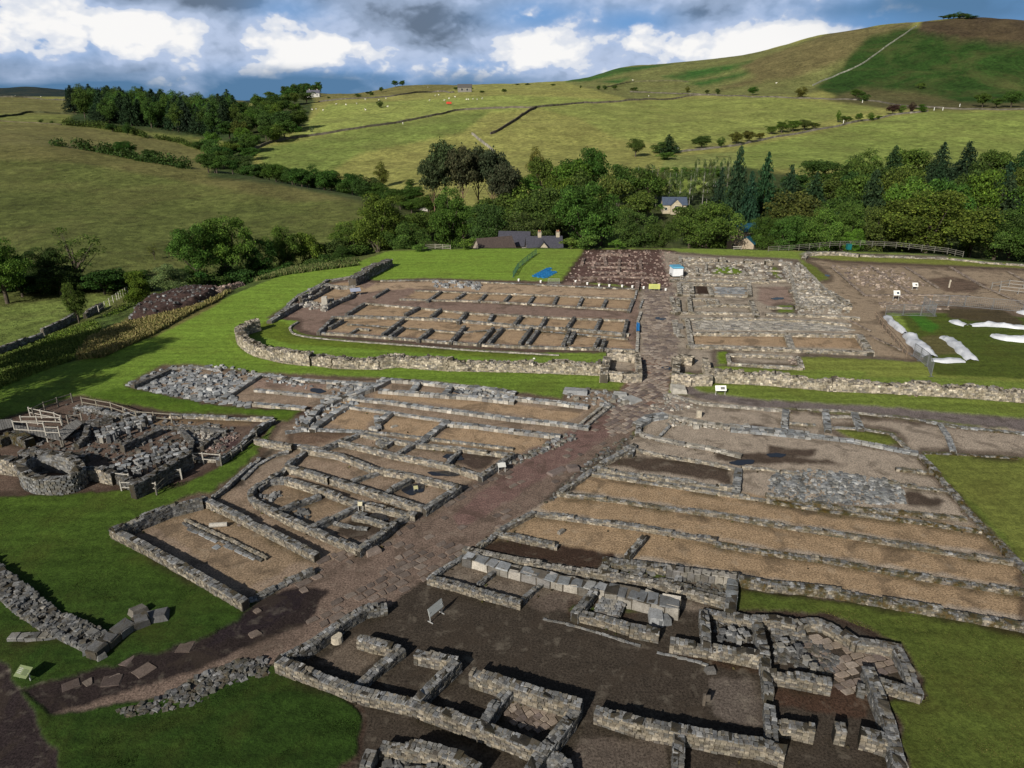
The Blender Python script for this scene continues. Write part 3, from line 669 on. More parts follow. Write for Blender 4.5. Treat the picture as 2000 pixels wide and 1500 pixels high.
def polyw(px, z=0.0): return np.array([G(x, y, z) for x, y in px])
def rubble_mb(px, n, smin, smax, pal='grey', moss=.3, mb=None, z0=0.0, flat=.6, z=None):
    mb = mb or MB(); p = polyw(px); lo, hi = p.min(0), p.max(0)
    q = R.uniform(lo, hi, (n*12+300, 2)); q = q[inpoly(q[:, 0], q[:, 1], p)][:n]
    s = (smin+(smax-smin)*R.random(len(q))**2.2)*.85
    c = np.column_stack([q, np.full(len(q), z0-.03) if z is None else z(q[:, 0], q[:, 1])])
    stones(mb, c, R.uniform(0, 6.28, len(q)), np.column_stack([s*R.uniform(.9, 1.5, len(q)), s, s*flat*R.uniform(.6, 1.2, len(q))]), pal, moss, taper=.72, jit=.10)
    return mb
def paving_mb(px, cell, th_, cover, pal='slab', moss=.15, rot=0.0, mb=None, jit=.27, asp=1.3, z0=0.0, gap=.95):
    mb = mb or MB(); cell *= .78; th_ *= .38; p = polyw(px); c0 = p.mean(0); ca, sa = math.cos(rot), math.sin(rot)
    l = (p-c0)@np.array([[ca, -sa], [sa, ca]]); lo, hi = l.min(0), l.max(0); cx, cy = cell*asp, cell
    nx, ny = int((hi[0]-lo[0])/cx)+2, int((hi[1]-lo[1])/cy)+2
    qs = []
    yl = [lo[1]-cy*.5+(r_+(0 if r_ == 0 else R.uniform(-.10, .10)))*cy for r_ in range(ny+2)]; yj = [R.uniform(-jit, jit, nx+2)*cy*.35 for _ in range(ny+2)]
    for r_ in range(ny+1):
        xr = lo[0]-cx+(np.arange(nx+2)+.5*(r_ % 2)+R.uniform(-jit, jit, nx+2))*cx; sk = R.uniform(-.10, .10, nx+2)*cx
        for a in range(nx+1):
            qs.append([(xr[a]-sk[a], yl[r_]+yj[r_][a]), (xr[a+1]-sk[a+1], yl[r_]+yj[r_][a+1]), (xr[a+1]+sk[a+1], yl[r_+1]+yj[r_+1][a+1]), (xr[a]+sk[a], yl[r_+1]+yj[r_+1][a])])
    quad = np.array(qs)
    m = quad.mean(1); w = m@np.array([[ca, sa], [-sa, ca]])+c0
    ok = inpoly(w[:, 0], w[:, 1], p) & (R.random(len(m)) < cover); quad, m = quad[ok], m[ok]; n = len(m)
    if n == 0: return mb
    # eight-sided outlines with cut corners
    k = .15
    pts = []
    for i in range(4):
        a, b = quad[:, i], quad[:, (i+1) % 4]; pts += [a+(b-a)*k*R.uniform(.2, 1.2, (n, 1)), b+(a-b)*k*R.uniform(.2, 1.2, (n, 1))]
    O = np.stack(pts, 1); O = m[:, None]+(O-m[:, None])*gap*R.uniform(.9, 1.0, (n, 1, 1))
    wq = O@np.array([[ca, sa], [-sa, ca]])+c0
    hh = .035+th_*R.uniform(.3, 1.2, n); tx, ty = R.normal(0, .012, n), R.normal(0, .012, n); mw = m@np.array([[ca, sa], [-sa, ca]])+c0
    zt = z0+hh[:, None]+(wq[..., 0]-mw[:, None, 0])*tx[:, None]+(wq[..., 1]-mw[:, None, 1])*ty[:, None]
    top = np.concatenate([mw[:, None]+(wq-mw[:, None])*.95, zt[..., None]], -1); bot = np.concatenate([wq, np.full(wq.shape[:2]+(1,), z0-.08)], -1)
    V = np.concatenate([bot, top], 1)
    q = [(i, (i+1) % 8, 8+(i+1) % 8, 8+i) for i in range(8)]+[(8, 9, 10, 11), (8, 11, 12, 15), (12, 13, 14, 15)]
    Qs = (np.array(q)[None]+(np.arange(n)*16)[:, None, None]).reshape(-1, 4)
    col = PAL[pal][R.integers(0, len(PAL[pal]), n)]*(1+R.normal(0, .09, (n, 1)))
    mb.add(V.reshape(-1, 3), Qs, np.repeat(np.concatenate([np.clip(col, .02, .6), np.full((n, 1), moss)], 1), 16, 0))
    return mb
def bld_part(t, mb, name='rubble'):
    o = mb.build(name, M_STONE, t)
    if name in ('rubble', 'cobbled_floor'): o['kind'] = 'stuff'
    return o

# ---- foreground courtyard house
W8 = .85
WA = dict(face='warm')
t = ruin('ruined_house', 'large ruined courtyard house with low grey walls on dark gravel, nearest the viewer', 'ruin', [
 ([(548, 1286), (690, 1337), (810, 1365), (1000, 1434), (1062, 1458)], .95, 1.15, dict(WA, ruin=.12)),
 ([(556, 1278), (612, 1249), (671, 1207), (713, 1182), (748, 1176)], .85, 1.0, dict(ruin=.2)),
 ([(693, 1330), (740, 1290), (780, 1262)], .85, 1.0), ([(772, 1258), (706, 1242)], .85, 1.0, WA),
 ([(819, 1357), (850, 1325), (890, 1288)], .85, 1.1), ([(885, 1284), (818, 1268)], .85, 1.1, WA),
 ([(943, 1408), (968, 1368), (996, 1340)], .85, 1.1), ([(928, 1306), (996, 1328), (1060, 1348), (1127, 1365)], .95, 1.35, dict(WA, ruin=.1)),
 ([(1126, 1370), (1117, 1392), (1085, 1433), (1050, 1475), (1025, 1520)], 1.0, 1.1, dict(ruin=.3)),
 ([(1050, 1468), (1085, 1466), (1108, 1484), (1112, 1520)], .8, 1.0, dict(smooth=True)),
 ([(1172, 1379), (1245, 1402), (1320, 1418)], .9, 1.25, dict(WA, ruin=.1)), ([(1320, 1416), (1400, 1431), (1494, 1446), (1526, 1458)], .9, 1.25, dict(WA, ruin=.1)),
 ([(1328, 1424), (1326, 1470), (1322, 1560)], .9, 1.15), 
 ([(1376, 1184), (1381, 1246)], .85, 1.3), ([(1318, 1243), (1400, 1256), (1482, 1272)], .9, 1.2, WA),
 ([(1387, 1184), (1430, 1192), (1473, 1202)], .85, 1.0, WA), ([(1481, 1203), (1488, 1240), (1497, 1284)], .9, 1.3),
 ([(1497, 1290), (1503, 1342)], .85, 1.1), ([(1505, 1374), (1511, 1432)], .9, 1.2, dict(ruin=.2)),
 ([(1511, 1306), (1560, 1314), (1616, 1325)], .9, 1.1, WA), ([(1515, 1400), (1550, 1406), (1583, 1414)], .9, 1.2, WA),
 ([(1632, 1413), (1654, 1417)], 1.0, 1.25, dict(WA, name='pier', ext=False, ruin=0)), ([(1696, 1427), (1727, 1436)], 1.1, 1.2, WA),
 ([(1700, 1305), (1716, 1345), (1738, 1405), (1752, 1460), (1770, 1530)], 1.0, 1.2, dict(ruin=.08)),
 ([(1676, 1333), (1692, 1337)], .9, .9, dict(name='pier', ext=False)),
 ([(1722, 1322), (1791, 1344)], .95, 1.0, WA), ([(1791, 1344), (1776, 1303), (1753, 1262)], .95, .9),
 ([(1753, 1260), (1712, 1252), (1670, 1247)], .95, .9, WA), ([(1670, 1245), (1640, 1226), (1612, 1209), (1580, 1205), (1558, 1213)], .95, 1.0, dict(WA, smooth=True)),
 ([(1480, 1203), (1511, 1203), (1553, 1212)], .95, 1.0, WA), ([(1512, 1226), (1568, 1232)], .6, .5, WA),
])
m = rubble_mb([(1390, 1195), (1475, 1210), (1480, 1260), (1440, 1255), (1395, 1240)], 260, .12, .42, 'dark', .3); bld_part(t, m)
m = rubble_mb([(1505, 1235), (1560, 1235), (1640, 1290), (1630, 1318), (1580, 1312), (1510, 1290)], 520, .12, .45, 'dark', .4); bld_part(t, m)
for i, (x, y) in enumerate(((1412, 1232), (1424, 1236), (1436, 1240), (1449, 1232), (1458, 1238), (1408, 1246), (1430, 1228), (1444, 1246), (1525, 1260), (1533, 1250), (1545, 1268), (1560, 1262), (1576, 1285), (1590, 1300))):
    x0, y0 = G(x, y, .6); m = MB(); m2 = np.array([[x0, y0, -.05]]); stones(m, m2, np.array([.2*i]), np.array([[.38, .36, .7]]), 'grey'); stones(m, m2+[0, 0, .62], np.array([.1]), np.array([[.5, .46, .1]]), 'grey'); bld_part(t, m, 'floor_pillar')
m = paving_mb([(1560, 1240), (1650, 1255), (1735, 1268), (1765, 1318), (1700, 1330), (1690, 1300), (1650, 1330), (1600, 1310)], .75, .14, .95, 'slab', .2, .3); bld_part(t, m, 'floor_paving')
m = paving_mb([(990, 1370), (1100, 1385), (1060, 1436), (1000, 1420), (985, 1400)], .55, .12, .97, 'slab', .3, .6); bld_part(t, m, 'floor_paving')
m = paving_mb([(1625, 1320), (1615, 1352), (1700, 1356), (1690, 1330)], .7, .1, .8, 'slab', .3, .3); bld_part(t, m, 'floor_paving')
# ---- room with the square platform, and the great kerb blocks
t = ruin('ruined_tomb_enclosure', 'ruined room with a square stone platform inside, beside a row of huge blocks', 'ruin', [
 ([(1160, 1150), (1143, 1170), (1126, 1190)], .85, 1.0, dict(ruin=.05)), ([(1127, 1192), (1175, 1203), (1224, 1217)], .85, .8, WA), ([(1240, 1221), (1280, 1229)], .95, .9, WA)])
p = polyw([(1176, 1163), (1222, 1173), (1207, 1203), (1161, 1190)], .6)
m = MB(); m.add([(x, y, -.1) for x, y in p]+[(x, y, .55) for x, y in p], [(4, 5, 6, 7), (0, 1, 5, 4), (1, 2, 6, 5), (2, 3, 7, 6), (3, 0, 4, 7)], (.12, .11, .10, 0))
paving_mb([topx(x, y, 0) for x, y in p], .34, .09, 1.0, 'grey', .1, -.1, mb=m, z0=.55)
for a, b in ((0, 1), (1, 2), (2, 3), (3, 0)):
    for k in range(3): wall = None
    wall_mb([p[a]*.985+p.mean(0)*.015, p[b]*.985+p.mean(0)*.015], .22, .52, 'grey', mb=m, ruin=0, ext=False)
bld_part(t, m, 'platform')
t = ruin('ruined_wall', 'massive double row of squared boulders running along the top of the courtyard house', 'wall', [
 ([(910, 1069), (1000, 1088), (1100, 1103), (1200, 1120), (1290, 1137), (1425, 1172)], .8, .7, dict(ruin=.3, pal='pale', face='warm')),
 ([(917, 1084), (1000, 1105), (1100, 1129), (1200, 1148)], 1.15, .85, dict(L=1.25, ch=.85, pal='blue', face='pale', moss=.15, ruin=0)),
 ([(1200, 1148), (1250, 1158), (1313, 1172)], 1.5, 1.15, dict(L=1.5, ch=1.15, pal='blue', face='pale', moss=.15, ruin=0))])
t = ruin('ruined_workshop', 'small gravel rooms divided by thin walls, between the street and the huge blocks', 'ruin', [
 ([(842, 1125), (890, 1137), (940, 1152), (1013, 1171)], .8, .7, dict(WA, ruin=.1)), ([(845, 1121), (873, 1101), (905, 1081)], .6, .5), ([(937, 1136), (957, 1120), (977, 1104)], .5, .45), ([(1021, 1168), (1042, 1148), (1064, 1130)], .5, .5)])
t = ruin('ruined_foundation', 'broad jumble of overlapping stone footings ending in an upright row of square blocks', 'ruin', [
 ([(1185, 1092), (1250, 1098), (1310, 1106)], 1.1, .75, dict(pal='grey', face='warm', moss=.6)), ([(1310, 1106), (1432, 1121)], 1.0, .95, dict(L=.75, ch=.9, pal='pale', ruin=0)),
 ([(1433, 1122), (1428, 1180)], .9, .9, dict(L=.9, ch=.5, pal='blue')), ([(1175, 1112), (1260, 1124), (1340, 1143), (1428, 1160)], 1.0, .6, dict(moss=.5, face='warm')),
 ([(1290, 1140), (1350, 1150), (1425, 1178)], .9, .5, dict(moss=.7)), ([(1260, 1098), (1248, 1118)], .9, .6), ([(1330, 1112), (1322, 1138)], .8, .5), ([(1190, 1090), (1176, 1112)], .9, .7)])
m = rubble_mb([(1185, 1092), (1430, 1122), (1428, 1172), (1180, 1118)], 220, .25, .7, 'grey', .5); bld_part(t, m)
# ---- long tan ranges on the right
LG = dict(face='warm', moss=.7, ruin=.3)
t = ruin('ruined_barrack', 'long sandy barrack range between two parallel low walls, upper one right of the street', 'ruin', [
 ([(1092, 960), (1200, 971), (1300, 986), (1411, 1001), (1500, 1017), (1660, 1041), (1820, 1068), (1975, 1092)], .6, .50, LG),
 ([(1171, 911), (1293, 929), (1430, 948)], .7, .65, dict(LG, moss=.3)), ([(1160, 922), (1293, 941), (1437, 963), (1500, 972)], .6, .45, dict(LG, moss=.4)),
 ([(1500, 963), (1560, 972), (1620, 985), (1767, 997), (1884, 1009)], .65, .40, dict(LG, moss=.9)), ([(1500, 975), (1620, 994), (1767, 1012), (1913, 1034)], .6, .35, dict(LG, moss=1.0)),
 ([(1096, 956), (1126, 935), (1155, 914), (1184, 897), (1227, 874)], .85, .6, dict(face='warm', moss=.2)),
 ([(1800, 886), (1831, 921), (1857, 953), (1890, 990), (1930, 1034), (1967, 1073), (2010, 1115)], .9, .40, dict(LG, moss=1.0, ruin=.5))])
t = ruin('ruined_barrack', 'long sandy barrack range with a cross wall, lower one beside the mossy boundary wall', 'ruin', [
 ([(1042, 997), (1133, 1008), (1240, 1023), (1395, 1049)], .65, .55, dict(LG, moss=.2)), ([(1398, 1055), (1500, 1072), (1623, 1088), (1793, 1119), (1911, 1137), (2060, 1160)], .7, .55, dict(LG, moss=.9)),
 ([(1040, 999), (985, 1027), (937, 1062)], .7, .5, dict(face='warm')), ([(975, 1036), (1030, 1049), (1085, 1060)], .7, .6, WA),
 ([(1256, 1047), (1240, 1065), (1227, 1080)], .7, .7, dict(ruin=.05)),
 ([(1432, 1122), (1500, 1135), (1625, 1146), (1740, 1169), (1873, 1191), (2060, 1222)], .85, .85, dict(LG, moss=.9, ruin=.15))])
t = ruin('ruined_shop', 'ruined strip building with dark wet floors and a stepped slab cross wall, below the puddle', 'ruin', [
 ([(1228, 871), (1240, 866), (1232, 884)], .8, .5), ([(1240, 875), (1300, 888), (1381, 900), (1436, 912)], .55, .40, dict(face='warm', pal='pale')), ([(1452, 909), (1500, 911), (1564, 924)], .6, .40, dict(face='warm', pal='pale', ruin=.5)),
 ([(1443, 912), (1441, 930), (1438, 956)], 1.1, .6, dict(pal='blue', L=.7)), ([(1740, 938), (1790, 946), (1857, 954)], .7, .4, dict(LG))])
m = rubble_mb([(1503, 930), (1560, 920), (1612, 919), (1687, 930), (1753, 940), (1772, 985), (1607, 985), (1500, 960)], 900, .2, .55, 'blue', .25); bld_part(t, m, 'cobbled_floor')
m = paving_mb([(1625, 922), (1690, 930), (1680, 965), (1610, 955)], .9, .18, .9, 'blue', .1, -.2); bld_part(t, m, 'floor_paving')
m = paving_mb([(1700, 932), (1755, 940), (1765, 975), (1790, 990), (1745, 988), (1700, 960)], 1.2, .2, .75, 'blue', .3, -.2); bld_part(t, m, 'floor_paving')
t = ruin('ruined_shop', 'ruined strip building of broad flat pale footings right of the flagged street', 'ruin', [
 ([(1248, 824), (1268, 812), (1293, 808)], 1.3, .55, dict(pal='blue', L=.8)), ([(1293, 808), (1373, 823), (1440, 832)], 1.2, .35, dict(pal='pale', L=.7, moss=.3)), ([(1440, 834), (1500, 839), (1569, 846)], 1.9, .35, dict(pal='blue', L=.9, moss=.3)),
 ([(1569, 846), (1671, 859), (1788, 882)], .8, .35, dict(pal='blue', L=.9, moss=.3)), ([(1247, 842), (1262, 848), (1320, 861), (1387, 872), (1444, 886)], .7, .40, dict(pal='pale', L=.9, ruin=.2)),
 ([(1308, 830), (1288, 851)], .5, .3), ([(1248, 824), (1247, 842)], .9, .5), ([(1755, 913), (1830, 921)], .8, .35, LG)])
m = rubble_mb([(1300, 815), (1500, 835), (1500, 850), (1300, 830)], 120, .25, .6, 'pale', .4); bld_part(t, m)
t = ruin('ruined_shop', 'line of low pale footings with four slab cross walls beside the grey footpath', 'ruin', [
 ([(1303, 768), (1373, 786), (1500, 797), (1540, 800)], .7, .35, dict(pal='pale', moss=.3)), ([(1560, 797), (1640, 800), (1681, 805), (1793, 818)], .6, .30, dict(pal='pale', moss=.6, ruin=.6)), ([(1793, 818), (1873, 832), (2010, 846)], .8, .25, dict(pal='blue', moss=.7, ruin=.8)),
 ([(1535, 799), (1533, 831)], .8, .55, dict(pal='blue', L=.8, ruin=.05)), ([(1613, 800), (1618, 835)], .8, .55, dict(pal='blue', L=.8, ruin=.05)), ([(1670, 806), (1682, 834)], .8, .55, dict(pal='blue', L=.8, ruin=.05)), ([(1618, 812), (1665, 812)], .5, .25, dict(pal='pale')),
 ([(1625, 833), (1680, 836), (1740, 846), (1760, 862), (1775, 876)], .7, .3, dict(LG)), ([(1835, 826), (1852, 850), (1862, 878)], .9, .25, dict(pal='blue', ruin=.7)), ([(1545, 824), (1590, 828)], .6, .3, LG), ([(1808, 884), (1860, 886), (1985, 894)], .5, .2, dict(LG, moss=1))])
m = rubble_mb([(1300, 770), (1370, 785), (1360, 800), (1260, 805)], 80, .25, .6, 'pale', .3); bld_part(t, m)
# ---- strip houses left of the street
t = ruin('ruined_strip_house', 'ruined strip house with a small inner cell, lowest of the three beside the street', 'ruin', [
 ([(500, 976), (561, 1007), (633, 1039), (703, 1068)], .75, .8, dict(WA, ruin=.15)), ([(703, 1066), (740, 1042), (767, 1019)], .85, .9, dict(ruin=.1)), ([(770, 1018), (788, 1010), (808, 1001)], .7, .5),
 ([(561, 932), (633, 954), (697, 977), (767, 991), (808, 1001)], .75, .8, dict(WA, ruin=.2)), ([(500, 976), (488, 962), (500, 946), (528, 934), (561, 932)], .75, .7, dict(smooth=True)),
 ([(548, 992), (585, 976), (620, 963)], .75, .7), ([(615, 1022), (655, 1002), (692, 984)], .75, .8), ([(692, 1005), (720, 1010), (754, 1021)], .6, .6, WA), ([(692, 1005), (700, 998), (712, 1002)], .55, .5), ([(655, 1020), (690, 1028), (715, 1030)], .5, .25, dict(ruin=.8))])
m = rubble_mb([(505, 970), (545, 960), (552, 968), (520, 985)], 40, .25, .6, 'grey', .1); bld_part(t, m); m = rubble_mb([(575, 1000), (600, 995), (605, 1012), (580, 1015)], 26, .25, .6, 'grey', .1); bld_part(t, m)
t = ruin('ruined_strip_house', 'ruined strip house holding a dark pool in its end room, middle one of three', 'ruin', [
 ([(562, 908), (600, 917), (638, 929)], .75, .9, WA), ([(650, 932), (727, 956), (780, 973), (831, 989)], .75, .8, dict(WA, ruin=.1)), ([(831, 988), (862, 968), (894, 948)], .85, .9, dict(ruin=.05)),
 ([(592, 873), (660, 884), (697, 898), (727, 911), (793, 922), (893, 946)], .75, .75, dict(WA, ruin=.2)), ([(690, 935), (712, 926), (735, 918)], .7, .6), ([(750, 958), (773, 946), (797, 935)], .7, .65),
 ([(596, 874), (572, 893), (548, 917), (520, 935), (505, 945)], .8, .8, dict(ruin=.3)), ([(475, 930), (500, 905), (535, 885), (560, 880)], .6, .4, dict(ruin=.4))])
t = ruin('ruined_strip_house', 'ruined strip house with two cross walls, uppermost of three beside the reddish street', 'ruin', [
 ([(665, 860), (720, 872), (767, 884), (820, 894), (873, 905), (940, 926)], .75, .7, dict(WA, ruin=.1)), ([(940, 926), (970, 905), (1000, 884)], .85, .8, dict(ruin=.05)), ([(700, 843), (767, 857), (820, 866), (900, 873), (988, 884)], .7, .55, dict(WA, ruin=.3)),
 ([(629, 873), (665, 858), (700, 843)], .8, .65), ([(780, 881), (798, 870), (817, 860)], .75, .6), ([(873, 903), (885, 889), (897, 876)], .75, .6), ([(500, 855), (530, 860), (567, 866)], .7, .9, WA), ([(567, 866), (600, 869), (629, 874)], .6, .5, WA), ([(740, 855), (752, 863), (760, 857)], 1.0, .8)])
BS = dict(pal='blue', face='pale', L=.85, ch=.45, moss=.1, ruin=.1)
t = ruin('ruined_temple_row', 'open sandy yards edged with rows of large grey kerb blocks, above the strip houses', 'ruin', [
 ([(676, 774), (751, 781), (820, 791), (927, 805), (1000, 815), (1107, 826), (1146, 832)], .8, .45, BS), ([(671, 791), (767, 804), (873, 820)], .75, .35, dict(BS, L=.6)), ([(873, 824), (927, 828), (1000, 838), (1090, 848)], .8, .5, BS),
 ([(740, 822), (760, 805)], .9, .5, BS), ([(822, 862), (850, 838), (872, 822)], .9, .45, BS), ([(735, 812), (740, 836), (727, 833)], .7, .35, BS),
 ([(596, 824), (620, 794), (665, 773)], 1.0, .55, BS), ([(612, 834), (640, 812), (676, 790)], .9, .5, BS), ([(672, 772), (727, 754), (753, 741)], 1.2, .6, BS),
 ([(748, 738), (820, 743), (887, 751), (940, 755), (1003, 764)], .9, .5, BS), ([(745, 760), (847, 768), (927, 773), (1000, 781)], .9, .5, BS), ([(1000, 774), (1080, 782), (1144, 790)], .9, .5, BS), ([(817, 744), (806, 760)], .9, .5, BS), ([(880, 752), (868, 768)], .9, .5, BS), ([(935, 756), (920, 772)], .9, .5, BS),
 ([(1144, 831), (1165, 812), (1190, 792)], .6, .4, dict(pal='pale', face='pale')), ([(1134, 826), (1155, 808), (1175, 793)], .5, .35, dict(pal='pale', face='pale')), ([(560, 842), (600, 836), (650, 838), (700, 840)], .7, .3, dict(pal='blue')), ([(700, 840), (770, 846), (850, 856), (950, 868), (1000, 874)], .6, .3, dict(ruin=.4, face='warm'))])
m = rubble_mb([(560, 835), (600, 800), (690, 752), (750, 745), (640, 830), (600, 845)], 130, .3, .8, 'blue', .1); bld_part(t, m); m = rubble_mb([(890, 752), (1000, 765), (1000, 780), (900, 770)], 90, .3, .9, 'blue', .1); bld_part(t, m)
m = rubble_mb([(990, 905), (1110, 845), (1130, 855), (1020, 905)], 120, .2, .6, 'grey', .6); bld_part(t, m)
t = ruin('ruined_wall_footings', 'spread of broken grey flagstones and footings in the turf below the curved fort corner', 'ruin', [
 ([(500, 759), (580, 767), (660, 773)], .8, .4, dict(BS, L=.7)), ([(500, 729), (593, 740), (727, 748)], .8, .4, dict(BS, ruin=.6)), ([(500, 786), (593, 794)], .9, .45, dict(BS, face='warm')), ([(262, 748), (295, 735), (328, 720)], 1.1, .7, dict(pal='dark', face='dark')), ([(440, 772), (470, 752), (500, 733)], 1.0, .5, BS), ([(333, 718), (380, 714), (430, 720)], .6, .35, dict(pal='grey'))])
m = paving_mb([(262, 755), (335, 725), (430, 735), (470, 745), (440, 775), (500, 790), (480, 800), (400, 786), (300, 768)], .85, .22, .78, 'blue', .1, .3, jit=.35); bld_part(t, m, 'floor_paving')
m = rubble_mb([(240, 752), (333, 716), (430, 714), (500, 727), (640, 745), (600, 760), (500, 742), (440, 790), (300, 768)], 420, .25, .8, 'blue', .1); bld_part(t, m)
m = rubble_mb([(640, 755), (700, 745), (700, 760), (650, 770)], 40, .3, .8, 'grey', .1); bld_part(t, m)
t = ruin('ruined_barn', 'roofless rectangular ruin with a stone drain and flagstones across its sandy floor', 'ruin', [
 ([(222, 1031), (280, 1060), (347, 1096), (400, 1126), (473, 1168)], .9, 1.0, dict(WA, ruin=.1)), ([(226, 1026), (280, 1002), (330, 982), (386, 968)], .9, 1.4, dict(ruin=.12)),
 ([(395, 970), (440, 990), (500, 1020), (560, 1050), (614, 1078)], .85, .8, dict(WA, ruin=.15)), ([(475, 1168), (500, 1160), (561, 1128), (605, 1112)], .9, .5, dict(ruin=.5)), ([(410, 972), (440, 950), (470, 922), (505, 893)], .6, .45, dict(ruin=.3)),
 ([(362, 1013), (400, 1030), (450, 1052), (520, 1087)], .35, .28, dict(pal='warm', ruin=0, name='stone_drain')), ([(358, 1020), (400, 1040), (450, 1062), (510, 1092)], .3, .22, dict(pal='dark', ruin=0, name='stone_drain'))])
m = paving_mb([(365, 1026), (400, 1035), (500, 1082), (505, 1092), (470, 1090), (420, 1068), (375, 1045)], .8, .12, .95, 'blue', .15, -.55); bld_part(t, m, 'floor_paving')
m = paving_mb([(440, 1012), (490, 1020), (480, 1035), (445, 1025)], .7, .1, .0+.4, 'slab', .15, -.5); bld_part(t, m, 'floor_paving')
# ---- bottom left walls
t = ruin('ruined_gate_wall', 'thick rough wall with a boulder spur, bottom left on dark green turf', 'wall', [
 ([(-60, 1085), (0, 1130), (53, 1175), (100, 1205), (180, 1243)], 2.5, .7, dict(ruin=.35, pal='grey', face='grey', L=.42)), ([(186, 1262), (215, 1238), (245, 1215), (275, 1203)], 1.1, .8, dict(L=1.3, ch=.9, pal='dark', ruin=0)), ([(25, 1240), (60, 1240), (120, 1236)], .7, .4, dict(L=.8, ch=.4, pal='grey'))])
m = MB(); xy = G(302, 1195, .6); stones(m, np.array([[xy[0], xy[1], -.1], [xy[0]-1.5, xy[1]+.5, -.1]]), np.array([.3, .9]), np.array([[2.0, 1.4, .6], [1.3, .9, .65]]), 'dark', .1, .75); bld_part(t, m, 'boulder')
m = rubble_mb([(120, 1225), (200, 1235), (200, 1285), (180, 1290), (150, 1255)], 45, .4, 1.1, 'grey', .2); bld_part(t, m)
t = ruin('ruined_oven', 'crumbling wall stub of rough boulders at the bottom edge, below the courtyard house', 'ruin', [
 ([(752, 1440), (800, 1447), (850, 1458), (890, 1470), (925, 1490)], 1.0, 1.35, dict(WA, ruin=.4)), ([(722, 1468), (712, 1490)], .9, 1.0, dict(pal='grey')), ([(800, 1500), (850, 1498), (900, 1520)], 1.0, .8, dict(ruin=.5))])
m = rubble_mb([(790, 1465), (900, 1480), (940, 1530), (740, 1530), (740, 1485)], 120, .25, .75, 'grey', .2); bld_part(t, m)
# ---- bath house
BH = dict(pal='dark', face='dark', ruin=.35)
def ringpx(cx, cy, rx, ry, a0, a1, n): return [(cx+rx*math.cos(math.radians(a)), cy-ry*math.sin(math.radians(a))) for a in np.linspace(a0, a1, n)]
t = ruin('ruined_bath_house', 'ruined bath house with a round apse tower and rows of short floor pillars', 'ruin', [
 (ringpx(97, 903, 58, 22, 20, 380, 19)[:-1]+[ringpx(97, 903, 58, 22, 20, 20, 1)[0]], 1.3, 2.2, dict(face='grey', pal='grey', ruin=.1, L=.5, ch=.26, name='apse_wall', smooth=True)),
 ([(-70, 880), (-20, 885), (38, 893)], 1.4, 2.0, dict(BH, face='warm')), ([(160, 905), (190, 908), (215, 914)], 1.2, 1.7, dict(BH, face='warm')), ([(262, 938), (300, 920), (335, 898), (362, 882)], 1.3, 1.9, dict(BH, ruin=.1)), ([(215, 914), (262, 938)], 1.0, 1.2, BH),
 ([(365, 882), (385, 890), (428, 890)], .8, .7, dict(BH, face='warm')), ([(428, 890), (470, 858), (500, 830), (530, 812)], .9, 1.1, dict(BH, pal='blue')), ([(335, 808), (400, 810), (470, 813), (530, 815)], .8, .5, dict(face='warm', pal='blue')),
 ([(240, 860), (275, 842), (308, 828)], 1.0, 1.3, BH), ([(150, 790), (200, 797), (240, 808), (265, 800)], 1.1, .7, dict(BH, pal='blue')), ([(225, 822), (245, 812), (290, 808)], .9, .9, BH), ([(160, 815), (190, 810), (210, 806)], 1.2, 1.3, BH),
 ([(300, 828), (350, 830), (380, 832), (440, 838)], .8, .5, BH), ([(350, 832), (375, 860), (370, 878)], .8, .6, BH), ([(395, 868), (425, 843)], .7, .6, BH), ([(0, 848), (20, 840), (50, 850)], 1.6, 1.3, dict(BH, moss=.9)), ([(40, 870), (80, 868), (120, 876), (160, 878)], 1.1, 1.5, BH), ([(170, 830), (165, 850), (150, 860)], .9, .9, BH)])
for i in range(70):
    if i < 44: a, b = i % 11, i//11; x = 222+a*11.5+b*9; y = 908-a*4.6+b*5.5; x += R.normal(0, 2); y += R.normal(0, 1.5)
    else: a, b = (i-44) % 9, (i-44)//9; x = 188+a*12+b*5; y = 842-a*4+b*5; x += R.normal(0, 2); y += R.normal(0, 1.5)
    if R.random() < .1: continue
    hp = R.uniform(.55, 1.05); xy = G(x, y, hp); m = MB(); c = np.array([[xy[0], xy[1], -.05]]); stones(m, c, R.uniform(0, 1, 1), np.array([[.40, .38, hp]]), 'grey', .1, .9); stones(m, c+[0, 0, hp], R.uniform(0, 1, 1), np.array([[.52, .48, .1]]), 'blue', .1, .9)
    bld_part(t, m, 'floor_pillar')
m = rubble_mb([(130, 790), (240, 800), (330, 815), (470, 838), (430, 890), (370, 880), (300, 905), (220, 912), (150, 880), (60, 880), (20, 860), (120, 840)], 900, .15, .55, 'dark', .3); bld_part(t, m)
m = rubble_mb([(350, 830), (430, 832), (400, 865), (370, 868)], 170, .25, .5, 'pale', .1); bld_part(t, m)
m = rubble_mb([(405, 862), (440, 845), (470, 850), (430, 885), (400, 882)], 200, .15, .3, 'red', .0); bld_part(t, m)
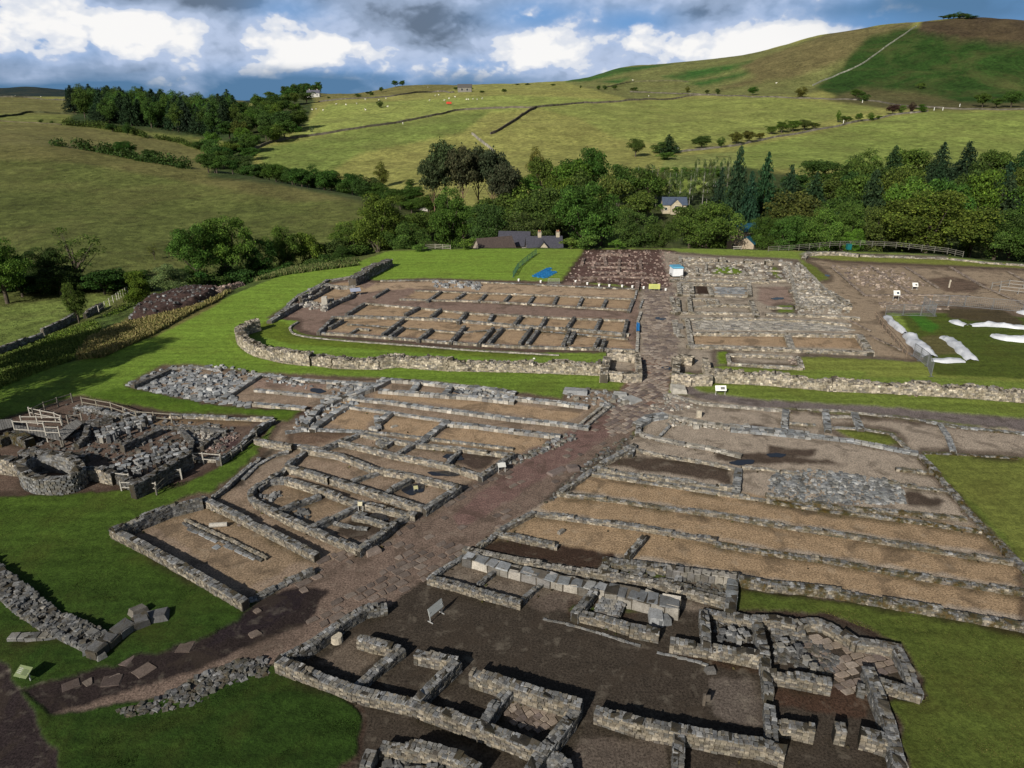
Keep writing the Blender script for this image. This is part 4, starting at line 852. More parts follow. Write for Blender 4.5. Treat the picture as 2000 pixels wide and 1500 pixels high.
# ---- fort: curtain wall
FW = dict(pal='warm', face='cream', L=.52, ch=.27, moss=.45)
t = ruin('fort_wall', 'tall curved stone fort wall sweeping from the rounded corner to the left gate tower', 'wall', [
 ([(497, 622), (474, 629), (466, 641), (478, 655), (500, 667), (550, 679), (600, 685)], 1.9, 2.2, dict(FW, smooth=True, ruin=.15)), ([(600, 685), (650, 692), (700, 694), (740, 694), (775, 690), (875, 697), (1000, 699), (1090, 702), (1182, 706)], 1.9, 2.0, dict(FW, ruin=.3))])
t = ruin('fort_wall', 'stone fort wall running right from the gate to the picture edge', 'wall', [
 ([(1396, 720), (1500, 725), (1625, 736), (1750, 741), (1875, 748), (2000, 757), (2120, 768)], 1.9, 1.9, dict(FW, ruin=.25))])
GTW = dict(FW, ruin=.12, moss=.25)
t = ruin('gate_tower', 'square gate tower stump left of the flagged street', 'ruin', [([(1186, 692), (1182, 706), (1180, 722)], 1.6, 1.8, GTW), ([(1180, 722), (1215, 726), (1248, 725)], 1.3, 1.5, GTW), ([(1249, 722), (1248, 708), (1246, 693)], 1.2, 1.5, GTW), ([(1242, 690), (1212, 686), (1190, 686)], 1.2, 1.4, GTW)])
t = ruin('gate_tower', 'square gate tower stump right of the flagged street', 'ruin', [([(1322, 700), (1320, 725)], 1.5, 1.7, GTW), ([(1319, 726), (1350, 730), (1386, 730)], 1.3, 1.7, GTW), ([(1387, 728), (1383, 712), (1378, 698)], 1.3, 1.7, GTW), ([(1320, 696), (1336, 691), (1350, 694)], 1.4, 1.4, GTW)])
t = ruin('fort_wall', 'dark tall fragment of fort wall at the far grass edge behind the temple ruin', 'wall', [([(690, 536), (720, 520), (757, 503)], 2.6, 2.2, dict(pal='dark', face='dark', ruin=.1)), ([(700, 545), (730, 533), (765, 515)], 1.2, .6, dict(pal='grey'))])
t = ruin('ruined_temple', 'jumbled temple ruin with two white stones, at the far left corner of the fort', 'ruin', [
 ([(589, 584), (615, 572), (641, 557)], .9, 1.0, dict(pal='dark', face='grey')), ([(587, 577), (615, 563), (639, 550)], 1.2, .9, dict(pal='grey')), ([(635, 596), (655, 586), (680, 577), (692, 567)], .9, .9), ([(640, 555), (665, 558), (690, 557)], 1.4, .7, dict(pal='pale')), ([(650, 545), (680, 540), (712, 536)], 1.5, .5, dict(pal='pale')),
 ([(527, 621), (550, 607), (577, 592)], 1.4, 1.0, dict(pal='grey', face='grey')), ([(540, 612), (590, 570), (640, 545)], 1.0, .5, dict(pal='grey', ruin=.7))])
m = rubble_mb([(588, 596), (612, 590), (650, 592), (640, 608), (600, 606)], 60, .4, 1.1, 'pale', .1); bld_part(t, m)
# barracks inside the fort
FB = dict(pal='grey', face='warm', moss=.5, ruin=.35); FX = dict(pal='dark', face='grey', moss=.2, ruin=.08)
def rowwalls(px, w, h, o, cross, cw=.8, chh=.7): return [(px, w, h, o)]+[([a, b], cw, chh, FX) for a, b in cross]
t = ruin('ruined_barrack_block', 'front barrack row inside the fort with paired dark cross walls', 'ruin',
 rowwalls([(622, 648), (695, 652), (812, 661), (900, 668), (1000, 674), (1175, 679), (1237, 682)], .8, .45, FB, [((622, 646), (650, 619)), ((645, 636), (668, 623)), ((748, 650), (787, 621)), ((763, 653), (785, 637)), ((817, 661), (842, 641)), ((880, 665), (907, 635)), ((935, 669), (963, 638)), ((955, 666), (980, 639)), ((1015, 668), (1037, 638)), ((1031, 667), (1050, 643)), ((1100, 671), (1112, 643)), ((1111, 666), (1122, 646)), ((1161, 676), (1170, 658)), ((1175, 678), (1181, 661))])
 + [([(680, 632), (800, 640), (900, 648), (1000, 640), (1090, 648), (1225, 660)], .6, .3, dict(FB, ruin=.7)), ([(680, 652), (700, 640), (720, 642)], .6, .4, FB)])
t = ruin('ruined_barrack_block', 'middle barrack row inside the fort with single dark cross walls', 'ruin',
 rowwalls([(650, 618), (700, 616), (800, 619), (875, 622), (1000, 633), (1150, 643), (1225, 651)], 1.2, .45, FB, [((677, 611), (710, 591)), ((792, 611), (817, 598)), ((842, 616), (860, 601)), ((895, 626), (910, 608)), ((955, 623), (962, 612)), ((1004, 631), (1017, 615)), ((1055, 636), (1066, 618)), ((1107, 638), (1121, 618)), ((1162, 643), (1173, 621)), ((1218, 651), (1225, 623))])
 + [([(712, 591), (825, 601), (925, 611), (1000, 614), (1125, 621), (1225, 624)], .7, .35, dict(FB, pal='pale'))])
t = ruin('ruined_barrack_block', 'rear barrack row inside the fort, lowest walls nearest the excavation', 'ruin',
 rowwalls([(782, 583), (912, 586), (1000, 590), (1125, 598), (1228, 604)], .7, .35, dict(FB, pal='pale'), [((732, 578), (757, 563)), ((835, 586), (860, 568)), ((891, 582), (907, 571)), ((936, 586), (948, 573)), ((986, 586), (996, 575)), ((1032, 591), (1042, 577)), ((1081, 593), (1088, 578)), ((1130, 595), (1137, 580)), ((1177, 598), (1184, 584)), ((1228, 606), (1237, 584))], .8, .5)
 + [([(812, 566), (937, 571), (1000, 573), (1125, 578), (1237, 583)], .7, .3, dict(FB, pal='pale')), ([(745, 547), (850, 546), (1000, 552), (1120, 558), (1240, 563)], .8, .3, dict(FB, pal='grey', ruin=.6))])
m = rubble_mb([(845, 550), (935, 552), (940, 568), (850, 562)], 80, .4, 1.0, 'blue', .1); bld_part(t, m)
t = ruin('stone_kerb', 'thin curved stone kerb along the strip of grass inside the fort wall', 'kerb', [([(581, 628), (568, 636), (567, 643), (582, 653), (650, 662), (800, 673), (925, 683), (1000, 687), (1090, 692)], .5, .3, dict(pal='pale', smooth=True, ruin=.2))])
t = ruin('street_drain', 'narrow stone street drain with deep shadow, left edge of the flagged street', 'drain', [([(1244, 566), (1240, 582)], .5, .3, dict(pal='grey')), ([(1252, 608), (1246, 625), (1246, 655), (1244, 684)], .7, .35, dict(pal='pale')), ([(1256, 584), (1250, 600)], .5, .3)])
# right half of the fort
PW = dict(pal='pale', face='warm', moss=.4, ruin=.2)
t = ruin('ruined_headquarters', 'headquarters ruin with deep dark rooms, two ranges right of the street in the fort', 'ruin', [
 ([(1311, 578), (1321, 607)], 1.0, .8, PW), ([(1324, 581), (1326, 606)], 1.0, .8, PW), ([(1346, 580), (1349, 606)], 1.1, .7, PW), ([(1312, 608), (1400, 609), (1478, 611)], .9, .5, PW), ([(1358, 598), (1410, 593), (1466, 596)], .9, .5, PW), ([(1467, 586), (1478, 610)], 1.3, .9, PW), ([(1356, 582), (1400, 584)], 1.0, .5, PW), ([(1400, 584), (1402, 592)], .8, .6, PW), ([(1380, 585), (1384, 594)], .6, .5, PW),
 ([(1326, 551), (1400, 553), (1462, 551)], 1.0, .6, PW), ([(1312, 546), (1327, 543), (1420, 545), (1500, 549)], 1.0, .5, PW), ([(1350, 553), (1352, 573)], 1.3, .9, PW), ([(1326, 552), (1328, 572)], 1.3, .6, PW), ([(1386, 560), (1391, 575)], 1.2, .5, PW), ([(1463, 553), (1465, 573)], 1.2, .7, PW), ([(1320, 573), (1400, 575), (1457, 577)], .8, .4, PW)])
m = paving_mb([(1395, 562), (1460, 560), (1458, 575), (1400, 576)], 1.2, .15, .9, 'blue', .1, 0.0); bld_part(t, m, 'floor_paving'); m = rubble_mb([(1328, 552), (1350, 552), (1352, 572), (1330, 572)], 70, .3, .8, 'pale', .1); bld_part(t, m)
t = ruin('ruined_house', 'ruin of tangled pale walls round a small oval lawn, far side of the fort', 'ruin', [
 ([(1330, 501), (1415, 504)], 1.3, .8, PW), ([(1335, 513), (1420, 512), (1480, 516)], 1.1, .5, PW), ([(1328, 500), (1332, 540)], 1.0, .6, PW), ([(1360, 520), (1362, 533)], .9, .7, PW), ([(1340, 530), (1400, 536), (1500, 540)], 1.0, .5, PW), ([(1380, 514), (1378, 530)], .8, .5, PW), ([(1440, 522), (1462, 535)], .8, .3, PW), ([(1460, 525), (1530, 528)], .9, .4, PW),
 ([(1404, 503), (1417, 503)], 2.2, 1.2, dict(PW, name='pier', ext=False)), ([(1454, 506), (1468, 506)], 2.2, 1.2, dict(PW, name='pier', ext=False)), ([(1495, 507), (1508, 507)], 2.2, 1.2, dict(PW, name='pier', ext=False))])
m = rubble_mb([(1335, 505), (1500, 512), (1530, 545), (1340, 545)], 260, .3, 1.0, 'pale', .2); bld_part(t, m)
t = ruin('ruined_granary', 'granary ruin with a broad flagged loading floor above two sandy rooms', 'ruin', [
 ([(1335, 621), (1420, 620), (1500, 621), (1600, 626), (1660, 632)], .9, .5, PW), ([(1352, 648), (1420, 649), (1500, 649), (1600, 651), (1676, 652)], 1.0, .6, PW), ([(1342, 622), (1346, 645), (1350, 671)], 1.2, .6, PW), ([(1345, 672), (1400, 674), (1500, 678), (1600, 682), (1700, 686)], 1.0, .6, PW), ([(1538, 652), (1547, 678)], 1.5, .5, PW), ([(1680, 653), (1700, 684)], 1.6, .8, PW), ([(1318, 625), (1322, 650), (1330, 655)], 1.5, .3, dict(PW, ruin=.6))])
m = paving_mb([(1355, 624), (1500, 624), (1640, 630), (1670, 647), (1500, 646), (1355, 645)], .75, .25, .97, 'pale', .2, -.14, asp=1.6); bld_part(t, m, 'floor_paving')
t = ruin('ruined_outbuilding', 'small low oblong ruin on the strip of grass just inside the right fort wall', 'ruin', [([(1424, 690), (1500, 692), (1558, 696)], .8, .5, PW), ([(1560, 698), (1567, 714)], 1.0, .6, PW), ([(1424, 707), (1500, 712), (1565, 716)], .8, .6, PW), ([(1422, 691), (1425, 706)], .8, .6, PW)])
m = rubble_mb([(1540, 697), (1556, 698), (1562, 713), (1545, 711)], 40, .3, .6, 'slab', .1); bld_part(t, m)
t = ruin('ruined_annexe', 'diagonal band of ruined stone ranges between the headquarters and the bare earth', 'ruin', [
 ([(1540, 516), (1550, 555), (1560, 600)], 1.0, .5, PW), ([(1565, 516), (1600, 552), (1640, 590)], .9, .5, PW), ([(1545, 566), (1580, 564), (1612, 566)], 1.2, .6, PW), ([(1556, 596), (1610, 594), (1660, 597)], 1.3, .7, PW), ([(1500, 611), (1600, 614), (1676, 619)], 1.1, .5, PW), ([(1555, 577), (1600, 576), (1630, 580)], 1.0, .5, PW), ([(1630, 572), (1660, 592)], 1.1, .8, PW), ([(1545, 544), (1580, 541)], .9, .5, PW), ([(1500, 545), (1537, 545)], 1.0, .6, PW), ([(1500, 598), (1545, 600)], .9, .5, PW)])
m = rubble_mb([(1520, 510), (1562, 514), (1600, 552), (1660, 592), (1560, 596), (1545, 560)], 420, .3, .9, 'pale', .2); bld_part(t, m)
m = rubble_mb([(1560, 580), (1640, 582), (1660, 615), (1555, 612)], 200, .3, .8, 'pale', .3); bld_part(t, m)
DW = dict(pal='slab', face='slab', moss=.3, ruin=.8)
t = ruin('ruined_barrack_footings', 'faint low footings crossing the bare brown earth at the far right of the fort', 'ruin', [
 ([(1625, 521), (1690, 576)], .9, .25, DW), ([(1700, 518), (1777, 571)], 1.1, .25, DW), ([(1770, 521), (1832, 561)], 1.0, .25, DW), ([(1857, 521), (1925, 561), (2000, 592)], 1.0, .25, DW), ([(1690, 576), (1780, 574), (1887, 577)], .9, .25, DW), ([(1970, 530), (2050, 575)], .9, .2, DW), ([(1680, 545), (1760, 540)], 1.0, .2, DW), ([(1720, 556), (1690, 550)], .8, .2, DW), ([(1660, 625), (1700, 645)], .5, .2, DW), ([(1700, 655), (1800, 700)], .6, .2, DW), ([(1720, 590), (1850, 602)], 1.2, .3, DW)])
m = rubble_mb([(1625, 520), (1740, 525), (1820, 560), (1690, 570)], 260, .3, .8, 'slab', .1); bld_part(t, m); m = rubble_mb([(1700, 575), (1900, 578), (1850, 605), (1720, 605)], 150, .3, .7, 'slab', .2); bld_part(t, m)
t = ruin('fort_wall', 'low curved pale rampart wall with a grass verge, far right edge of the fort', 'wall', [([(1571, 499), (1584, 492), (1640, 491), (1675, 495)], 1.5, 1.0, dict(PW, smooth=True)), ([(1675, 497), (1850, 503), (1925, 511), (2000, 516), (2100, 525)], 1.3, .55, dict(PW, ruin=.4))])
# dark excavation
t = ruin('excavation_trench', 'dark reddish excavation full of half dug walls at the far edge of the fort', 'excavation', [
 ([(1150, 520), (1180, 519), (1240, 521)], 1.0, .45, dict(pal='red')), ([(1180, 501), (1184, 517)], 1.1, .5, dict(pal='red')), ([(1140, 503), (1136, 515)], 1.0, .5, dict(pal='red')), ([(1210, 505), (1208, 530)], .9, .5, dict(pal='red')), ([(1250, 505), (1252, 522)], .9, .5, dict(pal='red')), ([(1130, 541), (1200, 538), (1290, 541)], 1.1, .4, dict(pal='red')), ([(1120, 552), (1160, 545)], .8, .4, dict(pal='red')), ([(1170, 530), (1260, 532)], .9, .4, dict(pal='red')), ([(1175, 492), (1224, 494)], 1.6, .8, dict(pal='red')), ([(1246, 548), (1244, 562)], 1.2, .6, dict(pal='red')), ([(1272, 542), (1278, 550)], 1.1, .6, dict(pal='red')), ([(1145, 512), (1260, 512)], .7, .3, dict(pal='red'))])
m = rubble_mb([(1142, 490), (1290, 488), (1320, 492), (1315, 560), (1240, 560), (1102, 549)], 620, .2, .65, 'red', 0); bld_part(t, m)
# street surface
rd = MB()
rot_ = math.atan2(13, 62)
paving_mb([(1258, 565), (1322, 565), (1322, 700), (1310, 712), (1256, 712), (1258, 640)], 1.0, .09, .97, 'slab', .1, -rot_, mb=rd)
paving_mb([(1254, 712), (1312, 712), (1305, 760), (1292, 800), (1240, 845), (1190, 850), (1180, 820), (1215, 770)], .9, .11, .97, 'slab', .1, .8, mb=rd)
paving_mb([(1295, 765), (1370, 785), (1320, 800), (1260, 822), (1280, 795)], .9, .10, .85, 'slab', .1, .5, mb=rd)
for q, cov in (([(1180, 800), (1230, 850), (1090, 960), (900, 1082), (760, 1182), (600, 1110), (770, 1035), (1000, 895), (1140, 825)], .10), ([(860, 1040), (900, 1082), (780, 1172), (640, 1240), (620, 1200), (740, 1120), (800, 1090)], .75), ([(770, 1025), (1000, 900), (1010, 912), (800, 1035), (640, 1115), (590, 1130), (600, 1110)], .6), ([(560, 1130), (640, 1110), (600, 1150), (500, 1195), (470, 1185)], .6), ([(620, 1200), (560, 1285), (200, 1370), (60, 1350), (300, 1275), (425, 1240), (500, 1190)], .05), ([(1050, 985), (1235, 850), (1225, 875), (1100, 960)], .2)):
    paving_mb(q, .95, .09, cov, 'bed', .05, .75, mb=rd, jit=.3, gap=.86)
o = rd.build('street_paving', M_STONE); tag(o, kind='structure')
def loose(name, label, cat, mb, grp=None):
    o = mb.build(name, M_STONE); return tag(o, label, cat, grp)
tag(rubble_mb([(300, 1370), (380, 1325), (460, 1290), (520, 1290), (530, 1318), (430, 1345), (400, 1375), (250, 1402), (230, 1390)], 1100, .10, .5, 'dark', .5).build('rubble', M_STONE), 'dark loose rubble between the lower street and the bottom lawn', 'rubble', kind='stuff')
tag(rubble_mb([(1240, 850), (1222, 880), (1100, 968), (1060, 985), (1100, 945), (1190, 868)], 220, .12, .5, 'dark', .7).build('rubble', M_STONE), 'mossy loose rubble on the right verge of the reddish street', 'rubble', kind='stuff')
tag(rubble_mb([(1105, 760), (1218, 766), (1225, 790), (1190, 800), (1110, 778)], 110, .2, .8, 'grey', .4).build('rubble', M_STONE), 'scattered stones between the fort lawn and the flagged street', 'rubble', kind='stuff')
tag(rubble_mb([(1745, 745), (1800, 755), (1795, 778), (1775, 778), (1760, 765)], 130, .12, .5, 'slab', .5).build('rubble', M_STONE), 'brown earthy scree spilling onto the grass below the right fort wall', 'rubble', kind='stuff')
# loose worked blocks
def block(label, px, py, l, w, h, rz=0, pal='blue', name='stone_block', grp=None):
    x, y = G(px, py, h); m = MB(); stones(m, np.array([[x, y, -.03]]), np.array([rz]), np.array([[l, w, h]]), pal, .1, .88); o = m.build(name, M_STONE); return tag(o, label, 'stone block', grp)
block('upright grey block with one small stone beside it, right of the square platform', 1281, 1188, 1.0, 2.4, .7, -.1)
block('squat rounded grey block, lowest of those right of the square platform', 1296, 1205, 1.0, .8, .5, .3)
block('large flat slab lying on edge at the corner of the reddish street and strip houses', 728, 1072, 1.3, .9, .35, .6, 'slab')
block('big rounded stone on the verge where the grey footpath meets the flagged street', 1326, 755, 1.9, 1.5, .8, 0, 'pale')
block('long grey slab at the end of the upper lawn beside the flagged street', 1124, 760, 3.2, 1.1, .6, -.15)
block('tilted grey slab lying just left of the flagged street', 1212, 767, 1.8, 1.0, .6, -.1)
block('broad flat blue grey slab at the left edge of the flagged street', 1232, 778, 2.2, 2.0, .35, .6)
block('square brown stone in the dark verge right of the reddish street', 1119, 910, 1.2, 1.0, .45, .3, 'slab')
block('flat brown slab lying along the right verge of the reddish street', 1088, 918, 2.2, .9, .2, .7, 'slab')
for q in ((150, 1392), (140, 1318), (280, 1308), (365, 1260), (300, 1295), (215, 1325), (235, 1285), (500, 1240)): pass
for lab, x, y, s in (('pale pink paving slab bedded in the lower street, nearest the boulder spur', 237, 1286, 1.4), ('round pinkish slab at the grass edge of the lower street', 363, 1260, 1.3), ('pinkish slab in the middle of the dark lower street', 280, 1308, 1.2), ('worn grey slab left of the pinkish slab in the dark lower street', 218, 1328, 1.2), ('small tan slab at the left end of the dark lower street', 138, 1336, 1.0), ('triangular pink slab beside the foot of the boulder spur', 212, 1290, 1.1)):
    block(lab, x, y, s*1.05, s*.85, .08, R.uniform(0, 3), 'wet', 'paving_slab')
def cyl(label, px, py, r, h, name, pal, lean=0):
    x, y = G(px, py, h/2); m = MB(); c = PAL[pal][2]
    if lean: m.tube([(x-h/2, y, r), (x+h/2, y+.2, r)], [r, r*.95], 10, (*c, .1)); m.disc((x-h/2, y, r), .01, .01, 6, (*c, 0))
    else: m.disc((x, y, 0), r, h, 12, (*c, .1), .92)
    o = m.build(name, M_STONE, smooth=False); return tag(o, label, 'stone')
cyl('pale round millstone leaning on the street wall of the courtyard house', 658, 1247, .42, .5, 'millstone', 'warm')
cyl('fallen stone column drum lying on the sandy floor near the drain', 424, 1016, .22, 1.5, 'column_drum', 'pale', 1)
block('small pale altar stone standing in the sandy yard right of the flagged street', 1366, 801, .6, .5, .9, 0, 'warm', 'altar_stone')
block('small square pale stone on the footings below the altar stone', 1360, 829, .6, .5, .5, 0, 'pale', 'altar_stone')
block('tiny pale stone lying in the sandy room beside the cross wall', 1096, 1035, .7, .35, .3, .8, 'pale')
block('pale u shaped stone at the end of the thin gutter in the dark courtyard', 1388, 1305, .7, .45, .35, .1, 'pale')
block('small white dressed stone on the sandy yard above the strip houses', 770, 831, .8, .35, .2, .7, 'pale')
block('upright white stone standing in the temple ruin', 633, 579, 1.1, .7, 1.7, 0, 'pale', 'altar_stone'); block('squat white stone beside the upright one in the temple ruin', 645, 582, 1.3, .8, .9, 0, 'pale', 'altar_stone')
block('pale boulder standing right of the street in front of the granary', 1329, 633, .9, .8, .8, 0, 'pale')
t = ruin('stone_gutter', 'thin broken stone gutter crossing the dark courtyard', 'drain', [([(1062, 1208), (1110, 1218), (1180, 1238), (1250, 1260)], .22, .1, dict(pal='grey', ruin=.3, L=.6)), ([(1285, 1273), (1335, 1284), (1382, 1298)], .22, .1, dict(pal='grey', ruin=.3, L=.6))])
finish_ground()

# ------------------------------------------------------------------ vegetation
def cards(P_, size, col, nrm=None, spread=1.0, asp=1.0):
    """leaf-clump faces: centres (N,3), size (N,)"""
    n = len(P_); a = R.normal(0, 1, (n, 3))*spread
    if nrm is not None: a = a+nrm
    a /= np.linalg.norm(a, axis=1)[:, None]+1e-9
    r = R.normal(0, 1, (n, 3)); b = np.cross(a, r); b /= np.linalg.norm(b, axis=1)[:, None]+1e-9; c = np.cross(a, b)
    s = size[:, None]
    V = np.stack([P_-b*s*.5*asp, P_-c*s*.38*R.uniform(.6, 1.2, (n, 1)), P_+b*s*.5*asp, P_+c*s*.38*R.uniform(.6, 1.2, (n, 1))], 1).reshape(-1, 3)
    Qs = np.arange(n*4).reshape(n, 4)
    return V, Qs, np.repeat(np.concatenate([col, np.ones((n, 1))], 1), 4, 0)
GRN = np.array([(.052, .085, .018), (.070, .108, .022), (.040, .070, .016), (.090, .125, .028), (.060, .088, .026)])
def leafcol(n, pal=GRN, v=.22):
    c = pal[R.integers(0, len(pal), n)]*np.exp(R.normal(0, v, (n, 1))); return np.clip(c, .004, .6)
def sph(n):
    a = R.normal(0, 1, (n, 3)); return a/np.linalg.norm(a, axis=1)[:, None]
def crown_broad(ncl, npc, cs, zlo=.14, shape='round', pal=GRN, rad=(.10, .17), sparse=0):
    mb = MB(); cen = []
    while len(cen) < ncl:
        d = sph(1)[0]; k = R.random()**.40
        if shape == 'round': c = np.array([d[0]*.37*k, d[1]*.37*k, .56+d[2]*.33*k])
        elif shape == 'tall': c = np.array([d[0]*.33*k, d[1]*.33*k, .55+d[2]*.38*k])
        elif shape == 'wide': c = np.array([d[0]*.40*k, d[1]*.40*k, .52+d[2]*.30*k])
        elif shape == 'pine': c = np.array([d[0]*.34*k, d[1]*.34*k, .74+d[2]*.20*k])
        else: c = np.array([d[0]*.40*k, d[1]*.40*k, .42+d[2]*.40*k])
        if c[2] > zlo: cen.append(c)
    for c in cen:
        r = R.uniform(*rad); d = sph(npc); d[:, 2] = np.where(d[:, 2] < -.3, -d[:, 2], d[:, 2])
        if sparse: keep = R.random(npc) > sparse; d = d[keep]
        k = R.uniform(.62, 1.08, (len(d), 1)); p = c+d*r*k*np.array([1, 1, .82])
        tone = np.exp(R.normal(0, .16))
        mb.add(*cards(p, R.uniform(cs*.7, cs*1.3, len(p)), leafcol(len(p), pal)*tone, d*.9, .8))
    # inner foliage that closes the crown
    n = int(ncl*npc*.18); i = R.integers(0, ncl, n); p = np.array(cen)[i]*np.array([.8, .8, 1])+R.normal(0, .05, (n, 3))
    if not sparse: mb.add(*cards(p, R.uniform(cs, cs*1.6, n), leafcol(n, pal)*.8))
    return mb.arrays(), cen
def crown_conifer(nl=26, pal=None, cs=.045, width=1.0):
    pal = np.array([(.020, .038, .020), (.028, .048, .024), (.036, .058, .028)]) if pal is None else pal
    mb = MB()
    for i in range(nl):
        z = .08+.90*(i/nl)**.92; rr = .5*width*(1-z)**.85*R.uniform(.8, 1.12)+.012
        nb = int(6+14*(1-z)); 
        for b in range(nb):
            a = R.uniform(0, 6.28); L_ = rr*R.uniform(.75, 1.1); m = max(3, int(L_/.018)); t = np.linspace(.12, 1, m)
            p = np.column_stack([np.cos(a)*L_*t, np.sin(a)*L_*t, z+.035-.09*t*t*(1-z)-.02+R.normal(0, .006, m)])+R.normal(0, .006, (m, 3))
            mb.add(*cards(p, R.uniform(cs*.6, cs*1.1, m), leafcol(m, pal, .25), np.array([[0, 0, .8]]), .7))
    return mb.arrays(), []
def trunk_arrays(cen, h=.6, r=.022, nb=6, col=(.085, .07, .055)):
    mb = MB(); mb.tube([(0, 0, -.03), (.004, 0, h*.4), (.01, .006, h*.75), (.012, .0, h)], [r*1.3, r, r*.75, r*.35], 7, (*col, 1))
    for c in cen[:nb]:
        z0 = R.uniform(.25, .6)*h; mb.tube([(0.003, 0, z0), (c[0]*.45, c[1]*.45, (z0+c[2])/2), (c[0]*.9, c[1]*.9, c[2])], [r*.55, r*.35, r*.12], 5, (*col, 1))
    return mb.arrays()
PROTO = {}
def proto(key, cr, h=.6, r=.022, nb=6, col=(.085, .07, .055)):
    (V, Q_, C_), cen = cr; cm = mesh_from('crown_'+key, V, Q_, C_, mats=(M_LEAF,))
    V, Q_, C_ = trunk_arrays(cen, h, r, nb, col); tm = mesh_from('trunk_'+key, V, Q_, C_, smooth=True, mats=(M_BARK,)); PROTO[key] = (cm, tm)
proto('broad1', crown_broad(30, 190, .034)); proto('broad2', crown_broad(26, 200, .036, shape='wide')); proto('broad3', crown_broad(34, 170, .032, shape='tall')); proto('broad4', crown_broad(24, 190, .036, rad=(.12, .19)))
proto('big1', crown_broad(60, 260, .020, rad=(.07, .12)), nb=10); proto('big2', crown_broad(56, 260, .021, shape='wide', rad=(.07, .13)), nb=10); proto('big3', crown_broad(52, 250, .021, shape='tall', rad=(.07, .12)), nb=9)
proto('sparse', crown_broad(26, 120, .026, sparse=.45, rad=(.07, .12)), r=.02, nb=14)
proto('pine1', crown_broad(34, 200, .030, .5, 'pine', np.array([(.030, .045, .022), (.045, .058, .028), (.055, .066, .034)]), (.08, .14)), h=.9, r=.012, nb=8, col=(.16, .105, .07))
proto('spruce1', crown_conifer(30, cs=.055, width=1.25)); proto('spruce2', crown_conifer(32, cs=.05, width=1.15))
proto('slim', crown_broad(26, 110, .030, .12, 'tall', np.array([(.075, .105, .035), (.09, .12, .04), (.06, .09, .03)]), (.07, .12), sparse=.2), h=.9, r=.012, nb=8, col=(.30, .29, .26))
proto('bush1', crown_broad(16, 130, .06, .02, 'bush', rad=(.14, .22)), h=.3, nb=4); proto('bush2', crown_broad(13, 130, .065, .02, 'bush', rad=(.15, .24)), h=.3, nb=4)
proto('bigbush', crown_broad(50, 240, .028, .0, 'bush', rad=(.09, .15)), h=.4, nb=8)
tree_no = [0]
def tree(key, x, y, h, w, label, cat='tree', group=None, tint=(1, 1, 1), name=None, z=None, rot=None):
    zb = float(hz(x, y)) if z is None else z
    nm = name or {'spruce': 'conifer_tree', 'pine': 'pine_tree', 'slim': 'birch_tree', 'bush': 'bush', 'bigbush': 'bush'}.get(key.rstrip('0123456789'), 'broadleaf_tree')
    t = thing(nm, label, cat, (x, y, zb-.1), group, R.uniform(0, 6.28) if rot is None else rot)
    cm, tm = PROTO[key]
    for n_, me in (('trunk', tm), ('crown', cm)):
        o = link(n_, me, t); o.scale = (w*1.12, w*1.12, h*1.03)
        if n_ == 'crown': j = np.exp(R.normal(0, .08, 3)); o.color = (tint[0]*j[0]*1.0, tint[1]*j[1]*1.10, tint[2]*j[2]*1.0, 1)
    return t
def at_Y(px, Y):
    z = 0.
    for _ in range(6):
        x = (px-1000)/F*(Y*CP+(H-z)*SP); z = float(hz(x, Y))
    return x, z
def treeY(key, px, ytop, wpx, Y, label, cat='tree', group=None, tint=(1, 1, 1), name=None, hmin=3.0, hmax=32):
    x, z = at_Y(px, Y); u, yy, dz = ray(px, ytop); h = H+Y*dz/yy-z
    return tree(key, x, Y, float(np.clip(h, hmin, hmax)), wpx/F*(Y*CP+(H-z)*SP), label, cat, group, tint, name)
def treeG(key, px, ybase, ytop, wpx, label, cat='tree', group=None, tint=(1, 1, 1), name=None, hscale=1.0):
    x, y, z = GT(px, ybase); u, yy, dz = ray(px, ytop); h = max(1.2, (H+y*dz/yy-z)*hscale)
    return tree(key, x, y, h, wpx/F*(y*CP+(H-z)*SP), label, cat, group, tint, name)
BR = ['broad1', 'broad2', 'broad3', 'broad4']; BIG = ['big1', 'big2', 'big3']
def pick(l): return l[int(R.integers(0, len(l)))]
DKG = (.75, .85, .9); YG = (1.6, 1.7, 1.0); LT = (1.35, 1.45, 1.2); BRN = (1.6, .95, .9); OL = (1.2, 1.1, .9)
# --- belt behind the fort
TAKEN = []
def free(px, Y, wpx, d=.55):
    for a, b, c in TAKEN:
        if abs(b-Y) < 10 and abs(a-px) < (wpx+c)*.5*d: return False
    return True
KEEP = [(1297, 382, 1338, 396, 285), (1437, 432, 1458, 455, 208), (1300, 342, 1378, 364, 330), (1208, 430, 1224, 466, 225), (1305, 308, 1430, 320, 380), (921, 448, 1092, 500, 186)]
def clear_ok(px, ytop, ybase, wpx, Y):
    for x0, y0, x1, y1, Yk in KEEP:
        if Y < Yk and px+wpx*.42 > x0 and px-wpx*.42 < x1 and ytop < y1 and ybase > y0: return False
    return True
def where(px):
    for a, b in ((760, 'above the tall wall fragment'), (850, 'left of the pines'), (925, 'left of the barn'), (1000, 'behind the barn roof'), (1090, 'behind the farm chimneys'), (1180, 'left of the gap'), (1270, 'right of the gap'), (1350, 'beside the cottage'), (1430, 'left of the teal roofs'), (1500, 'beside the teal roofs'), (1580, 'left of the green bin'), (1700, 'behind the green bin'), (1800, 'behind the pale trunk'), (1900, 'right of the pale trunk'), (5000, 'near the right edge')):
        if px < a: return b
def tone(ti):
    s = sum(ti)/3
    return 'dark' if s < .8 else 'dusky' if s < .95 else 'green' if s < 1.03 else 'olive' if s < 1.15 else 'light green'
USED = {}
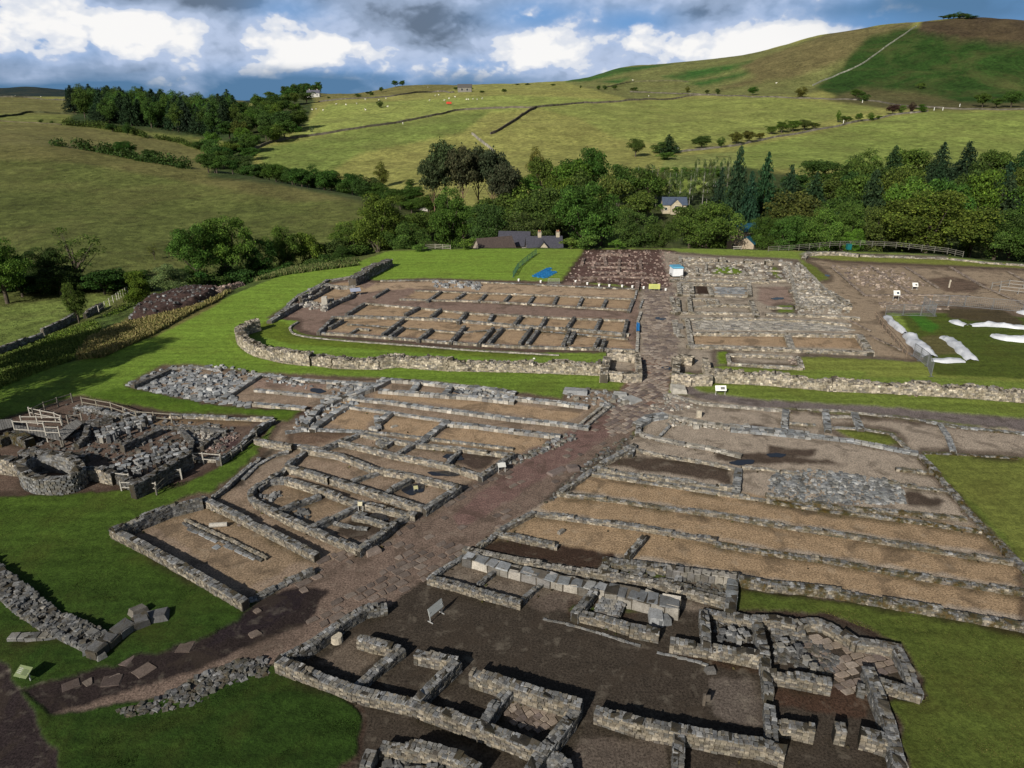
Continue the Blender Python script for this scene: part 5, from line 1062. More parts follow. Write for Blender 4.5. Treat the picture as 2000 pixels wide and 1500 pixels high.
def belt(key, px, ytop, wpx, Y, label, group, tint=(1, 1, 1), force=False):
    if group and 'trees' in group:
        kind = 'spruce' if 'spruce' in key else 'pine' if 'pine' in key else 'spreading tree' if key in ('broad2', 'big2') else 'tall tree' if key in ('broad3', 'big3') else 'round tree'
        label = '%s %s %s, %s' % (tone(tint), kind, label, where(px))
    x, z = at_Y(px, Y); yb = topx(x, Y, z)[1]
    if not force and (not clear_ok(px, ytop, yb, wpx, Y) or not free(px, Y, wpx)): return
    TAKEN.append((px, Y, wpx)); treeY(key, px, ytop, wpx, Y, label, 'tree', group, tint)
for px, yt, w_, Y in ((872, 280, 62, 268), (905, 292, 56, 262), (935, 291, 60, 274), (962, 297, 55, 266), (985, 322, 52, 258), (850, 310, 50, 262)):
    belt('pine1', px, yt, w_*1.55, Y, 'tall dark pine in the clump left of centre, behind the farm roofs', 'pines behind the farm roofs', (1.1, 1.1, 1.0), True)
sp = [('large bright broadleaf tree left of the farm roofs, beside the hill field', 'big1', 742, 368, 118, 200, (1.35, 1.35, 1.0)), ('dark bushy tree just right of the large bright one above the tall wall fragment', 'big2', 800, 425, 100, 196, (.9, 1, 1)),
      ('rounded tree directly behind the left farm roof', 'big3', 880, 362, 95, 215, (.9, 1, .9)), ('dense tree between the pines and the farm roofs', 'big1', 955, 388, 92, 208, (.8, .95, .95)), ('broad dark tree rising behind the right farm house', 'big2', 1062, 350, 150, 222, (.9, 1, .9)), ('largest dark round tree left of the gap in the wood', 'big1', 1140, 345, 140, 212, (.95, 1.05, .85)),
      ('thick tree in front of the cottage, right of the gap in the wood', 'big3', 1238, 402, 108, 200, (1.0, 1.1, 1.0)), ('small tree directly right of the gap, beside the cottage lawn', 'big1', 1288, 425, 74, 198, (.9, 1, .9)), ('broad tree between the cottage and the teal roofs', 'big2', 1378, 378, 128, 198, (1.15, 1.1, .9)),
      ('yellow green spreading tree with a pale bare trunk behind the right fence', 'big2', 1800, 352, 215, 196, (1.1, 1.15, .8)), ('bright yellowish tree behind the pale trunked one', 'broad1', 1895, 320, 90, 240, (1.3, 1.4, .8)),
      ('small round light green tree behind the green bin', 'big3', 1660, 442, 54, 190, (1.5, 1.5, 1.1)), ('tallest dark spruce in the right half of the wood', 'spruce1', 1428, 286, 62, 240, (1, 1, 1)), ('narrow dark spruce just left of the tallest one', 'spruce2', 1397, 328, 50, 246, (1, 1, 1)),
      ('second tallest spruce, right of the tallest one', 'spruce2', 1482, 298, 66, 252, (1.1, 1.2, 1.1)), ('broken topped dark spruce between the tallest spruces', 'spruce1', 1452, 335, 54, 236, (.9, 1, 1)), ('spruce right of the second tallest one', 'spruce1', 1528, 322, 60, 250, (1, 1.1, 1)),
      ('rounded reddish brown tree on the skyline of the wood left of the birches', 'broad3', 1047, 283, 44, 330, BRN), ('silvery leaved bush at the right end of the belt', 'broad1', 2010, 300, 70, 300, LT)]
for l_, k_, px, yt, w_, Y, ti in sp: belt(k_, px, yt, w_, Y, l_, None, ti, True)
for l_, px, yt, w_, Y, ti in (('tree with greyish leaves below the bright skyline tree', 1640, 385, 80, 196, (1.15, 1.15, 1.1)), ('green tree with a pale crown left of the small round one', 1597, 392, 92, 196, (1.3, 1.4, 1.1)), ('dark tree at the left end of the wood behind the bench', 1530, 415, 80, 196, (.9, 1.1, 1)), ('dusky tree at the right end behind the fence corner', 1935, 400, 120, 192, (.8, .95, .8)), ('dark tree cut by the right picture edge above the fort wall', 2010, 420, 110, 186, (.8, 1, .8)), ('rounded bush beside the teal roofs', 1485, 415, 66, 200, (.8, .95, .8))):
    belt(pick(BIG), px, yt, w_, Y, l_, None, ti, True)
def prof(pts): a = np.array(pts, float); return lambda x: float(np.interp(x, a[:, 0], a[:, 1]))
for (Y, step, w0, pr, ks, lab, grp) in (
    (300, 30, 62, prof([(990, 322), (1050, 300), (1100, 296), (1160, 288), (1200, 318), (1260, 330), (1285, 345)]), BR, 'in the back row of the wood', 'back row trees left of the clearing'),
    (330, 34, 66, prof([(1560, 335), (1620, 305), (1680, 297), (1740, 290), (1860, 279), (1930, 284), (1990, 296), (2150, 300)]), BR, 'in the back of the wood', 'back row trees on the right'),
    (272, 34, 74, prof([(1000, 345), (1080, 325), (1200, 345), (1290, 380), (1420, 372), (1560, 358), (1700, 320), (1900, 310), (2150, 330)]), BR, 'deep in the wood', 'trees in the middle of the wood'),
    (240, 38, 84, prof([(830, 400), (1000, 372), (1200, 385), (1400, 395), (1600, 358), (1700, 345), (1850, 345), (2150, 360)]), BR, 'in the middle of the wood', 'trees in the shaded heart of the wood'),
    (208, 42, 84, prof([(700, 440), (800, 440), (900, 425), (1010, 420), (1100, 430), (1180, 440), (1300, 440), (1450, 440), (1550, 410), (1700, 405), (1850, 400), (2150, 410)]), BIG, 'in the front row of the wood', 'front row trees of the wood')):
    x = pr.__closure__[0].cell_contents[0, 0]; xe = pr.__closure__[0].cell_contents[-1, 0]
    while x < xe:
        w_ = w0*R.uniform(1.0, 1.5); k_ = pick(ks)
        if x > 1400 and R.random() < .25: k_ = pick(['spruce1', 'spruce2', 'pine1'])
        ti = [(.85, 1, .9), (1.1, 1.15, .9), (.7, .82, .7), (1.35, 1.3, .95), (1.05, 1.0, .9), (1.2, 1.05, .8)][int(R.integers(0, 6))]
        belt(k_, x+R.uniform(-8, 8), pr(x)+R.uniform(-20, 6), w_*(.7 if 'spruce' in k_ else 1), Y+R.uniform(-10, 10), lab, grp, ti)
        x += step*R.uniform(.55, .85)
for i in range(16):
    px = 1200+i*13+R.uniform(-5, 5); belt('slim', px, 318+abs(i-5)*2.0+R.uniform(-8, 8), 36, 300+R.uniform(-10, 10), 'slender light green birch in the pale row left of the clearing', 'slender birches by the clearing', (1, 1, 1), True)
for i in range(6): belt('slim', 1358+i*12+R.uniform(-3, 3), 303+R.uniform(-5, 9), 17, 330+R.uniform(-5, 5), 'thin pole like birch standing between the two clearings', 'thin birches between the clearings', (.9, .9, .9), True)
for i in range(9): treeG('bush1', 1292+i*13+R.uniform(-3, 3), 346, 326+R.uniform(-3, 3), 22, 'pale bushy willow in the row above the small clearing', 'bush', 'pale bushes above the clearing', LT)
for i, (px, yb, yt, w_) in enumerate(((1295, 415, 395, 24), (1340, 415, 398, 26), (1150, 488, 455, 46), (1205, 488, 466, 30), (915, 488, 462, 34), (820, 492, 474, 30), (1115, 486, 462, 40))):
    treeG('bush2', px, yb, yt, w_, 'light green bush at the foot of the wood along the fort lawn', 'bush', 'bushes at the foot of the wood', LT)
# --- left gully
lg = [('leafy tree cut by the left edge above the meadow', 'big2', 15, 452, 130, 152, (1.4, 1.4, .9)), ('dark tree above the left meadow, beside the one at the edge', 'big1', 95, 478, 95, 166, (.7, .8, .8)), ('thin crowned tree with visible branches left of the small thorn', 'sparse', 155, 440, 125, 168, (1, 1.1, .9)),
      ('low tree in shade right behind the left meadow', 'broad2', 205, 520, 80, 160, (.6, .75, .7)), ('round tree in shade behind the left meadow fence', 'broad1', 120, 520, 90, 160, (.55, .7, .6)), ('dark low tree at the bottom of the gully, left edge', 'broad2', 45, 530, 100, 158, (.5, .65, .6)),  # low gully trees: the hollow's shade is put into their leaf tint
      ('rounded olive bush tree beside the silver one', 'bigbush', 272, 522, 58, 136, (1.5, 1.35, .8)), ('broad green tree behind the silver bush', 'big1', 392, 432, 105, 165, (1.2, 1.25, 1)), ('biggest tree of the left clump with a bright top', 'big1', 452, 412, 120, 172, (1.5, 1.5, 1)), ('dense tree right of the biggest one in the left clump', 'big3', 512, 455, 80, 178, (.9, 1, .9)),
      ('tree with a bright rounded top right of the left clump', 'big2', 560, 428, 75, 188, (1.4, 1.45, 1.1)), ('yellowish tree in the dip behind the fort lawn', 'broad1', 608, 448, 62, 192, (1.7, 1.4, .9)), ('dark low tree between the fort lawn and the hill field', 'broad2', 655, 458, 72, 196, (.8, .9, .9)), ('olive tree left of the large bright broadleaf tree', 'big3', 690, 425, 78, 204, (1.2, 1.2, .9))]
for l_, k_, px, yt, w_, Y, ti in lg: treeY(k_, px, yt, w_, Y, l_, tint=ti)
treeG('big3', 155, 632, 546, 52, 'small dark tree standing over the field wall at the left meadow', tint=(1.0, 1.05, .8)); treeG('sparse', 303, 508, 474, 26, 'tiny bare thorn tree in the left hill field', tint=BRN)
x, y, z = GT(338, 570); tree('bigbush', x, y, 6.6, 8.3, 'round silvery grey willow bush beside the spoil heap', 'bush', tint=(1.9, 1.9, 3.6), name='bush')
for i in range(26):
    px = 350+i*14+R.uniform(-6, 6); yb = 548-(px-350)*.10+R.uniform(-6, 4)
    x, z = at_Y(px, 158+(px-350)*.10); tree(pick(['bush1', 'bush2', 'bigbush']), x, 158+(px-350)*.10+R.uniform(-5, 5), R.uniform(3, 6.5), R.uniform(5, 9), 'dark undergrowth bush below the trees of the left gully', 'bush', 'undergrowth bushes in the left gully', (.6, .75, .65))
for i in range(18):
    px = -20+i*17+R.uniform(-6, 6); x, z = at_Y(px, 165); tree(pick(['bush1', 'bush2']), x, 165+R.uniform(-4, 8), R.uniform(3, 6), R.uniform(6, 10), 'shaded bush in the dark hollow behind the left meadow', 'bush', 'shaded bushes behind the left meadow', (.45, .6, .5))  # dark tint carries the shade of the hollow
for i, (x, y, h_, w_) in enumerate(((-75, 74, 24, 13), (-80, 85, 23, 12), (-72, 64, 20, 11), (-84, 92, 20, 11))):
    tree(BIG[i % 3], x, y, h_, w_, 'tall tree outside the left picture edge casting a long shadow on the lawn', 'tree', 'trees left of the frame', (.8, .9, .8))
# --- valley behind the near hill
for i in range(30):
    px = 480+i*11.5+R.uniform(-6, 6); Y = float(np.interp(px, [480, 560, 700, 830], [405, 385, 345, 305]))+R.uniform(-10, 12)
    yt = float(np.interp(px, [480, 520, 560, 600, 660, 700, 760, 830], [308, 316, 318, 318, 336, 340, 362, 366]))+R.uniform(-6, 12)
    treeY(pick(BR), px, yt, R.uniform(38, 58), Y, 'dark rounded tree in the line along the hidden valley', 'tree', 'trees along the hidden valley', (.75, .9, .75))
treeG('broad3', 748, 366, 314, 38, 'brownish tree alone at the valley side with a long shadow', tint=(1.5, 1.0, .8)); treeG('bush1', 803, 362, 349, 26, 'small dark thorn bush right of the lone brownish tree', 'bush', tint=(.8, .8, .7))
for i in range(9): treeY(pick(BR), 782+i*11, 378+R.uniform(-6, 10), 44, 285+R.uniform(-8, 8), 'green tree behind the pale field wall, left of the pines', 'tree', 'trees left of the pines', (1, 1.1, .8))
gp = [(400, 345), (405, 300), (440, 268), (470, 240), (505, 205), (560, 183), (612, 176), (618, 205), (590, 235), (585, 260), (545, 280), (500, 300), (485, 340)]
n_ = 0
while n_ < 75:
    px, py = R.uniform(400, 620), R.uniform(180, 345)
    if not inpoly(np.array([px]), np.array([py]), gp)[0]: continue
    n_ += 1; x, y, z = GT(px, py); k_ = min(1, y/600); w_ = R.uniform(14, 22)*k_; tree(pick(BR), x, y, R.uniform(11, 18)*k_, w_, 'rounded tree in the %s of the woodland filling the far gully' % ('bottom' if py > 300 else 'lower part' if py > 262 else 'middle' if py > 225 else 'top'), 'tree', 'trees in the far gully', [(1, 1.1, .9), (.7, .85, .8), (1.3, 1.3, 1), (.9, 1, 1)][n_ % 4])
# conifer plantation
gp = [(146, 222), (150, 205), (300, 212), (380, 222), (455, 232), (468, 252), (440, 268), (380, 262), (250, 247), (170, 236)]
n_ = 0
while n_ < 150:
    px, py = R.uniform(140, 468), R.uniform(203, 270)
    if not inpoly(np.array([px]), np.array([py]), gp)[0]: continue
    n_ += 1; x, y, z = GT(px, py); tree(pick(['spruce1', 'spruce2', 'broad3', 'broad3']), x, y, R.uniform(20, 27), R.uniform(15, 22), 'dark conifer %s of the plantation on the far left hillside' % ('at the left end' if px < 210 else 'in the left half' if px < 290 else 'in the middle' if px < 350 else 'in the right half' if px < 410 else 'at the right end'), 'tree', 'conifers in the far plantation', (.9, 1, .9), 'conifer_tree')
for i in range(34): treeY(pick(['spruce1', 'spruce2']), 132+i*3.3, 170+max(0, i-22)*.6+R.uniform(-1, 1.5), 8, 1480+R.uniform(-30, 30), 'tiny distant conifer in the dark wood on the left skyline', 'tree', 'conifers on the left skyline', (.6, .7, .8), 'conifer_tree', hmin=12)
# scattered trees and bushes on the far slopes
sc = [('pair of merged round trees alone on the skyline left of centre', 'broad2', 772, 170, 155, 15), ('right tree of the lone pair on the skyline left of centre', 'broad1', 786, 170, 156, 14), ('small tree on the skyline left of the lone pair', 'broad1', 745, 181, 169, 10), ('low dark bush on the far slope below the white farmhouse', 'bush1', 698, 189, 182, 14), ('tiny bush by the far field wall near the farmhouse', 'bush1', 641, 192, 188, 7), ('small open thorn tree on the sheep pasture', 'broad3', 742, 211, 195, 18), ('pale young tree beside the long field wall', 'slim', 610, 262, 245, 14), ('bush at the bend of the wall by the far gully', 'bush1', 580, 258, 241, 22),
      ('tall round green tree left of the conifer by the road', 'broad1', 1241, 307, 268, 40), ('dark conifer clump where the road wall begins', 'spruce1', 1305, 300, 262, 40), ('yew like bush beside the dark conifer at the road wall', 'bush1', 1290, 300, 275, 34), ('low bright bush in front of the conifer at the road wall', 'bush2', 1302, 312, 295, 42), ('round green tree on the road wall, right of the conifer', 'broad1', 1370, 292, 263, 46), ('small yellowish tree between round trees on the road wall', 'broad3', 1408, 289, 266, 22),
      ('brownish spreading thicket tree on the road wall', 'broad2', 1438, 284, 254, 34), ('second brownish tree on the road wall', 'broad2', 1462, 279, 252, 30), ('dark bush right of the brownish trees on the road wall', 'broad1', 1484, 273, 258, 22), ('leafless looking bush below the hillside road', 'broad3', 1342, 181, 168, 12), ('round bush tree beside the hillside road', 'broad1', 1470, 187, 168, 24), ('tiny dark thorn right under the hill crest footpath', 'bush1', 1134, 172, 166, 6),
      ('copper leaved dark purple tree by the road junction', 'broad1', 1743, 224, 203, 28), ('second purple tree right of the first by the road junction', 'broad3', 1780, 221, 198, 18), ('green bush between the two purple trees', 'bush1', 1762, 222, 204, 20), ('green bush right of the purple trees', 'bush1', 1800, 219, 202, 26), ('dark round bush above the hillside road under the bracken', 'bush1', 1685, 197, 178, 24), ('rowan tree above the hillside road at the wall foot', 'broad3', 1565, 192, 168, 30),
      ('pale tree above the road left of the bracken hill foot', 'broad2', 1670, 193, 171, 26), ('small thorn tree alone in the dark bracken slope', 'bush2', 1798, 174, 160, 16), ('bushy tree left of the pair at the right picture edge', 'broad2', 1918, 210, 177, 38), ('dark bushy tree at the right picture edge above the road', 'broad1', 1974, 210, 175, 42), ('low tree between the two trees at the right edge road', 'broad2', 1945, 211, 188, 30), ('small bush in the pasture left of the plantation', 'bush1', 82, 240, 232, 11), ('second small bush in the pasture left of the plantation', 'bush1', 102, 242, 235, 10)]
for l_, k_, px, yb, yt, w_ in sc:
    ti = (.95, .38, 1.1) if 'purple' in l_ and 'green' not in l_ else (1.5, 1.0, .9) if 'brown' in l_ or 'leafless' in l_ or 'rowan' in l_ else (1, 1.1, .9)
    treeG(k_, px, yb, yt, w_, l_, 'bush' if 'bush' in k_ else 'tree', None, ti)
for i in range(7): treeG(pick(BR), 1843+i*9.5, 37.5, 22+abs(i-3)*2.4, 20, 'wind shaped tree in the clump on top of the right hill', 'tree', 'clump on top of the right hill', (.8, .9, .8))
for px, yb, yt, w_ in ((1506, 263, 243, 26), (1526, 260, 236, 30), (1548, 258, 230, 32), (1570, 255, 232, 32), (1590, 252, 238, 24), (1636, 240, 214, 12), (1652, 240, 224, 28), (1676, 238, 218, 16), (1700, 236, 219, 22), (1715, 234, 224, 14)):
    treeG(pick(BR), px, yb, yt, w_, 'bushy hedge tree along the upper side of the curving road wall', 'tree', 'hedge trees along the curving road', (1.1, 1.05, .8))
for px, yb, yt in ((1010, 166, 163), (1030, 166, 162), (1080, 168, 163), (1170, 175, 166), (1180, 175, 166), (1200, 176, 165), (1235, 178, 170), (1240, 178, 169), (1400, 184, 172), (1380, 184, 174), (900, 176, 168), (890, 176, 169), (920, 176, 170), (942, 182, 176), (985, 182, 172), (725, 186, 177), (718, 184, 178)):
    treeG(pick(['bush1', 'broad2']), px, yb, yt, 12, 'small thorn bush dotted along the far hillside near the skyline', 'bush', 'thorn bushes near the skyline', (.9, .9, .8))
for i in range(24): treeG(pick(['bush1', 'broad1']), 555+i*3, 186-i*.3+R.uniform(0, 6), 168-i*.3+R.uniform(-4, 6), 14, 'rounded tree in the shelter belt beside the white farmhouse', 'tree', 'trees beside the white farmhouse', (.8, .95, .9))
# hedges
def hedge(label, pts, h, w, n, tint=(1, 1, 1), name='hedge', cat='hedge', pal=GRN, gaps=.25, cs=1.0):
    wp = catmull([GT(*p)[:2] for p in pts], 3.0); seg = np.linalg.norm(np.diff(wp, axis=0), axis=1); cum = np.concatenate([[0], np.cumsum(seg)])
    s = R.uniform(0, cum[-1], n); x = np.interp(s, cum, wp[:, 0]); y = np.interp(s, cum, wp[:, 1])
    hh = h*np.clip(.45+1.1*fbm(s/6+SEED[0], s*0, 5, 3), .3, 1.4); ok = fbm(s/9+SEED[0], s*0+3, 9, 2) > gaps; x, y, hh = x[ok], y[ok], hh[ok]; SEED[0] += 17
    a = R.uniform(0, math.pi, len(x)); r = np.sqrt(R.random(len(x)))
    x = x+np.cos(a*2)*w/2*r; y = y+np.sin(a*2)*w/2*r; z = hz(x, y)+hh*R.uniform(.05, 1, len(x))*np.sqrt(1-r*r*.8)
    mb = MB(); mb.add(*cards(np.column_stack([x, y, z]), R.uniform(.5, 1.1, len(x))*cs*(h/3)**.5, leafcol(len(x), pal)*np.array(tint)))
    o = mb.build(name, M_LEAF); return tag(o, label, cat)
hedge('dark bushy hedge along the brow of the near left hill', [(104, 285), (150, 291), (215, 302), (260, 311), (300, 318), (370, 331)], 5, 5, 5200, (.55, .7, .6))
hedge('broken hedge between the two strips of left pasture', [(125, 244), (180, 249), (230, 258), (285, 270)], 5, 6, 4200, (.9, .9, .7)); hedge('low hedge running down to the far gully woodland', [(300, 271), (340, 277), (385, 290), (410, 299)], 4, 6, 3000, (.9, .9, .7))
for l_, px, yb, yt, w_, k_ in (('big round dark tree standing in the brow hedge', 247, 306, 273, 52, 'big1'), ('smaller dark tree beside the big round one in the brow hedge', 297, 315, 288, 36, 'broad2'), ('pair of olive trees in the upper pasture hedge, left one', 220, 258, 240, 28, 'broad1'), ('right one of the olive trees in the upper pasture hedge', 250, 264, 238, 24, 'broad3'), ('dark tree at the mouth of the far gully, lower left', 420, 338, 304, 44, 'broad1'), ('dark tree right of the lower left one at the gully mouth', 455, 340, 305, 42, 'broad4'), ('round tree at the end of the low hedge near the gully', 393, 294, 272, 36, 'broad2')):
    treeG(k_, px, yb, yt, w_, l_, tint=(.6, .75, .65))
hedge('clipped dark hedge and tall weeds at the top left of the fort lawn', [(430, 548), (500, 533), (560, 526), (620, 517), (690, 512)], 1.6, 4, 5000, (.9, 1.0, .9), cs=.6)
hedge('scrubby hedge at the foot of the left fort bank', [(385, 566), (420, 555), (470, 540), (520, 530)], 3.2, 5, 6000, (.5, .6, .55), cs=.6)
hedge('bramble strip between the field wall and the spoil heap', [(90, 678), (130, 655), (190, 632), (240, 605), (275, 590)], 1.2, 3.5, 2600, (1.9, 1.9, 1.1), cs=.45)
hedge('dark bush line at the near side of the pale field wall by the pines', [(790, 440), (830, 445), (900, 455)], 4, 6, 2500, (.6, .7, .6))
# tall meadow grass on the bank
def blades(label, poly, n, h, pal, name='long_grass', lean=.35, bw=.10):
    p = np.array(poly, float); lo, hi = p.min(0), p.max(0); q = R.uniform(lo, hi, (n*4, 2)); q = q[inpoly(q[:, 0], q[:, 1], p)][:n]
    u = (q[:, 0]-1000)/F; v = (q[:, 1]-750)/F; dy = CP-v*SP; dz = -SP-v*CP; t = -H/dz; x, y = u*t, dy*t
    for _ in range(6): t = (hz(x, y)-H)/dz; x, y = u*t, dy*t
    z = hz(x, y); a = R.uniform(0, 6.28, len(x)); hh = h*R.uniform(.5, 1.2, len(x)); w = bw+bw*R.random(len(x)); l = R.normal(0, lean, (len(x), 2))*hh[:, None]
    ca, sa = np.cos(a)*w, np.sin(a)*w
    V = np.stack([np.column_stack([x-ca, y-sa, z-.05]), np.column_stack([x+ca, y+sa, z-.05]), np.column_stack([x+l[:, 0]+ca*.3, y+l[:, 1]+sa*.3, z+hh]), np.column_stack([x+l[:, 0]-ca*.3, y+l[:, 1]-sa*.3, z+hh])], 1).reshape(-1, 3)
    c = leafcol(len(x), np.array(pal), .15); mb = MB(); mb.add(V, np.arange(len(V)).reshape(-1, 4), np.repeat(np.column_stack([c, np.ones(len(c))]), 4, 0))
    o = mb.build(name, M_LEAF); return tag(o, label, 'grass', kind='stuff')
blades('straw coloured tall grass on the bank left of the mown lawn', [(150, 702), (175, 665), (230, 640), (300, 622), (380, 603), (430, 580), (455, 566), (420, 592), (380, 610), (300, 655), (200, 700)], 22000, .75, [(.28, .23, .09), (.21, .19, .07), (.33, .28, .12), (.16, .17, .05)])
blades('tall weeds along the edge of the upper fort lawn', [(480, 540), (560, 527), (690, 510), (700, 520), (560, 538), (500, 550)], 6000, .8, [(.12, .16, .05), (.2, .2, .08), (.08, .12, .03)])
blades('dark rough grass at the bottom of the bank', [(-80, 720), (0, 690), (180, 625), (200, 640), (150, 700), (0, 760)], 9000, .35, [(.10, .15, .03), (.14, .18, .04)])
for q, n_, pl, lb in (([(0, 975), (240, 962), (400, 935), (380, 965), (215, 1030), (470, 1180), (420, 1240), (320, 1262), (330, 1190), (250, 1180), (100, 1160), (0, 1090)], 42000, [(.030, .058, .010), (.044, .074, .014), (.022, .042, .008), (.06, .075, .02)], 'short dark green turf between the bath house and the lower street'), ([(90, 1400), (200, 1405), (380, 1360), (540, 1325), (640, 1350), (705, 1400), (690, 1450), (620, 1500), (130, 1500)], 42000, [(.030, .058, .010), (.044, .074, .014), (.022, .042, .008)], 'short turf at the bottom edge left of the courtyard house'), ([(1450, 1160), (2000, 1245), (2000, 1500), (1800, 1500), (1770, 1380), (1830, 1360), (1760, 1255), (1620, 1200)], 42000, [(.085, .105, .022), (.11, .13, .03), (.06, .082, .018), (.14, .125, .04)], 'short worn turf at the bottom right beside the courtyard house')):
    blades(lb, q, n_, .10, pl, 'grass_tufts', .6, .03)  # tufts on the left follow the dimming painted into the turf
# weeds and moss that grow along the foot of the walls
V_ = []; mb = MB()
for P_, wt in WSEG:
    for a, b in zip(P_[:-1], P_[1:]):
        k = int(np.linalg.norm(b-a)*3.2*wt); t_ = R.random(k)[:, None]; q = a+(b-a)*t_+R.normal(0, .42, (k, 2)); V_.append(q)
q = np.concatenate(V_); q = q[fbm(q[:, 0]/3, q[:, 1]/3, 61, 2) > .42]; mb.add(*cards(np.column_stack([q, np.full(len(q), .07)]), R.uniform(.14, .34, len(q)), leafcol(len(q), np.array([(.060, .048, .018), (.050, .058, .018), (.035, .028, .016), (.085, .080, .025)])), np.array([[0, 0, 1.2]]), .7))
tag(mb.build('weeds', M_LEAF), 'brown and olive weeds growing along the foot of the ruined walls', 'weeds', kind='stuff')

# ------------------------------------------------------------------ field walls and far structures
def fieldwall(label, pts, h=1.3, w=.8, col=(.20, .18, .15), step=2.0, site=False):
    wp = catmull([(G(*p) if site else GT(*p)[:2]) for p in pts], step); n = len(wp)
    d = np.gradient(wp, axis=0); d /= np.linalg.norm(d, axis=1)[:, None]+1e-9; nr = np.column_stack([-d[:, 1], d[:, 0]])
    z = hz(wp[:, 0], wp[:, 1]); mb = MB(); hh = h*(1+R.normal(0, .06, n))
    V = []
    for o_, k in ((-w/2, 0), (-w*.36, 1), (w*.36, 1), (w/2, 0)):
        p = wp+nr*o_; V.append(np.column_stack([p, z-.3+(hh+.3)*k]))
    V = np.stack(V, 1).reshape(-1, 3); q = []
    for i in range(n-1):
        for k in range(3): q.append((i*4+k, i*4+k+1, (i+1)*4+k+1, (i+1)*4+k))
    cc = np.repeat(np.array(col)[None]*np.exp(R.normal(0, .22, (n, 1))), 4, 0)
    mb.add(V, q, cc); q2 = [(0, 1, 2, 3), ((n-1)*4+3, (n-1)*4+2, (n-1)*4+1, (n-1)*4)]; mb.add(V, q2, cc)
    return tag(mb.build('field_wall', M_STONE), label, 'field wall')
fieldwall('long dry stone wall climbing from the far gully over the middle of the hillside', [(490, 294), (550, 275), (650, 260), (750, 245), (850, 226), (900, 216), (975, 212), (1045, 211), (1130, 203), (1225, 197), (1350, 188), (1400, 186)], 1.6, 1.0, (.13, .115, .09))
fieldwall('short dark dry stone wall casting a shadow down the middle hillside', [(1047, 211), (1020, 226), (1000, 240), (975, 256), (958, 263)], 1.8, 1.0, (.09, .075, .065))
fieldwall('pale dry stone wall slanting down from the end of the dark one to the pines', [(922, 263), (940, 277), (955, 289), (966, 299)], 1.5, 1.0, (.26, .24, .20))
fieldwall('thin dark wall across the upper pasture below the ruined barn', [(622, 200), (700, 193), (775, 187), (850, 180), (887, 181)], 1.5, 1.0, (.12, .11, .09))
fieldwall('pale dry stone wall climbing the bracken hill to its top', [(1587, 168), (1625, 152), (1675, 130), (1717, 102), (1760, 72), (1790, 52)], 1.3, .8, (.27, .27, .22))
fieldwall('grey roadside wall curving from the birches up to the right hill foot', [(1325, 298), (1425, 287), (1500, 272), (1560, 262), (1625, 250), (1725, 230), (1812, 218)], 1.2, .8, (.17, .155, .13))
fieldwall('wall along the hillside road at the foot of the right hill', [(1230, 180), (1330, 184), (1400, 187), (1500, 190), (1600, 194), (1700, 198), (1800, 210), (1900, 214), (2060, 214)], 1.2, .9, (.11, .10, .08))
fieldwall('old bank wall across the slope under the green bracken strips', [(1180, 172), (1240, 161), (1320, 159), (1345, 161)], 1.5, 1.5, (.10, .10, .05))
fieldwall('dark wall across the top of the left pasture', [(-60, 187), (0, 190), (70, 193), (140, 200)], 2.0, 1.6, (.09, .085, .06)); fieldwall('dark wall between the two upper left pastures', [(-60, 234), (0, 229), (50, 221), (90, 221), (150, 224)], 1.6, 1.4, (.08, .085, .04)); fieldwall('low bank wall above the brown left pasture', [(-60, 235), (0, 237), (75, 241), (120, 245)], .9, 1.4, (.10, .09, .05))
fieldwall('grey dry stone wall glimpsed between trees left of the pines', [(785, 404), (810, 408), (838, 413)], 1.5, .9, (.36, .34, .31))
t = thing('field_wall', 'black shadowed dry stone wall below the long grass bank, bottom of the left meadow', 'field wall', (*GT(100, 655)[:2], float(GT(100, 655)[2])))
for seg in ([(-80, 718), (0, 694), (45, 677), (82, 662)], [(86, 655), (120, 640), (152, 622)], [(168, 622), (185, 612), (200, 604)]):
    mb = wall_mb(catmull([GT(*p)[:2] for p in seg], 2), .9, 1.5, 'grey', ruin=.15, L=.7, ch=.32, zf=lambda x, y: hz(x, y)); mb.build('wall', M_STONE, t)
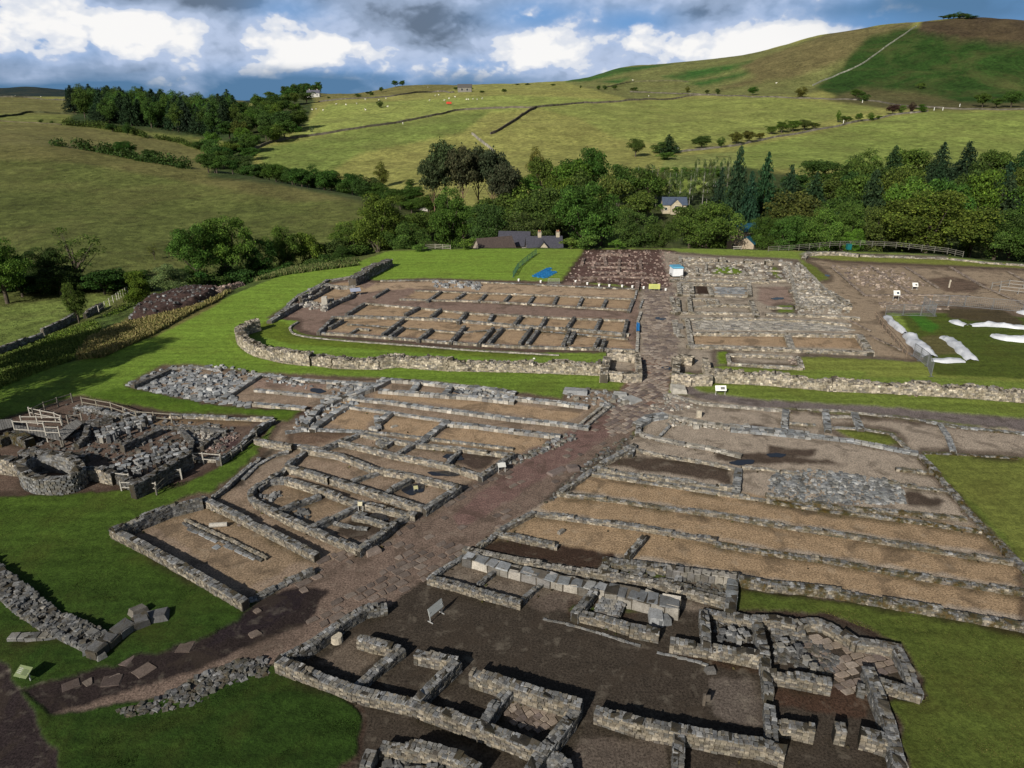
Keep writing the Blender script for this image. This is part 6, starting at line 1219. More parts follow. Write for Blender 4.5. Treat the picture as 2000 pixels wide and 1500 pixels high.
# buildings
def house(name, label, x, y, z, rz, l, w, hw, hr, wallc, roofc, chim=(), wins=(), door=None, gable=None, cat='house'):
    """gabled stone house; l along local x"""
    t = thing(name, label, cat, (x, y, z), rz=rz); O = (0, 0, 0)
    m = MB(); a, b = l/2, w/2
    m.add([(-a, -b, -1), (a, -b, -1), (a, b, -1), (-a, b, -1), (-a, -b, hw), (a, -b, hw), (a, b, hw), (-a, b, hw)], [(0, 1, 5, 4), (1, 2, 6, 5), (2, 3, 7, 6), (3, 0, 4, 7)], wallc)
    for s in (-1, 1): m.add([(s*a, -b, hw), (s*a, b, hw), (s*a, .02, hw+hr), (s*a, -.02, hw+hr)], [(0, 1, 2, 3)], wallc)
    m.build('wall', M_RENDER, t, origin=O)
    r = MB(); e = .35
    for s in (-1, 1):
        k = hr/b; v = [(-a-e, s*(b+e), hw-k*e+.02), (a+e, s*(b+e), hw-k*e+.02), (a+e, 0, hw+hr+.05), (-a-e, 0, hw+hr+.05)]
        v += [(p[0], p[1], p[2]+.16) for p in v]; r.add(v, [(0, 1, 2, 3), (7, 6, 5, 4), (0, 4, 5, 1), (1, 5, 6, 2), (2, 6, 7, 3), (3, 7, 4, 0)], roofc)
    ro = r.build('roof', M_ROOF, t, origin=O)
    for cx_ in chim:
        c = MB(); c.box((cx_, 0, hw+hr-.5), (.9, .7, 1.7), wallc); c.box((cx_, 0, hw+hr+1.2), (1.05, .85, .15), (.2, .18, .16)); c.disc((cx_-.2, 0, hw+hr+1.35), .13, .4, 8, (.4, .2, .12)); c.disc((cx_+.2, 0, hw+hr+1.35), .13, .4, 8, (.4, .2, .12)); c.build('chimney', M_RENDER, ro, origin=O)
    for side, u_, zz, ww, wh in wins:
        f = MB(); g_ = MB()
        if side in ('f', 'b'):
            s = -1 if side == 'f' else 1; f.box((u_, s*(b+.03), zz-.08), (ww+.2, .14, wh+.16), (.7, .68, .62)); g_.box((u_, s*(b+.10), zz), (ww, .06, wh), (.03, .035, .04))
        else:
            s = -1 if side == 'l' else 1; f.box((s*(a+.03), u_, zz-.08), (.14, ww+.2, wh+.16), (.7, .68, .62)); g_.box((s*(a+.10), u_, zz), (.06, ww, wh), (.03, .035, .04))
        fo = f.build('window', M_PAINT, t, origin=O); g_.build('pane', M_GLASS, fo, origin=O)
    if door: d = MB(); d.box((door, -b-.05, 0), (1.1, .12, 2.1), (.12, .09, .06)); d.build('door', M_WOOD, t, origin=O)
    if gable:
        gx, gw, gd, gh, gr = gable; m = MB()
        y0, y1 = -b-gd, -b+.5
        m.add([(gx-gw/2, y0, -1), (gx+gw/2, y0, -1), (gx+gw/2, y1, -1), (gx-gw/2, y1, -1), (gx-gw/2, y0, gh), (gx+gw/2, y0, gh), (gx+gw/2, y1, gh), (gx-gw/2, y1, gh)], [(0, 1, 5, 4), (1, 2, 6, 5), (3, 0, 4, 7)], wallc)
        m.add([(gx-gw/2, y0, gh), (gx+gw/2, y0, gh), (gx+.02, y0, gh+gr), (gx-.02, y0, gh+gr)], [(0, 1, 2, 3)], wallc); m.build('gable_wing', M_RENDER, t, origin=O)
        r = MB()
        for s in (-1, 1):
            v = [(gx+s*(gw/2+.3), y0-.3, gh-.25), (gx, y0-.3, gh+gr+.05), (gx, .2, gh+gr+.05), (gx+s*(gw/2+.3), .2, gh-.25)]; v += [(p[0], p[1], p[2]+.15) for p in v]
            r.add(v, [(0, 1, 2, 3), (7, 6, 5, 4), (0, 4, 5, 1), (1, 5, 6, 2), (2, 6, 7, 3), (3, 7, 4, 0)], roofc)
        r.build('gable_roof', M_ROOF, ro, origin=O)
        f = MB(); f.box((gx, y0-.03, gh*.45), (1.6, .14, 1.5), (.7, .68, .62)); fo = f.build('window', M_PAINT, t, origin=O); g_ = MB(); g_.box((gx, y0-.10, gh*.45+.1), (1.35, .06, 1.3), (.03, .035, .04)); g_.build('pane', M_GLASS, fo, origin=O)
    return t
x, z = at_Y(965, 188); house('stone_barn', 'long low stone barn with a mossy brown slate roof, left of the farm houses', x, 188, -5.4, .42, 9.5, 6, 4.3, 2.7, (.32, .28, .23), (.075, .056, .048), wins=(('f', -2, 1.5, .6, .9), ('f', 2.5, 1.5, .6, .9)), door=.5, cat='barn')
x, z = at_Y(1005, 196); house('farm_house', 'dark slate roofed farm building between the barn and the house with chimneys', x, 196, -5.6, -.1, 8, 6.5, 4.4, 3.0, (.26, .24, .22), (.045, .045, .06), wins=(('f', 0, 1.5, .9, 1.1),))
x, z = at_Y(1062, 189); house('farm_house', 'farm house with a pale front gable, slate roof and two chimneys', x, 189, -5.3, .06, 9, 6, 4.2, 2.8, (.42, .37, .28), (.05, .05, .065), chim=(-1.2, 3.6), wins=(('f', -3.6, 1.4, .9, 1.2), ('f', 3.6, 1.4, .9, 1.2)), gable=(-.6, 4.2, 1.6, 3.8, 2.6))
x, z = at_Y(1315, 287); house('cottage', 'cream gabled cottage with a blue grey slate roof deep in the wood', x, 287, float(hz(x, 287)), -.05, 9, 5.5, 3.2, 2.3, (.42, .37, .27), (.06, .08, .12), wins=(('f', -3.4, 1.0, .9, 1.0), ('f', 3.7, 1.0, .9, 1.0)), gable=(.4, 4.2, 1.4, 3.1, 2.1))
x, z = at_Y(1448, 208); house('visitor_building', 'sandstone visitor building with stepped teal metal roofs at the wood edge', x, 208, -6.4, .5, 8, 5.5, 7.0, 1.4, (.36, .29, .21), (.012, .07, .11), wins=(('f', 0, 1.6, 1.4, 1.4), ('l', 0, 1.6, 1.2, 1.4)))
x, z = at_Y(1458, 201); house('visitor_lodge', 'lower teal roofed wing in front of the visitor building', x, 201, -6.0, .9, 5, 4.5, 4.2, 1.6, (.36, .30, .22), (.014, .08, .12), wins=(('f', 0, 1.2, 1.2, 1.1),))
x, y, z = GT(613, 190); house('farm_house', 'white distant farmhouse among trees on the left skyline', x, y, z, .1, 16, 9, 5, 3.5, (.50, .49, .46), (.10, .10, .13), chim=(-5, 5), wins=(('f', -5, 2, 1.4, 1.6), ('f', 0, 2, 1.4, 1.6), ('f', 5, 2, 1.4, 1.6)))
x, y, z = GT(908, 179); house('stone_barn', 'small derelict grey barn on the far skyline pasture', x, y, z, 0, 16, 9, 4.5, 3.5, (.20, .19, .17), (.09, .085, .08), wins=(('f', -3, 1, 2.2, 2.4), ('f', 3, 1, 2.2, 2.4)), cat='barn')
# sheep
sm = MB()
for c, r_ in (((0, 0, .62), (.52, .28, .30)), ((.58, 0, .86), (.17, .12, .13)), ((.46, 0, .76), (.16, .13, .14))):
    n = 10; ring = []
    for i in range(7):
        ph = -math.pi/2+math.pi*i/6
        for k in range(n): a = 2*math.pi*k/n; ring.append((c[0]+r_[0]*math.sin(ph), c[1]+r_[1]*math.cos(ph)*math.cos(a)+1e-4*k, c[2]+r_[2]*math.cos(ph)*math.sin(a)))
    sm.add(ring, [(i*n+k, i*n+(k+1) % n, (i+1)*n+(k+1) % n, (i+1)*n+k) for i in range(6) for k in range(n)], (.78, .75, .66) if c[0] < .5 else (.6, .56, .5))
for qx, qy in ((-.32, -.14), (-.32, .14), (.30, -.14), (.30, .14)): sm.tube([(qx, qy, .5), (qx+.03, qy, .26), (qx, qy, 0)], [.07, .045, .04], 6, (.45, .42, .36))
V, Q_, C_ = sm.arrays(); sheep_me = mesh_from('sheep', V, Q_, C_, smooth=True, mats=(M_PLASTIC,))
for i, (px, py) in enumerate(((714, 196), (754, 194), (740, 197), (610, 216), (618, 215), (631, 217), (657, 205), (676, 206), (713, 215), (839, 198), (850, 188), (857, 187), (877, 194), (889, 191), (911, 196), (915, 196), (924, 195), (932, 196), (757, 210), (714, 217), (836, 172), (18, 189), (30, 188), (66, 192), (80, 190), (1267, 189), (787, 243), (942, 194), (868, 198), (1516, 164), (1236, 158), (697, 204))):
    x, y, z = GT(px, py); o = link('sheep', sheep_me, None, (x, y, z-.05)); s = 1.7 if y > 500 else 1.3; o.scale = (s, s, s); o.rotation_euler[2] = R.uniform(0, 6.28); tag(o, 'white sheep grazing on the open far pasture', 'sheep', 'sheep on the far pastures')
x, y, z = GT(877, 204); t = thing('feed_trailer', 'small bright red farm trailer on the sheep pasture', 'trailer', (x, y, z)); m = MB(); m.box((0, 0, .6), (5, 2.4, 1.8), (.55, .04, .02)); m.build('body', M_PAINT, t, origin=(0, 0, 0))
for s in (-1, 1): m = MB(); m.tube([(s*.0, s*1.35, .5), (0, s*1.05, .5)], [.5, .5], 12, (.02, .02, .02)); m.build('wheel', M_PLASTIC, t, origin=(0, 0, 0))
# ------------------------------------------------------------------ fences
def prf(label, pts, h=1.1, rails=2, post=.12, gap=2.2, col=(.26, .24, .21), top=True, zs=0.0, site=True, railw=.10, mat=None, name='wooden_fence', cat='fence', posts_only=False, base=0.0):
    wp = [np.array(G(px, py, base+zs)) if site else np.array(GT(px, py)[:2]) for px, py in pts]
    z0 = lambda p: (base if site else float(hz(p[0], p[1])))
    t = thing(name, label, cat, (float(wp[0][0]), float(wp[0][1]), z0(wp[0]))); mat = mat or M_WOOD
    P3 = []
    for i in range(len(wp)-1):
        d = np.linalg.norm(wp[i+1]-wp[i]); k = max(1, int(round(d/gap)))
        for j in range(k+(i == len(wp)-2)): P3.append(wp[i]+(wp[i+1]-wp[i])*j/k)
    for p in P3:
        m = MB(); m.box((p[0], p[1], z0(p)-.2), (post, post, h+.28), col); m.build('post', mat, t)
    if not posts_only:
        for r_ in range(rails):
            m = MB()
            for a, b in zip(P3[:-1], P3[1:]):
                zz = h*(r_+1)/rails-.06 if rails > 1 else h*.9
                m.bar((a[0], a[1], z0(a)+zz), (b[0], b[1], z0(b)+zz), .045, railw, col)
            m.build('rail', mat, t)
    return t
PLC = (.36, .34, .30)
prf('long wooden post and rail fence above the bath house', [(158, 776), (215, 786), (264, 803), (333, 808)], 1.2, 2, zs=1.2, col=(.22, .20, .16)); prf('wooden fence climbing left behind the bath house walkway', [(138, 769), (110, 777), (84, 786), (62, 797)], 1.2, 2, zs=1.2, col=(.14, .13, .11))
prf('slanting wooden rail at the far side of the bath house walkway', [(55, 796), (78, 801), (105, 806), (118, 812)], 1.1, 2, zs=1.1, col=PLC); prf('upper wooden rail beside the bath house walkway', [(39, 813), (70, 813), (117, 815)], 1.1, 2, zs=1.1, col=PLC)
prf('front wooden rail of the bath house walkway', [(24, 822), (52, 824), (84, 826)], 1.9, 2, zs=1.9, col=PLC); prf('wooden end rail of the bath house walkway with three bars', [(86, 833), (113, 834)], 1.9, 3, zs=1.9, col=PLC, gap=3); prf('wooden rail on the right side of the bath house walkway', [(130, 812), (157, 808)], 1.6, 2, zs=1.6, col=(.22, .2, .17))
t = thing('walkway', 'grey raised timber walkway crossing the bath house ruin', 'walkway', (*G(80, 845), 0)); dz_ = .8
p = polyw([(28, 838), (84, 838), (118, 852), (150, 825), (160, 832), (122, 862), (60, 852)], dz_)
for k, qd in enumerate((((28, 830), (112, 838), (118, 860), (30, 842)), ((112, 842), (150, 818), (162, 826), (122, 860)), ((-40, 822), (22, 818), (30, 832), (-40, 850)))):
    q = polyw(qd, dz_); m = MB(); n = 14
    for i in range(n):
        a, b = i/n, (i+.86)/n; v = [q[0]*(1-a)+q[1]*a, q[0]*(1-b)+q[1]*b, q[3]*(1-b)+q[2]*b, q[3]*(1-a)+q[2]*a]
        m.add([(*w_, dz_-.06) for w_ in v]+[(*w_, dz_) for w_ in v], [(0, 1, 2, 3), (4, 5, 6, 7), (0, 1, 5, 4), (1, 2, 6, 5), (2, 3, 7, 6), (3, 0, 4, 7)], np.array((.17, .165, .155))*R.uniform(.8, 1.2))
    m.build('deck', M_WOOD, t)
    for w_ in q: m = MB(); m.box((w_[0], w_[1], 0), (.14, .14, dz_), (.15, .14, .12)); m.build('support_post', M_WOOD, t)
prf('wooden fence running down the right side of the bath house', [(500, 842), (470, 865), (430, 893)], 1.1, 2, zs=1.1, col=(.15, .14, .12)); prf('pale wooden barrier across the bath house drain', [(368, 888), (395, 888), (430, 891)], 1.3, 2, zs=1.1, col=PLC); prf('pale wooden rail in front of the bath house front wall', [(234, 941), (268, 942), (303, 943)], 1.1, 2, zs=1.1, col=PLC); prf('short wooden barrier beside the bath house flue', [(322, 915), (352, 917)], 1.1, 2, zs=1.1, col=PLC); prf('short wooden barrier left of the bath house flue', [(210, 922), (250, 926)], 1.2, 3, zs=1.2, col=PLC, gap=3)
prf('slanting dark wooden fence at the bath house flue', [(303, 950), (325, 928), (350, 918)], 1.0, 2, zs=1.0, col=(.14, .13, .11))
prf('wooden post and rail fence along the far edge of the lawn before the farm', [(826, 488), (850, 486), (880, 488)], 1.2, 3, col=(.30, .28, .23), gap=2.5)
prf('long wooden post and rail fence curving round the far right fort edge', [(1500, 492), (1560, 488), (1620, 482), (1680, 480), (1750, 483), (1800, 489), (1850, 495), (1880, 502)], 1.3, 3, col=(.15, .145, .12), gap=3.0)
prf('line of pale fence posts at the back of the left meadow', [(194, 612), (206, 604), (215, 597), (229, 587), (237, 581), (250, 573)], 1.5, 2, site=False, col=(.42, .40, .34), gap=3.5, railw=.03, name='wire_fence')
prf('dark wooden fence left of the excavated meadow', [(1712, 612), (1725, 630), (1740, 648), (1758, 668), (1772, 686)], 1.2, 2, zs=.9, col=(.20, .15, .11), gap=2.5)
prf('barrier rail round the dark pit at the right picture edge', [(1938, 556), (1972, 551), (2060, 560)], 1.3, 2, zs=.9, col=(.34, .33, .31), gap=2.6, mat=M_METAL, name='metal_barrier'); prf('front barrier rail of the dark pit at the right picture edge', [(1954, 562), (1990, 566), (2060, 574)], 1.3, 2, zs=.9, col=(.34, .33, .31), gap=2.6, mat=M_METAL, name='metal_barrier')
def mesh_fence(label, pts, h=2.0, col=(.24, .25, .26), gap=3.2, name='mesh_fence', wire=.035, zs=1.0):
    wp = [np.array(G(px, py, zs)) for px, py in pts]; t = thing(name, label, 'fence', (float(wp[0][0]), float(wp[0][1]), 0)); P3 = []
    for i in range(len(wp)-1):
        k = max(1, int(round(np.linalg.norm(wp[i+1]-wp[i])/gap)))
        for j in range(k+(i == len(wp)-2)): P3.append(wp[i]+(wp[i+1]-wp[i])*j/k)
    for a, b in zip(P3[:-1], P3[1:]):
        m = MB(); a_ = a+(b-a)*.02; b_ = b-(b-a)*.02
        for zz in (.12, h): m.bar((*a_, zz), (*b_, zz), .06, .06, col)
        for e_ in (a_, b_): m.bar((*e_, .0), (*e_, h), .06, .06, col)
        for k in range(1, 14): e_ = a_+(b_-a_)*k/14; m.bar((*e_, .12), (*e_, h), wire*.6, wire*.6, col)
        for k in range(1, 6): zz = .12+(h-.12)*k/6; m.bar((*a_, zz), (*b_, zz), wire*.6, wire*.6, col)
        m.build('panel', M_METAL, t)
    for p in P3: m = MB(); m.box((p[0], p[1], 0), (.6, .25, .14), (.10, .10, .10)); m.build('foot_block', M_PLASTIC, t)
    return t
mesh_fence('grey mesh panel fence along the back of the covered trench', [(1730, 608), (1765, 606), (1800, 607), (1828, 608)]); mesh_fence('short mesh panel fence turning the corner above the covered trench', [(1828, 606), (1815, 597), (1804, 588)])
mesh_fence('long mesh panel fence running right behind the far weedy trench', [(1822, 586), (1885, 589), (1940, 594), (2000, 599), (2070, 606)]); mesh_fence('mesh panel fence beside the white sheeted wall bend', [(1785, 686), (1798, 695), (1812, 706)], zs=.8)
mesh_fence('leaning mesh panel fence standing on the strip above the right fort wall', [(1812, 710), (1820, 730)], zs=.5); mesh_fence('green mesh fence crossing the upper fort lawn', [(1002, 537), (1012, 520), (1030, 505), (1048, 492)], 1.3, (.03, .12, .09), 4.0, zs=.6); mesh_fence('low mesh panel fence in front of the blue crates', [(1070, 549), (1093, 549)], 1.1, (.4, .42, .38), zs=.6)
# ------------------------------------------------------------------ site objects
def board(label, px, py, w=1.2, h=.8, leg=.9, rz=0.0, col=(.85, .85, .80), pic=(.16, .16, .15), tilt=.6, name='information_board', frame=(.6, .6, .58)):
    x, y = G(px, py, leg); t = thing(name, label, 'sign', (x, y, 0), rz=rz); O = (0, 0, 0)
    ty, tz = math.cos(tilt)*h/2, math.sin(tilt)*h/2
    m = MB(); v = [(-w/2, -ty, leg-tz), (w/2, -ty, leg-tz), (w/2, ty, leg+tz), (-w/2, ty, leg+tz)]; v2 = [(a, b+.03, c-.04) for a, b, c in v]
    m.add(v2+v, [(3, 2, 1, 0), (4, 5, 6, 7), (0, 1, 5, 4), (1, 2, 6, 5), (2, 3, 7, 6), (3, 0, 4, 7)], col); m.build('panel', M_PAINT, t, origin=O)
    if pic:
        m = MB(); nrm = (0, -math.sin(tilt)*.012, math.cos(tilt)*.012)
        def pt(u, s): return (u*w/2, s*ty+nrm[1], leg+s*tz+nrm[2])
        m.add([pt(-.05, -.55), pt(.72, -.55), pt(.72, .45), pt(-.05, .45)], [(0, 1, 2, 3)], pic)
        for k in range(4): m.add([pt(-.82, .45-k*.28), pt(-.2, .45-k*.28), pt(-.2, .56-k*.28), pt(-.82, .56-k*.28)], [(0, 1, 2, 3)], (.35, .35, .33))
        m.build('printed_face', M_PAINT, t, origin=O)
    for s in (-1, 1):
        m = MB(); m.bar((s*w*.42, -.0, -.1), (s*w*.42, 0, leg), .06, .06, frame); m.bar((s*w*.42, -.25, .02), (s*w*.42, .25, .02), .05, .05, frame); m.build('leg', M_METAL, t, origin=O)
    return t
board('white information board on two legs standing on grass beside the right footpath', 1408, 758, 1.4, .7, .9, tilt=.9); board('white information board on the bare brown earth, upper one of two', 1788, 556, 1.1, .8, 1.0, tilt=1.0); board('white information board with a low stand below it, lower one of two on bare earth', 1752, 572, 1.2, .9, 1.5, tilt=1.1, pic=(.08, .10, .13))
board('grey lectern board beside the temple ruin', 694, 566, 2.0, 1.0, 1.1, .4, (.30, .33, .42), None, .5); board('tilted white lectern seen edge on in the dark courtyard', 851, 1187, 1.5, .7, .9, .95, (.50, .52, .50), None, 1.35); board('small green and white information sign on the bottom left turf', 45, 1312, 1.0, .75, .7, -.25, (.16, .20, .09), (.10, .13, .06), .5)
board('little white lectern at the end of the uppermost strip house', 980, 908, .8, .55, .9, .2, (.55, .55, .52), None, .5); board('small yellow label sign standing in the pool of the middle strip house', 812, 952, .42, .36, .35, .3, (.40, .38, .20), None, .6, 'label_sign'); board('small yellow label sign on the wall of the lowest strip house', 703, 984, .42, .36, .9, .0, (.42, .38, .24), None, 1.0, 'label_sign'); board('small white label sign on the flat wall top of the drain building', 1003+40, 700, .3, .2, .3, 0, (.7, .7, .6), None, .6, 'label_sign')
x, y = G(1278, 562, .7); t = thing('site_sign', 'large yellow green notice board at the top of the flagged street', 'sign', (x, y, 0), rz=-.1); O = (0, 0, 0)
m = MB(); m.box((0, 0, .45), (2.2, .06, 1.0), (.50, .52, .16)); m.build('panel', M_PAINT, t, origin=O); m = MB()
for k in range(4): m.box((-.1+.05*k, -.045, .62+k*.18), (1.5-.2*(k % 2), .02, .06), (.35, .40, .16))
m.build('printed_text', M_PAINT, t, origin=O)
for s in (-.95, .95): m = MB(); m.box((s, .05, -.1), (.09, .09, 1.45), (.3, .27, .2)); m.build('post', M_WOOD, t, origin=O)
# white buckets in a row along the excavation edge
m = MB(); n = 14
m.add([(r_*math.cos(6.2832*i/n), r_*math.sin(6.2832*i/n), z_) for r_, z_ in ((.17, 0), (.22, .42), (.235, .42), (.235, .46), (.20, .46), (.16, .06)) for i in range(n)], [(a*n+i, a*n+(i+1) % n, (a+1)*n+(i+1) % n, (a+1)*n+i) for a in range(5) for i in range(n)], (.85, .85, .82)); V, Q_, C_ = m.arrays(); bucket_me = mesh_from('bucket', V, Q_, C_, mats=(M_PLASTIC,))
for px, py in ((1013, 549), (1056, 552), (1124, 552), (1147, 556), (1170, 559), (1190, 560), (1215, 561), (1235, 562), (1257, 564), (1272, 566), (1278, 566), (1286, 566), (1300, 568)):
    x, y = G(px, py); o = link('bucket', bucket_me, None, (x, y, .0)); o.scale = (1.0, 1.0, 1.0); tag(o, 'white bucket in the row along the edge of the excavation', 'bucket', 'white buckets along the excavation')
# blue crates on the grass
cm_ = MB(); L_, W_, H_ = 1.25, .8, .35
for a, b, d_ in (((0, 0, 0), (L_, W_, .04), 0), ((0, -W_/2+.02, 0), (L_, .04, H_), 0), ((0, W_/2-.02, 0), (L_, .04, H_), 0), ((-L_/2+.02, 0, 0), (.04, W_-.08, H_), 0), ((L_/2-.02, 0, 0), (.04, W_-.08, H_), 0)): cm_.box(a, b, (.02, .16, .38))
V, Q_, C_ = cm_.arrays(); crate_me = mesh_from('crate', V, Q_, C_, mats=(M_PLASTIC,))
for r_ in range(3):
    for k in range(7 if r_ == 0 else 5):
        px = 1046+r_*9+k*4.3; py = 541-k*2.3-r_*.3+r_*1.5; x, y = G(px, py); o = link('crate', crate_me, None, (x, y, .08)); o.rotation_euler[2] = .5+R.normal(0, .1); tag(o, 'blue plastic crate in the slanting rows on the upper lawn', 'crate', 'blue crates on the upper lawn')
# small shed like container, tarp, people of the dig
x, y = G(1320, 540); t = thing('wheeled_bin', 'white box trailer with a light blue lid by the far end of the street', 'trailer', (x, y, 0), rz=.1); m = MB(); m.box((0, 0, .35), (2.2, 2.6, 1.7), (.72, .74, .76), taper=.96); m.build('body', M_PAINT, t, origin=O); m = MB(); m.box((0, 0, 2.05), (2.4, 2.9, .28), (.10, .32, .48), taper=.85); m.build('lid', M_PAINT, t, origin=O)
for s in (-1, 1): m = MB(); m.tube([(s*1.2, 0, .38), (s*.95, 0, .38)], [.38, .38], 12, (.02, .02, .02)); m.build('wheel', M_PLASTIC, t, origin=O)
def tarp(label, px4, h, col, name='tarpaulin'):
    q = polyw(px4, h); n = 10; V = []
    for i in range(n+1):
        for j in range(n+1):
            a, b = i/n, j/n; p = (q[0]*(1-a)+q[1]*a)*(1-b)+(q[3]*(1-a)+q[2]*a)*b; V.append((p[0], p[1], h+.12*math.sin(a*9+b*5)*math.sin(b*7)-.25*(a in (0, 1))))
    m = MB(); m.add(V, [(i*(n+1)+j, (i+1)*(n+1)+j, (i+1)*(n+1)+j+1, i*(n+1)+j+1) for i in range(n) for j in range(n)], col); o = m.build(name, M_PLASTIC, smooth=True); return tag(o, label, 'tarpaulin')
tarp('narrow blue tarpaulin over the drain beside the flagged street', [(1243, 646), (1250, 646), (1250, 630), (1243, 630)], .5, (.01, .17, .45))
x, y = G(1657, 487); t = thing('litter_bin', 'teal green litter bin by the far right fence', 'bin', (x, y, 0)); m = MB(); m.box((0, 0, 0), (1.0, 1.0, 1.3), (.01, .13, .13), taper=1.06); m.build('body', M_PLASTIC, t, origin=O); m = MB(); m.box((0, 0, 1.3), (1.12, 1.12, .12), (.01, .10, .10), taper=.8); m.build('lid', M_PLASTIC, t, origin=O)
x, y = G(1440, 489); t = thing('bench', 'plain wooden bench on the far grass edge before the wood', 'bench', (x, y, 0)); m = MB(); m.box((0, 0, .42), (2.2, .5, .07), (.3, .28, .24)); m.build('seat', M_WOOD, t, origin=O)
for s in (-.9, .9): m = MB(); m.box((s, 0, 0), (.1, .45, .42), (.27, .25, .2)); m.build('leg', M_WOOD, t, origin=O)
m = MB(); m.box((0, .25, .75), (2.2, .06, .25), (.3, .28, .24)); m.build('backrest', M_WOOD, t, origin=O)
x, y = G(1855, 554, .8); t = thing('marker_post', 'single wooden marker post on the brown earth', 'post', (x, y, 0)); m = MB(); m.box((0, 0, -.1), (.22, .22, 1.7), (.45, .40, .32), taper=.85); m.build('post', M_WOOD, t, origin=O); m = MB(); m.box((0, -.14, 1.2), (.3, .04, .25), (.5, .45, .36)); m.build('plate', M_WOOD, t, origin=O)
x, y = G(1374, 1377); t = thing('wooden_post', 'short dark wooden post standing in the dark courtyard', 'post', (x, y, 0)); m = MB(); m.box((0, 0, -.1), (.16, .16, .95), (.12, .10, .08)); m.build('post', M_WOOD, t, origin=O); m = MB(); m.box((.22, 0, .3), (.3, .06, .5), (.10, .085, .07)); m.build('plate', M_WOOD, t, origin=O)
t = thing('road_sign', 'small white road sign where the roadside wall starts by the conifer', 'sign', GT(1322, 299)); m = MB(); m.box((0, 0, 0), (.15, .15, 3.2), (.6, .6, .6)); m.build('post', M_METAL, t, origin=O); m = MB(); m.box((0, -.1, 2.4), (1.4, .06, .9), (.85, .85, .85)); m.build('panel', M_PAINT, t, origin=O)
for px, py in ((1824, 216), (1841, 216), (1874, 209), (1684, 201), (1647, 241)): 
    x, y, z = GT(px, py); t = thing('marker_post', 'tiny white roadside marker post at the foot of the right hill', 'post', (x, y, z), 'white marker posts by the hill road'); m = MB(); m.box((0, 0, 0), (.35, .35, 2.4), (.8, .8, .75)); m.build('post', M_PAINT, t, origin=O)
# white sheeting over trench edges
def sheeting(label, pts, w=1.7, h=1.1):
    w *= .80; h *= .66
    wp = catmull([G(*p) for p in pts], .45); n = len(wp); d = np.gradient(wp, axis=0); d /= np.linalg.norm(d, axis=1)[:, None]; nr = np.column_stack([-d[:, 1], d[:, 0]]); k = 11; V = []; SEED[0] += 5
    for i in range(n):
        e_ = min(i, n-1-i)/2.0; hh = h*min(1, .35+.4*e_)*(1+.35*(fbm(np.array([i/3.0]), np.array([SEED[0]*1.0]), 3, 2)[0]-.5)*2)
        for j in range(k):
            t_ = j/(k-1)*2-1; off = t_*w/2*(1+.12*math.sin(i*.9)); zz = hh*(1-abs(t_)**6.0)*(.8+.2*math.cos(t_*2.2))+.05
            p = wp[i]+nr[i]*off; V.append((p[0], p[1], zz-.15*(abs(t_) > .95)))
    V = np.array(V); V[:, 2] += (fbm(V[:, 0]/.30, V[:, 1]/.30, 77, 3)-.5)*.42; q = [(i*k+j, (i+1)*k+j, (i+1)*k+j+1, i*k+j+1) for i in range(n-1) for j in range(k-1)]
    c = np.clip(np.array([.54, .56, .60])[None]*(1-.35*np.clip(fbm(V[:, 0]/.9, V[:, 1]/.9, 71, 3)-.55, 0, 1)[:, None]*3), 0, .9)
    m = MB(); m.add(V, q, c); return tag(m.build('plastic_sheeting', M_PLASTIC, smooth=True), label, 'sheeting')
sheeting('white plastic sheeting on the trench edge beside the dark fence, upper stretch', [(1732, 620), (1742, 632), (1755, 643), (1768, 652)], 1.5); sheeting('white sheeting piled along the bend of the trench edge', [(1776, 656), (1784, 670), (1800, 684), (1818, 700)], 2.6, 1.5)
sheeting('white sheeting along the front edge of the covered trench', [(1818, 704), (1845, 707), (1878, 706)], 2.0, 1.1); sheeting('white sheeting down the right arm of the u shaped trench edge', [(1838, 660), (1850, 664), (1870, 680), (1885, 694), (1900, 706)], 2.3, 1.2)
sheeting('lumpy white sheeting at the left end of the far row', [(1860, 629), (1872, 634), (1886, 638)], 2.0, 1.2); sheeting('white sheeting in the far row, long stretch to the right edge', [(1895, 637), (1945, 638), (2000, 643), (2060, 648)], 1.7, 1.0); sheeting('white sheeting over the wall at the right picture edge, nearest row', [(1942, 657), (1965, 664), (2010, 668), (2070, 672)], 2.6, 1.3); sheeting('small white sheet at the right picture edge behind the far row', [(1990, 610), (2012, 616), (2040, 620)], 1.8, 1.1)
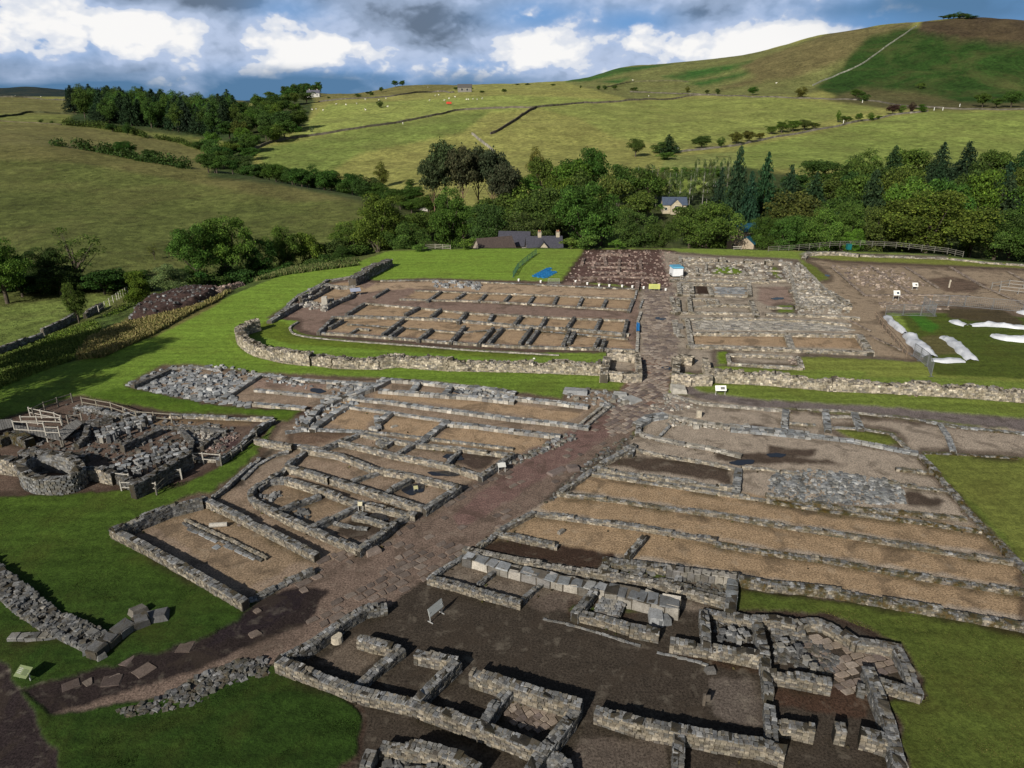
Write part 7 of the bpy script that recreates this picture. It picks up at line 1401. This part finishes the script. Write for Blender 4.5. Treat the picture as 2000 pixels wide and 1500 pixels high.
# puddles
def puddle(label, px, py, rx, ry):
    n = 26; ph = R.uniform(0, 6.28); V = []
    for i in range(n): a = 6.2832*i/n; k = 1+.18*math.sin(2*a+ph)+.10*math.sin(5*a+ph*2); V.append((*G(px+rx*k*math.cos(a), py+ry*k*math.sin(a), .06), .065))
    c = np.mean(V, 0); V2 = [tuple(c+(np.array(v)-c)*.5) for v in V]; V3 = [tuple(c+(np.array(v)-c)*.01) for v in V]; m = MB(); m.add(V+V2+V3, [(a*n+i, a*n+(i+1) % n, (a+1)*n+(i+1) % n, (a+1)*n+i) for a in (0, 1) for i in range(n)], (0, 0, 0)); o = m.build('puddle', M_WATER); tag(o, kind='structure')
for q in ((1302, 719, 9, 4), (1290, 622, 10, 3), (1450, 903, 22, 6), (1516, 889, 16, 5), (808, 955, 20, 12), (620, 763, 14, 5), (905, 763, 18, 6), (1519, 583, 11, 2.5), (1616, 538, 5, 2), (740, 1010, 20, 7), (1998, 700-60, 1, 1), (700, 887+3, 1, 1), (870, 925, 30, 6), (885, 893, 22, 6)):
    if q[2] > 2: puddle('', *q)
# spoil heap
def heap(label, poly, h, col, seed, n=70):
    q = polyw(poly); lo, hi = q.min(0), q.max(0); gx, gy = np.meshgrid(np.linspace(lo[0], hi[0], n), np.linspace(lo[1], hi[1], n), indexing='ij'); ins = inpoly(gx.ravel(), gy.ravel(), q).reshape(gx.shape).astype(float)
    for _ in range(5): ins = blur(ins, 2)
    z = h*np.clip((ins-.35)*1.8, 0, 1)*(.7+.8*(fbm(gx/4, gy/4, seed, 4)-.3))+(fbm(gx/.8, gy/.8, seed+3, 3)-.5)*.35+hz(gx, gy)-.35
    ix = np.arange(n*n).reshape(n, n); Q_ = np.stack([ix[:-1, :-1], ix[1:, :-1], ix[1:, 1:], ix[:-1, 1:]], -1); ok = (ins[:-1, :-1] > .3).ravel(); Q_ = Q_.reshape(-1, 4)[ok]; V = np.stack([gx, gy, z], -1).reshape(-1, 3); u_, inv = np.unique(Q_, return_inverse=True)
    c = np.array(col)[None]*np.exp(R.normal(0, .2, (len(u_), 1))); m = MB(); m.add(V[u_], inv.reshape(-1, 4), c)
    sp_ = V[ix[ins > .5]]; k = R.integers(0, len(sp_), 420); s = .10+.40*R.random(420)**4; stones(m, sp_[k]+np.column_stack([R.normal(0, .2, (420, 2)), np.full(420, -.05)]), R.uniform(0, 6, 420), np.column_stack([s*1.3, s, s*.7]), 'dark' if seed < 5 else 'red', 0, .75, jit=.1)
    return tag(m.build('spoil_heap', M_STONE, smooth=False), label, 'spoil heap')
heap('dark brown heap of excavated soil and stones on the left bank', [(246, 625), (262, 595), (300, 574), (345, 558), (400, 553), (428, 562), (420, 585), (380, 602), (300, 622)], 2.2, (.055, .035, .03), 3)
heap('paler heap of rubble behind the dark spoil heap', [(380, 560), (400, 545), (440, 535), (478, 540), (475, 556), (430, 570)], 1.5, (.13, .10, .075), 9)
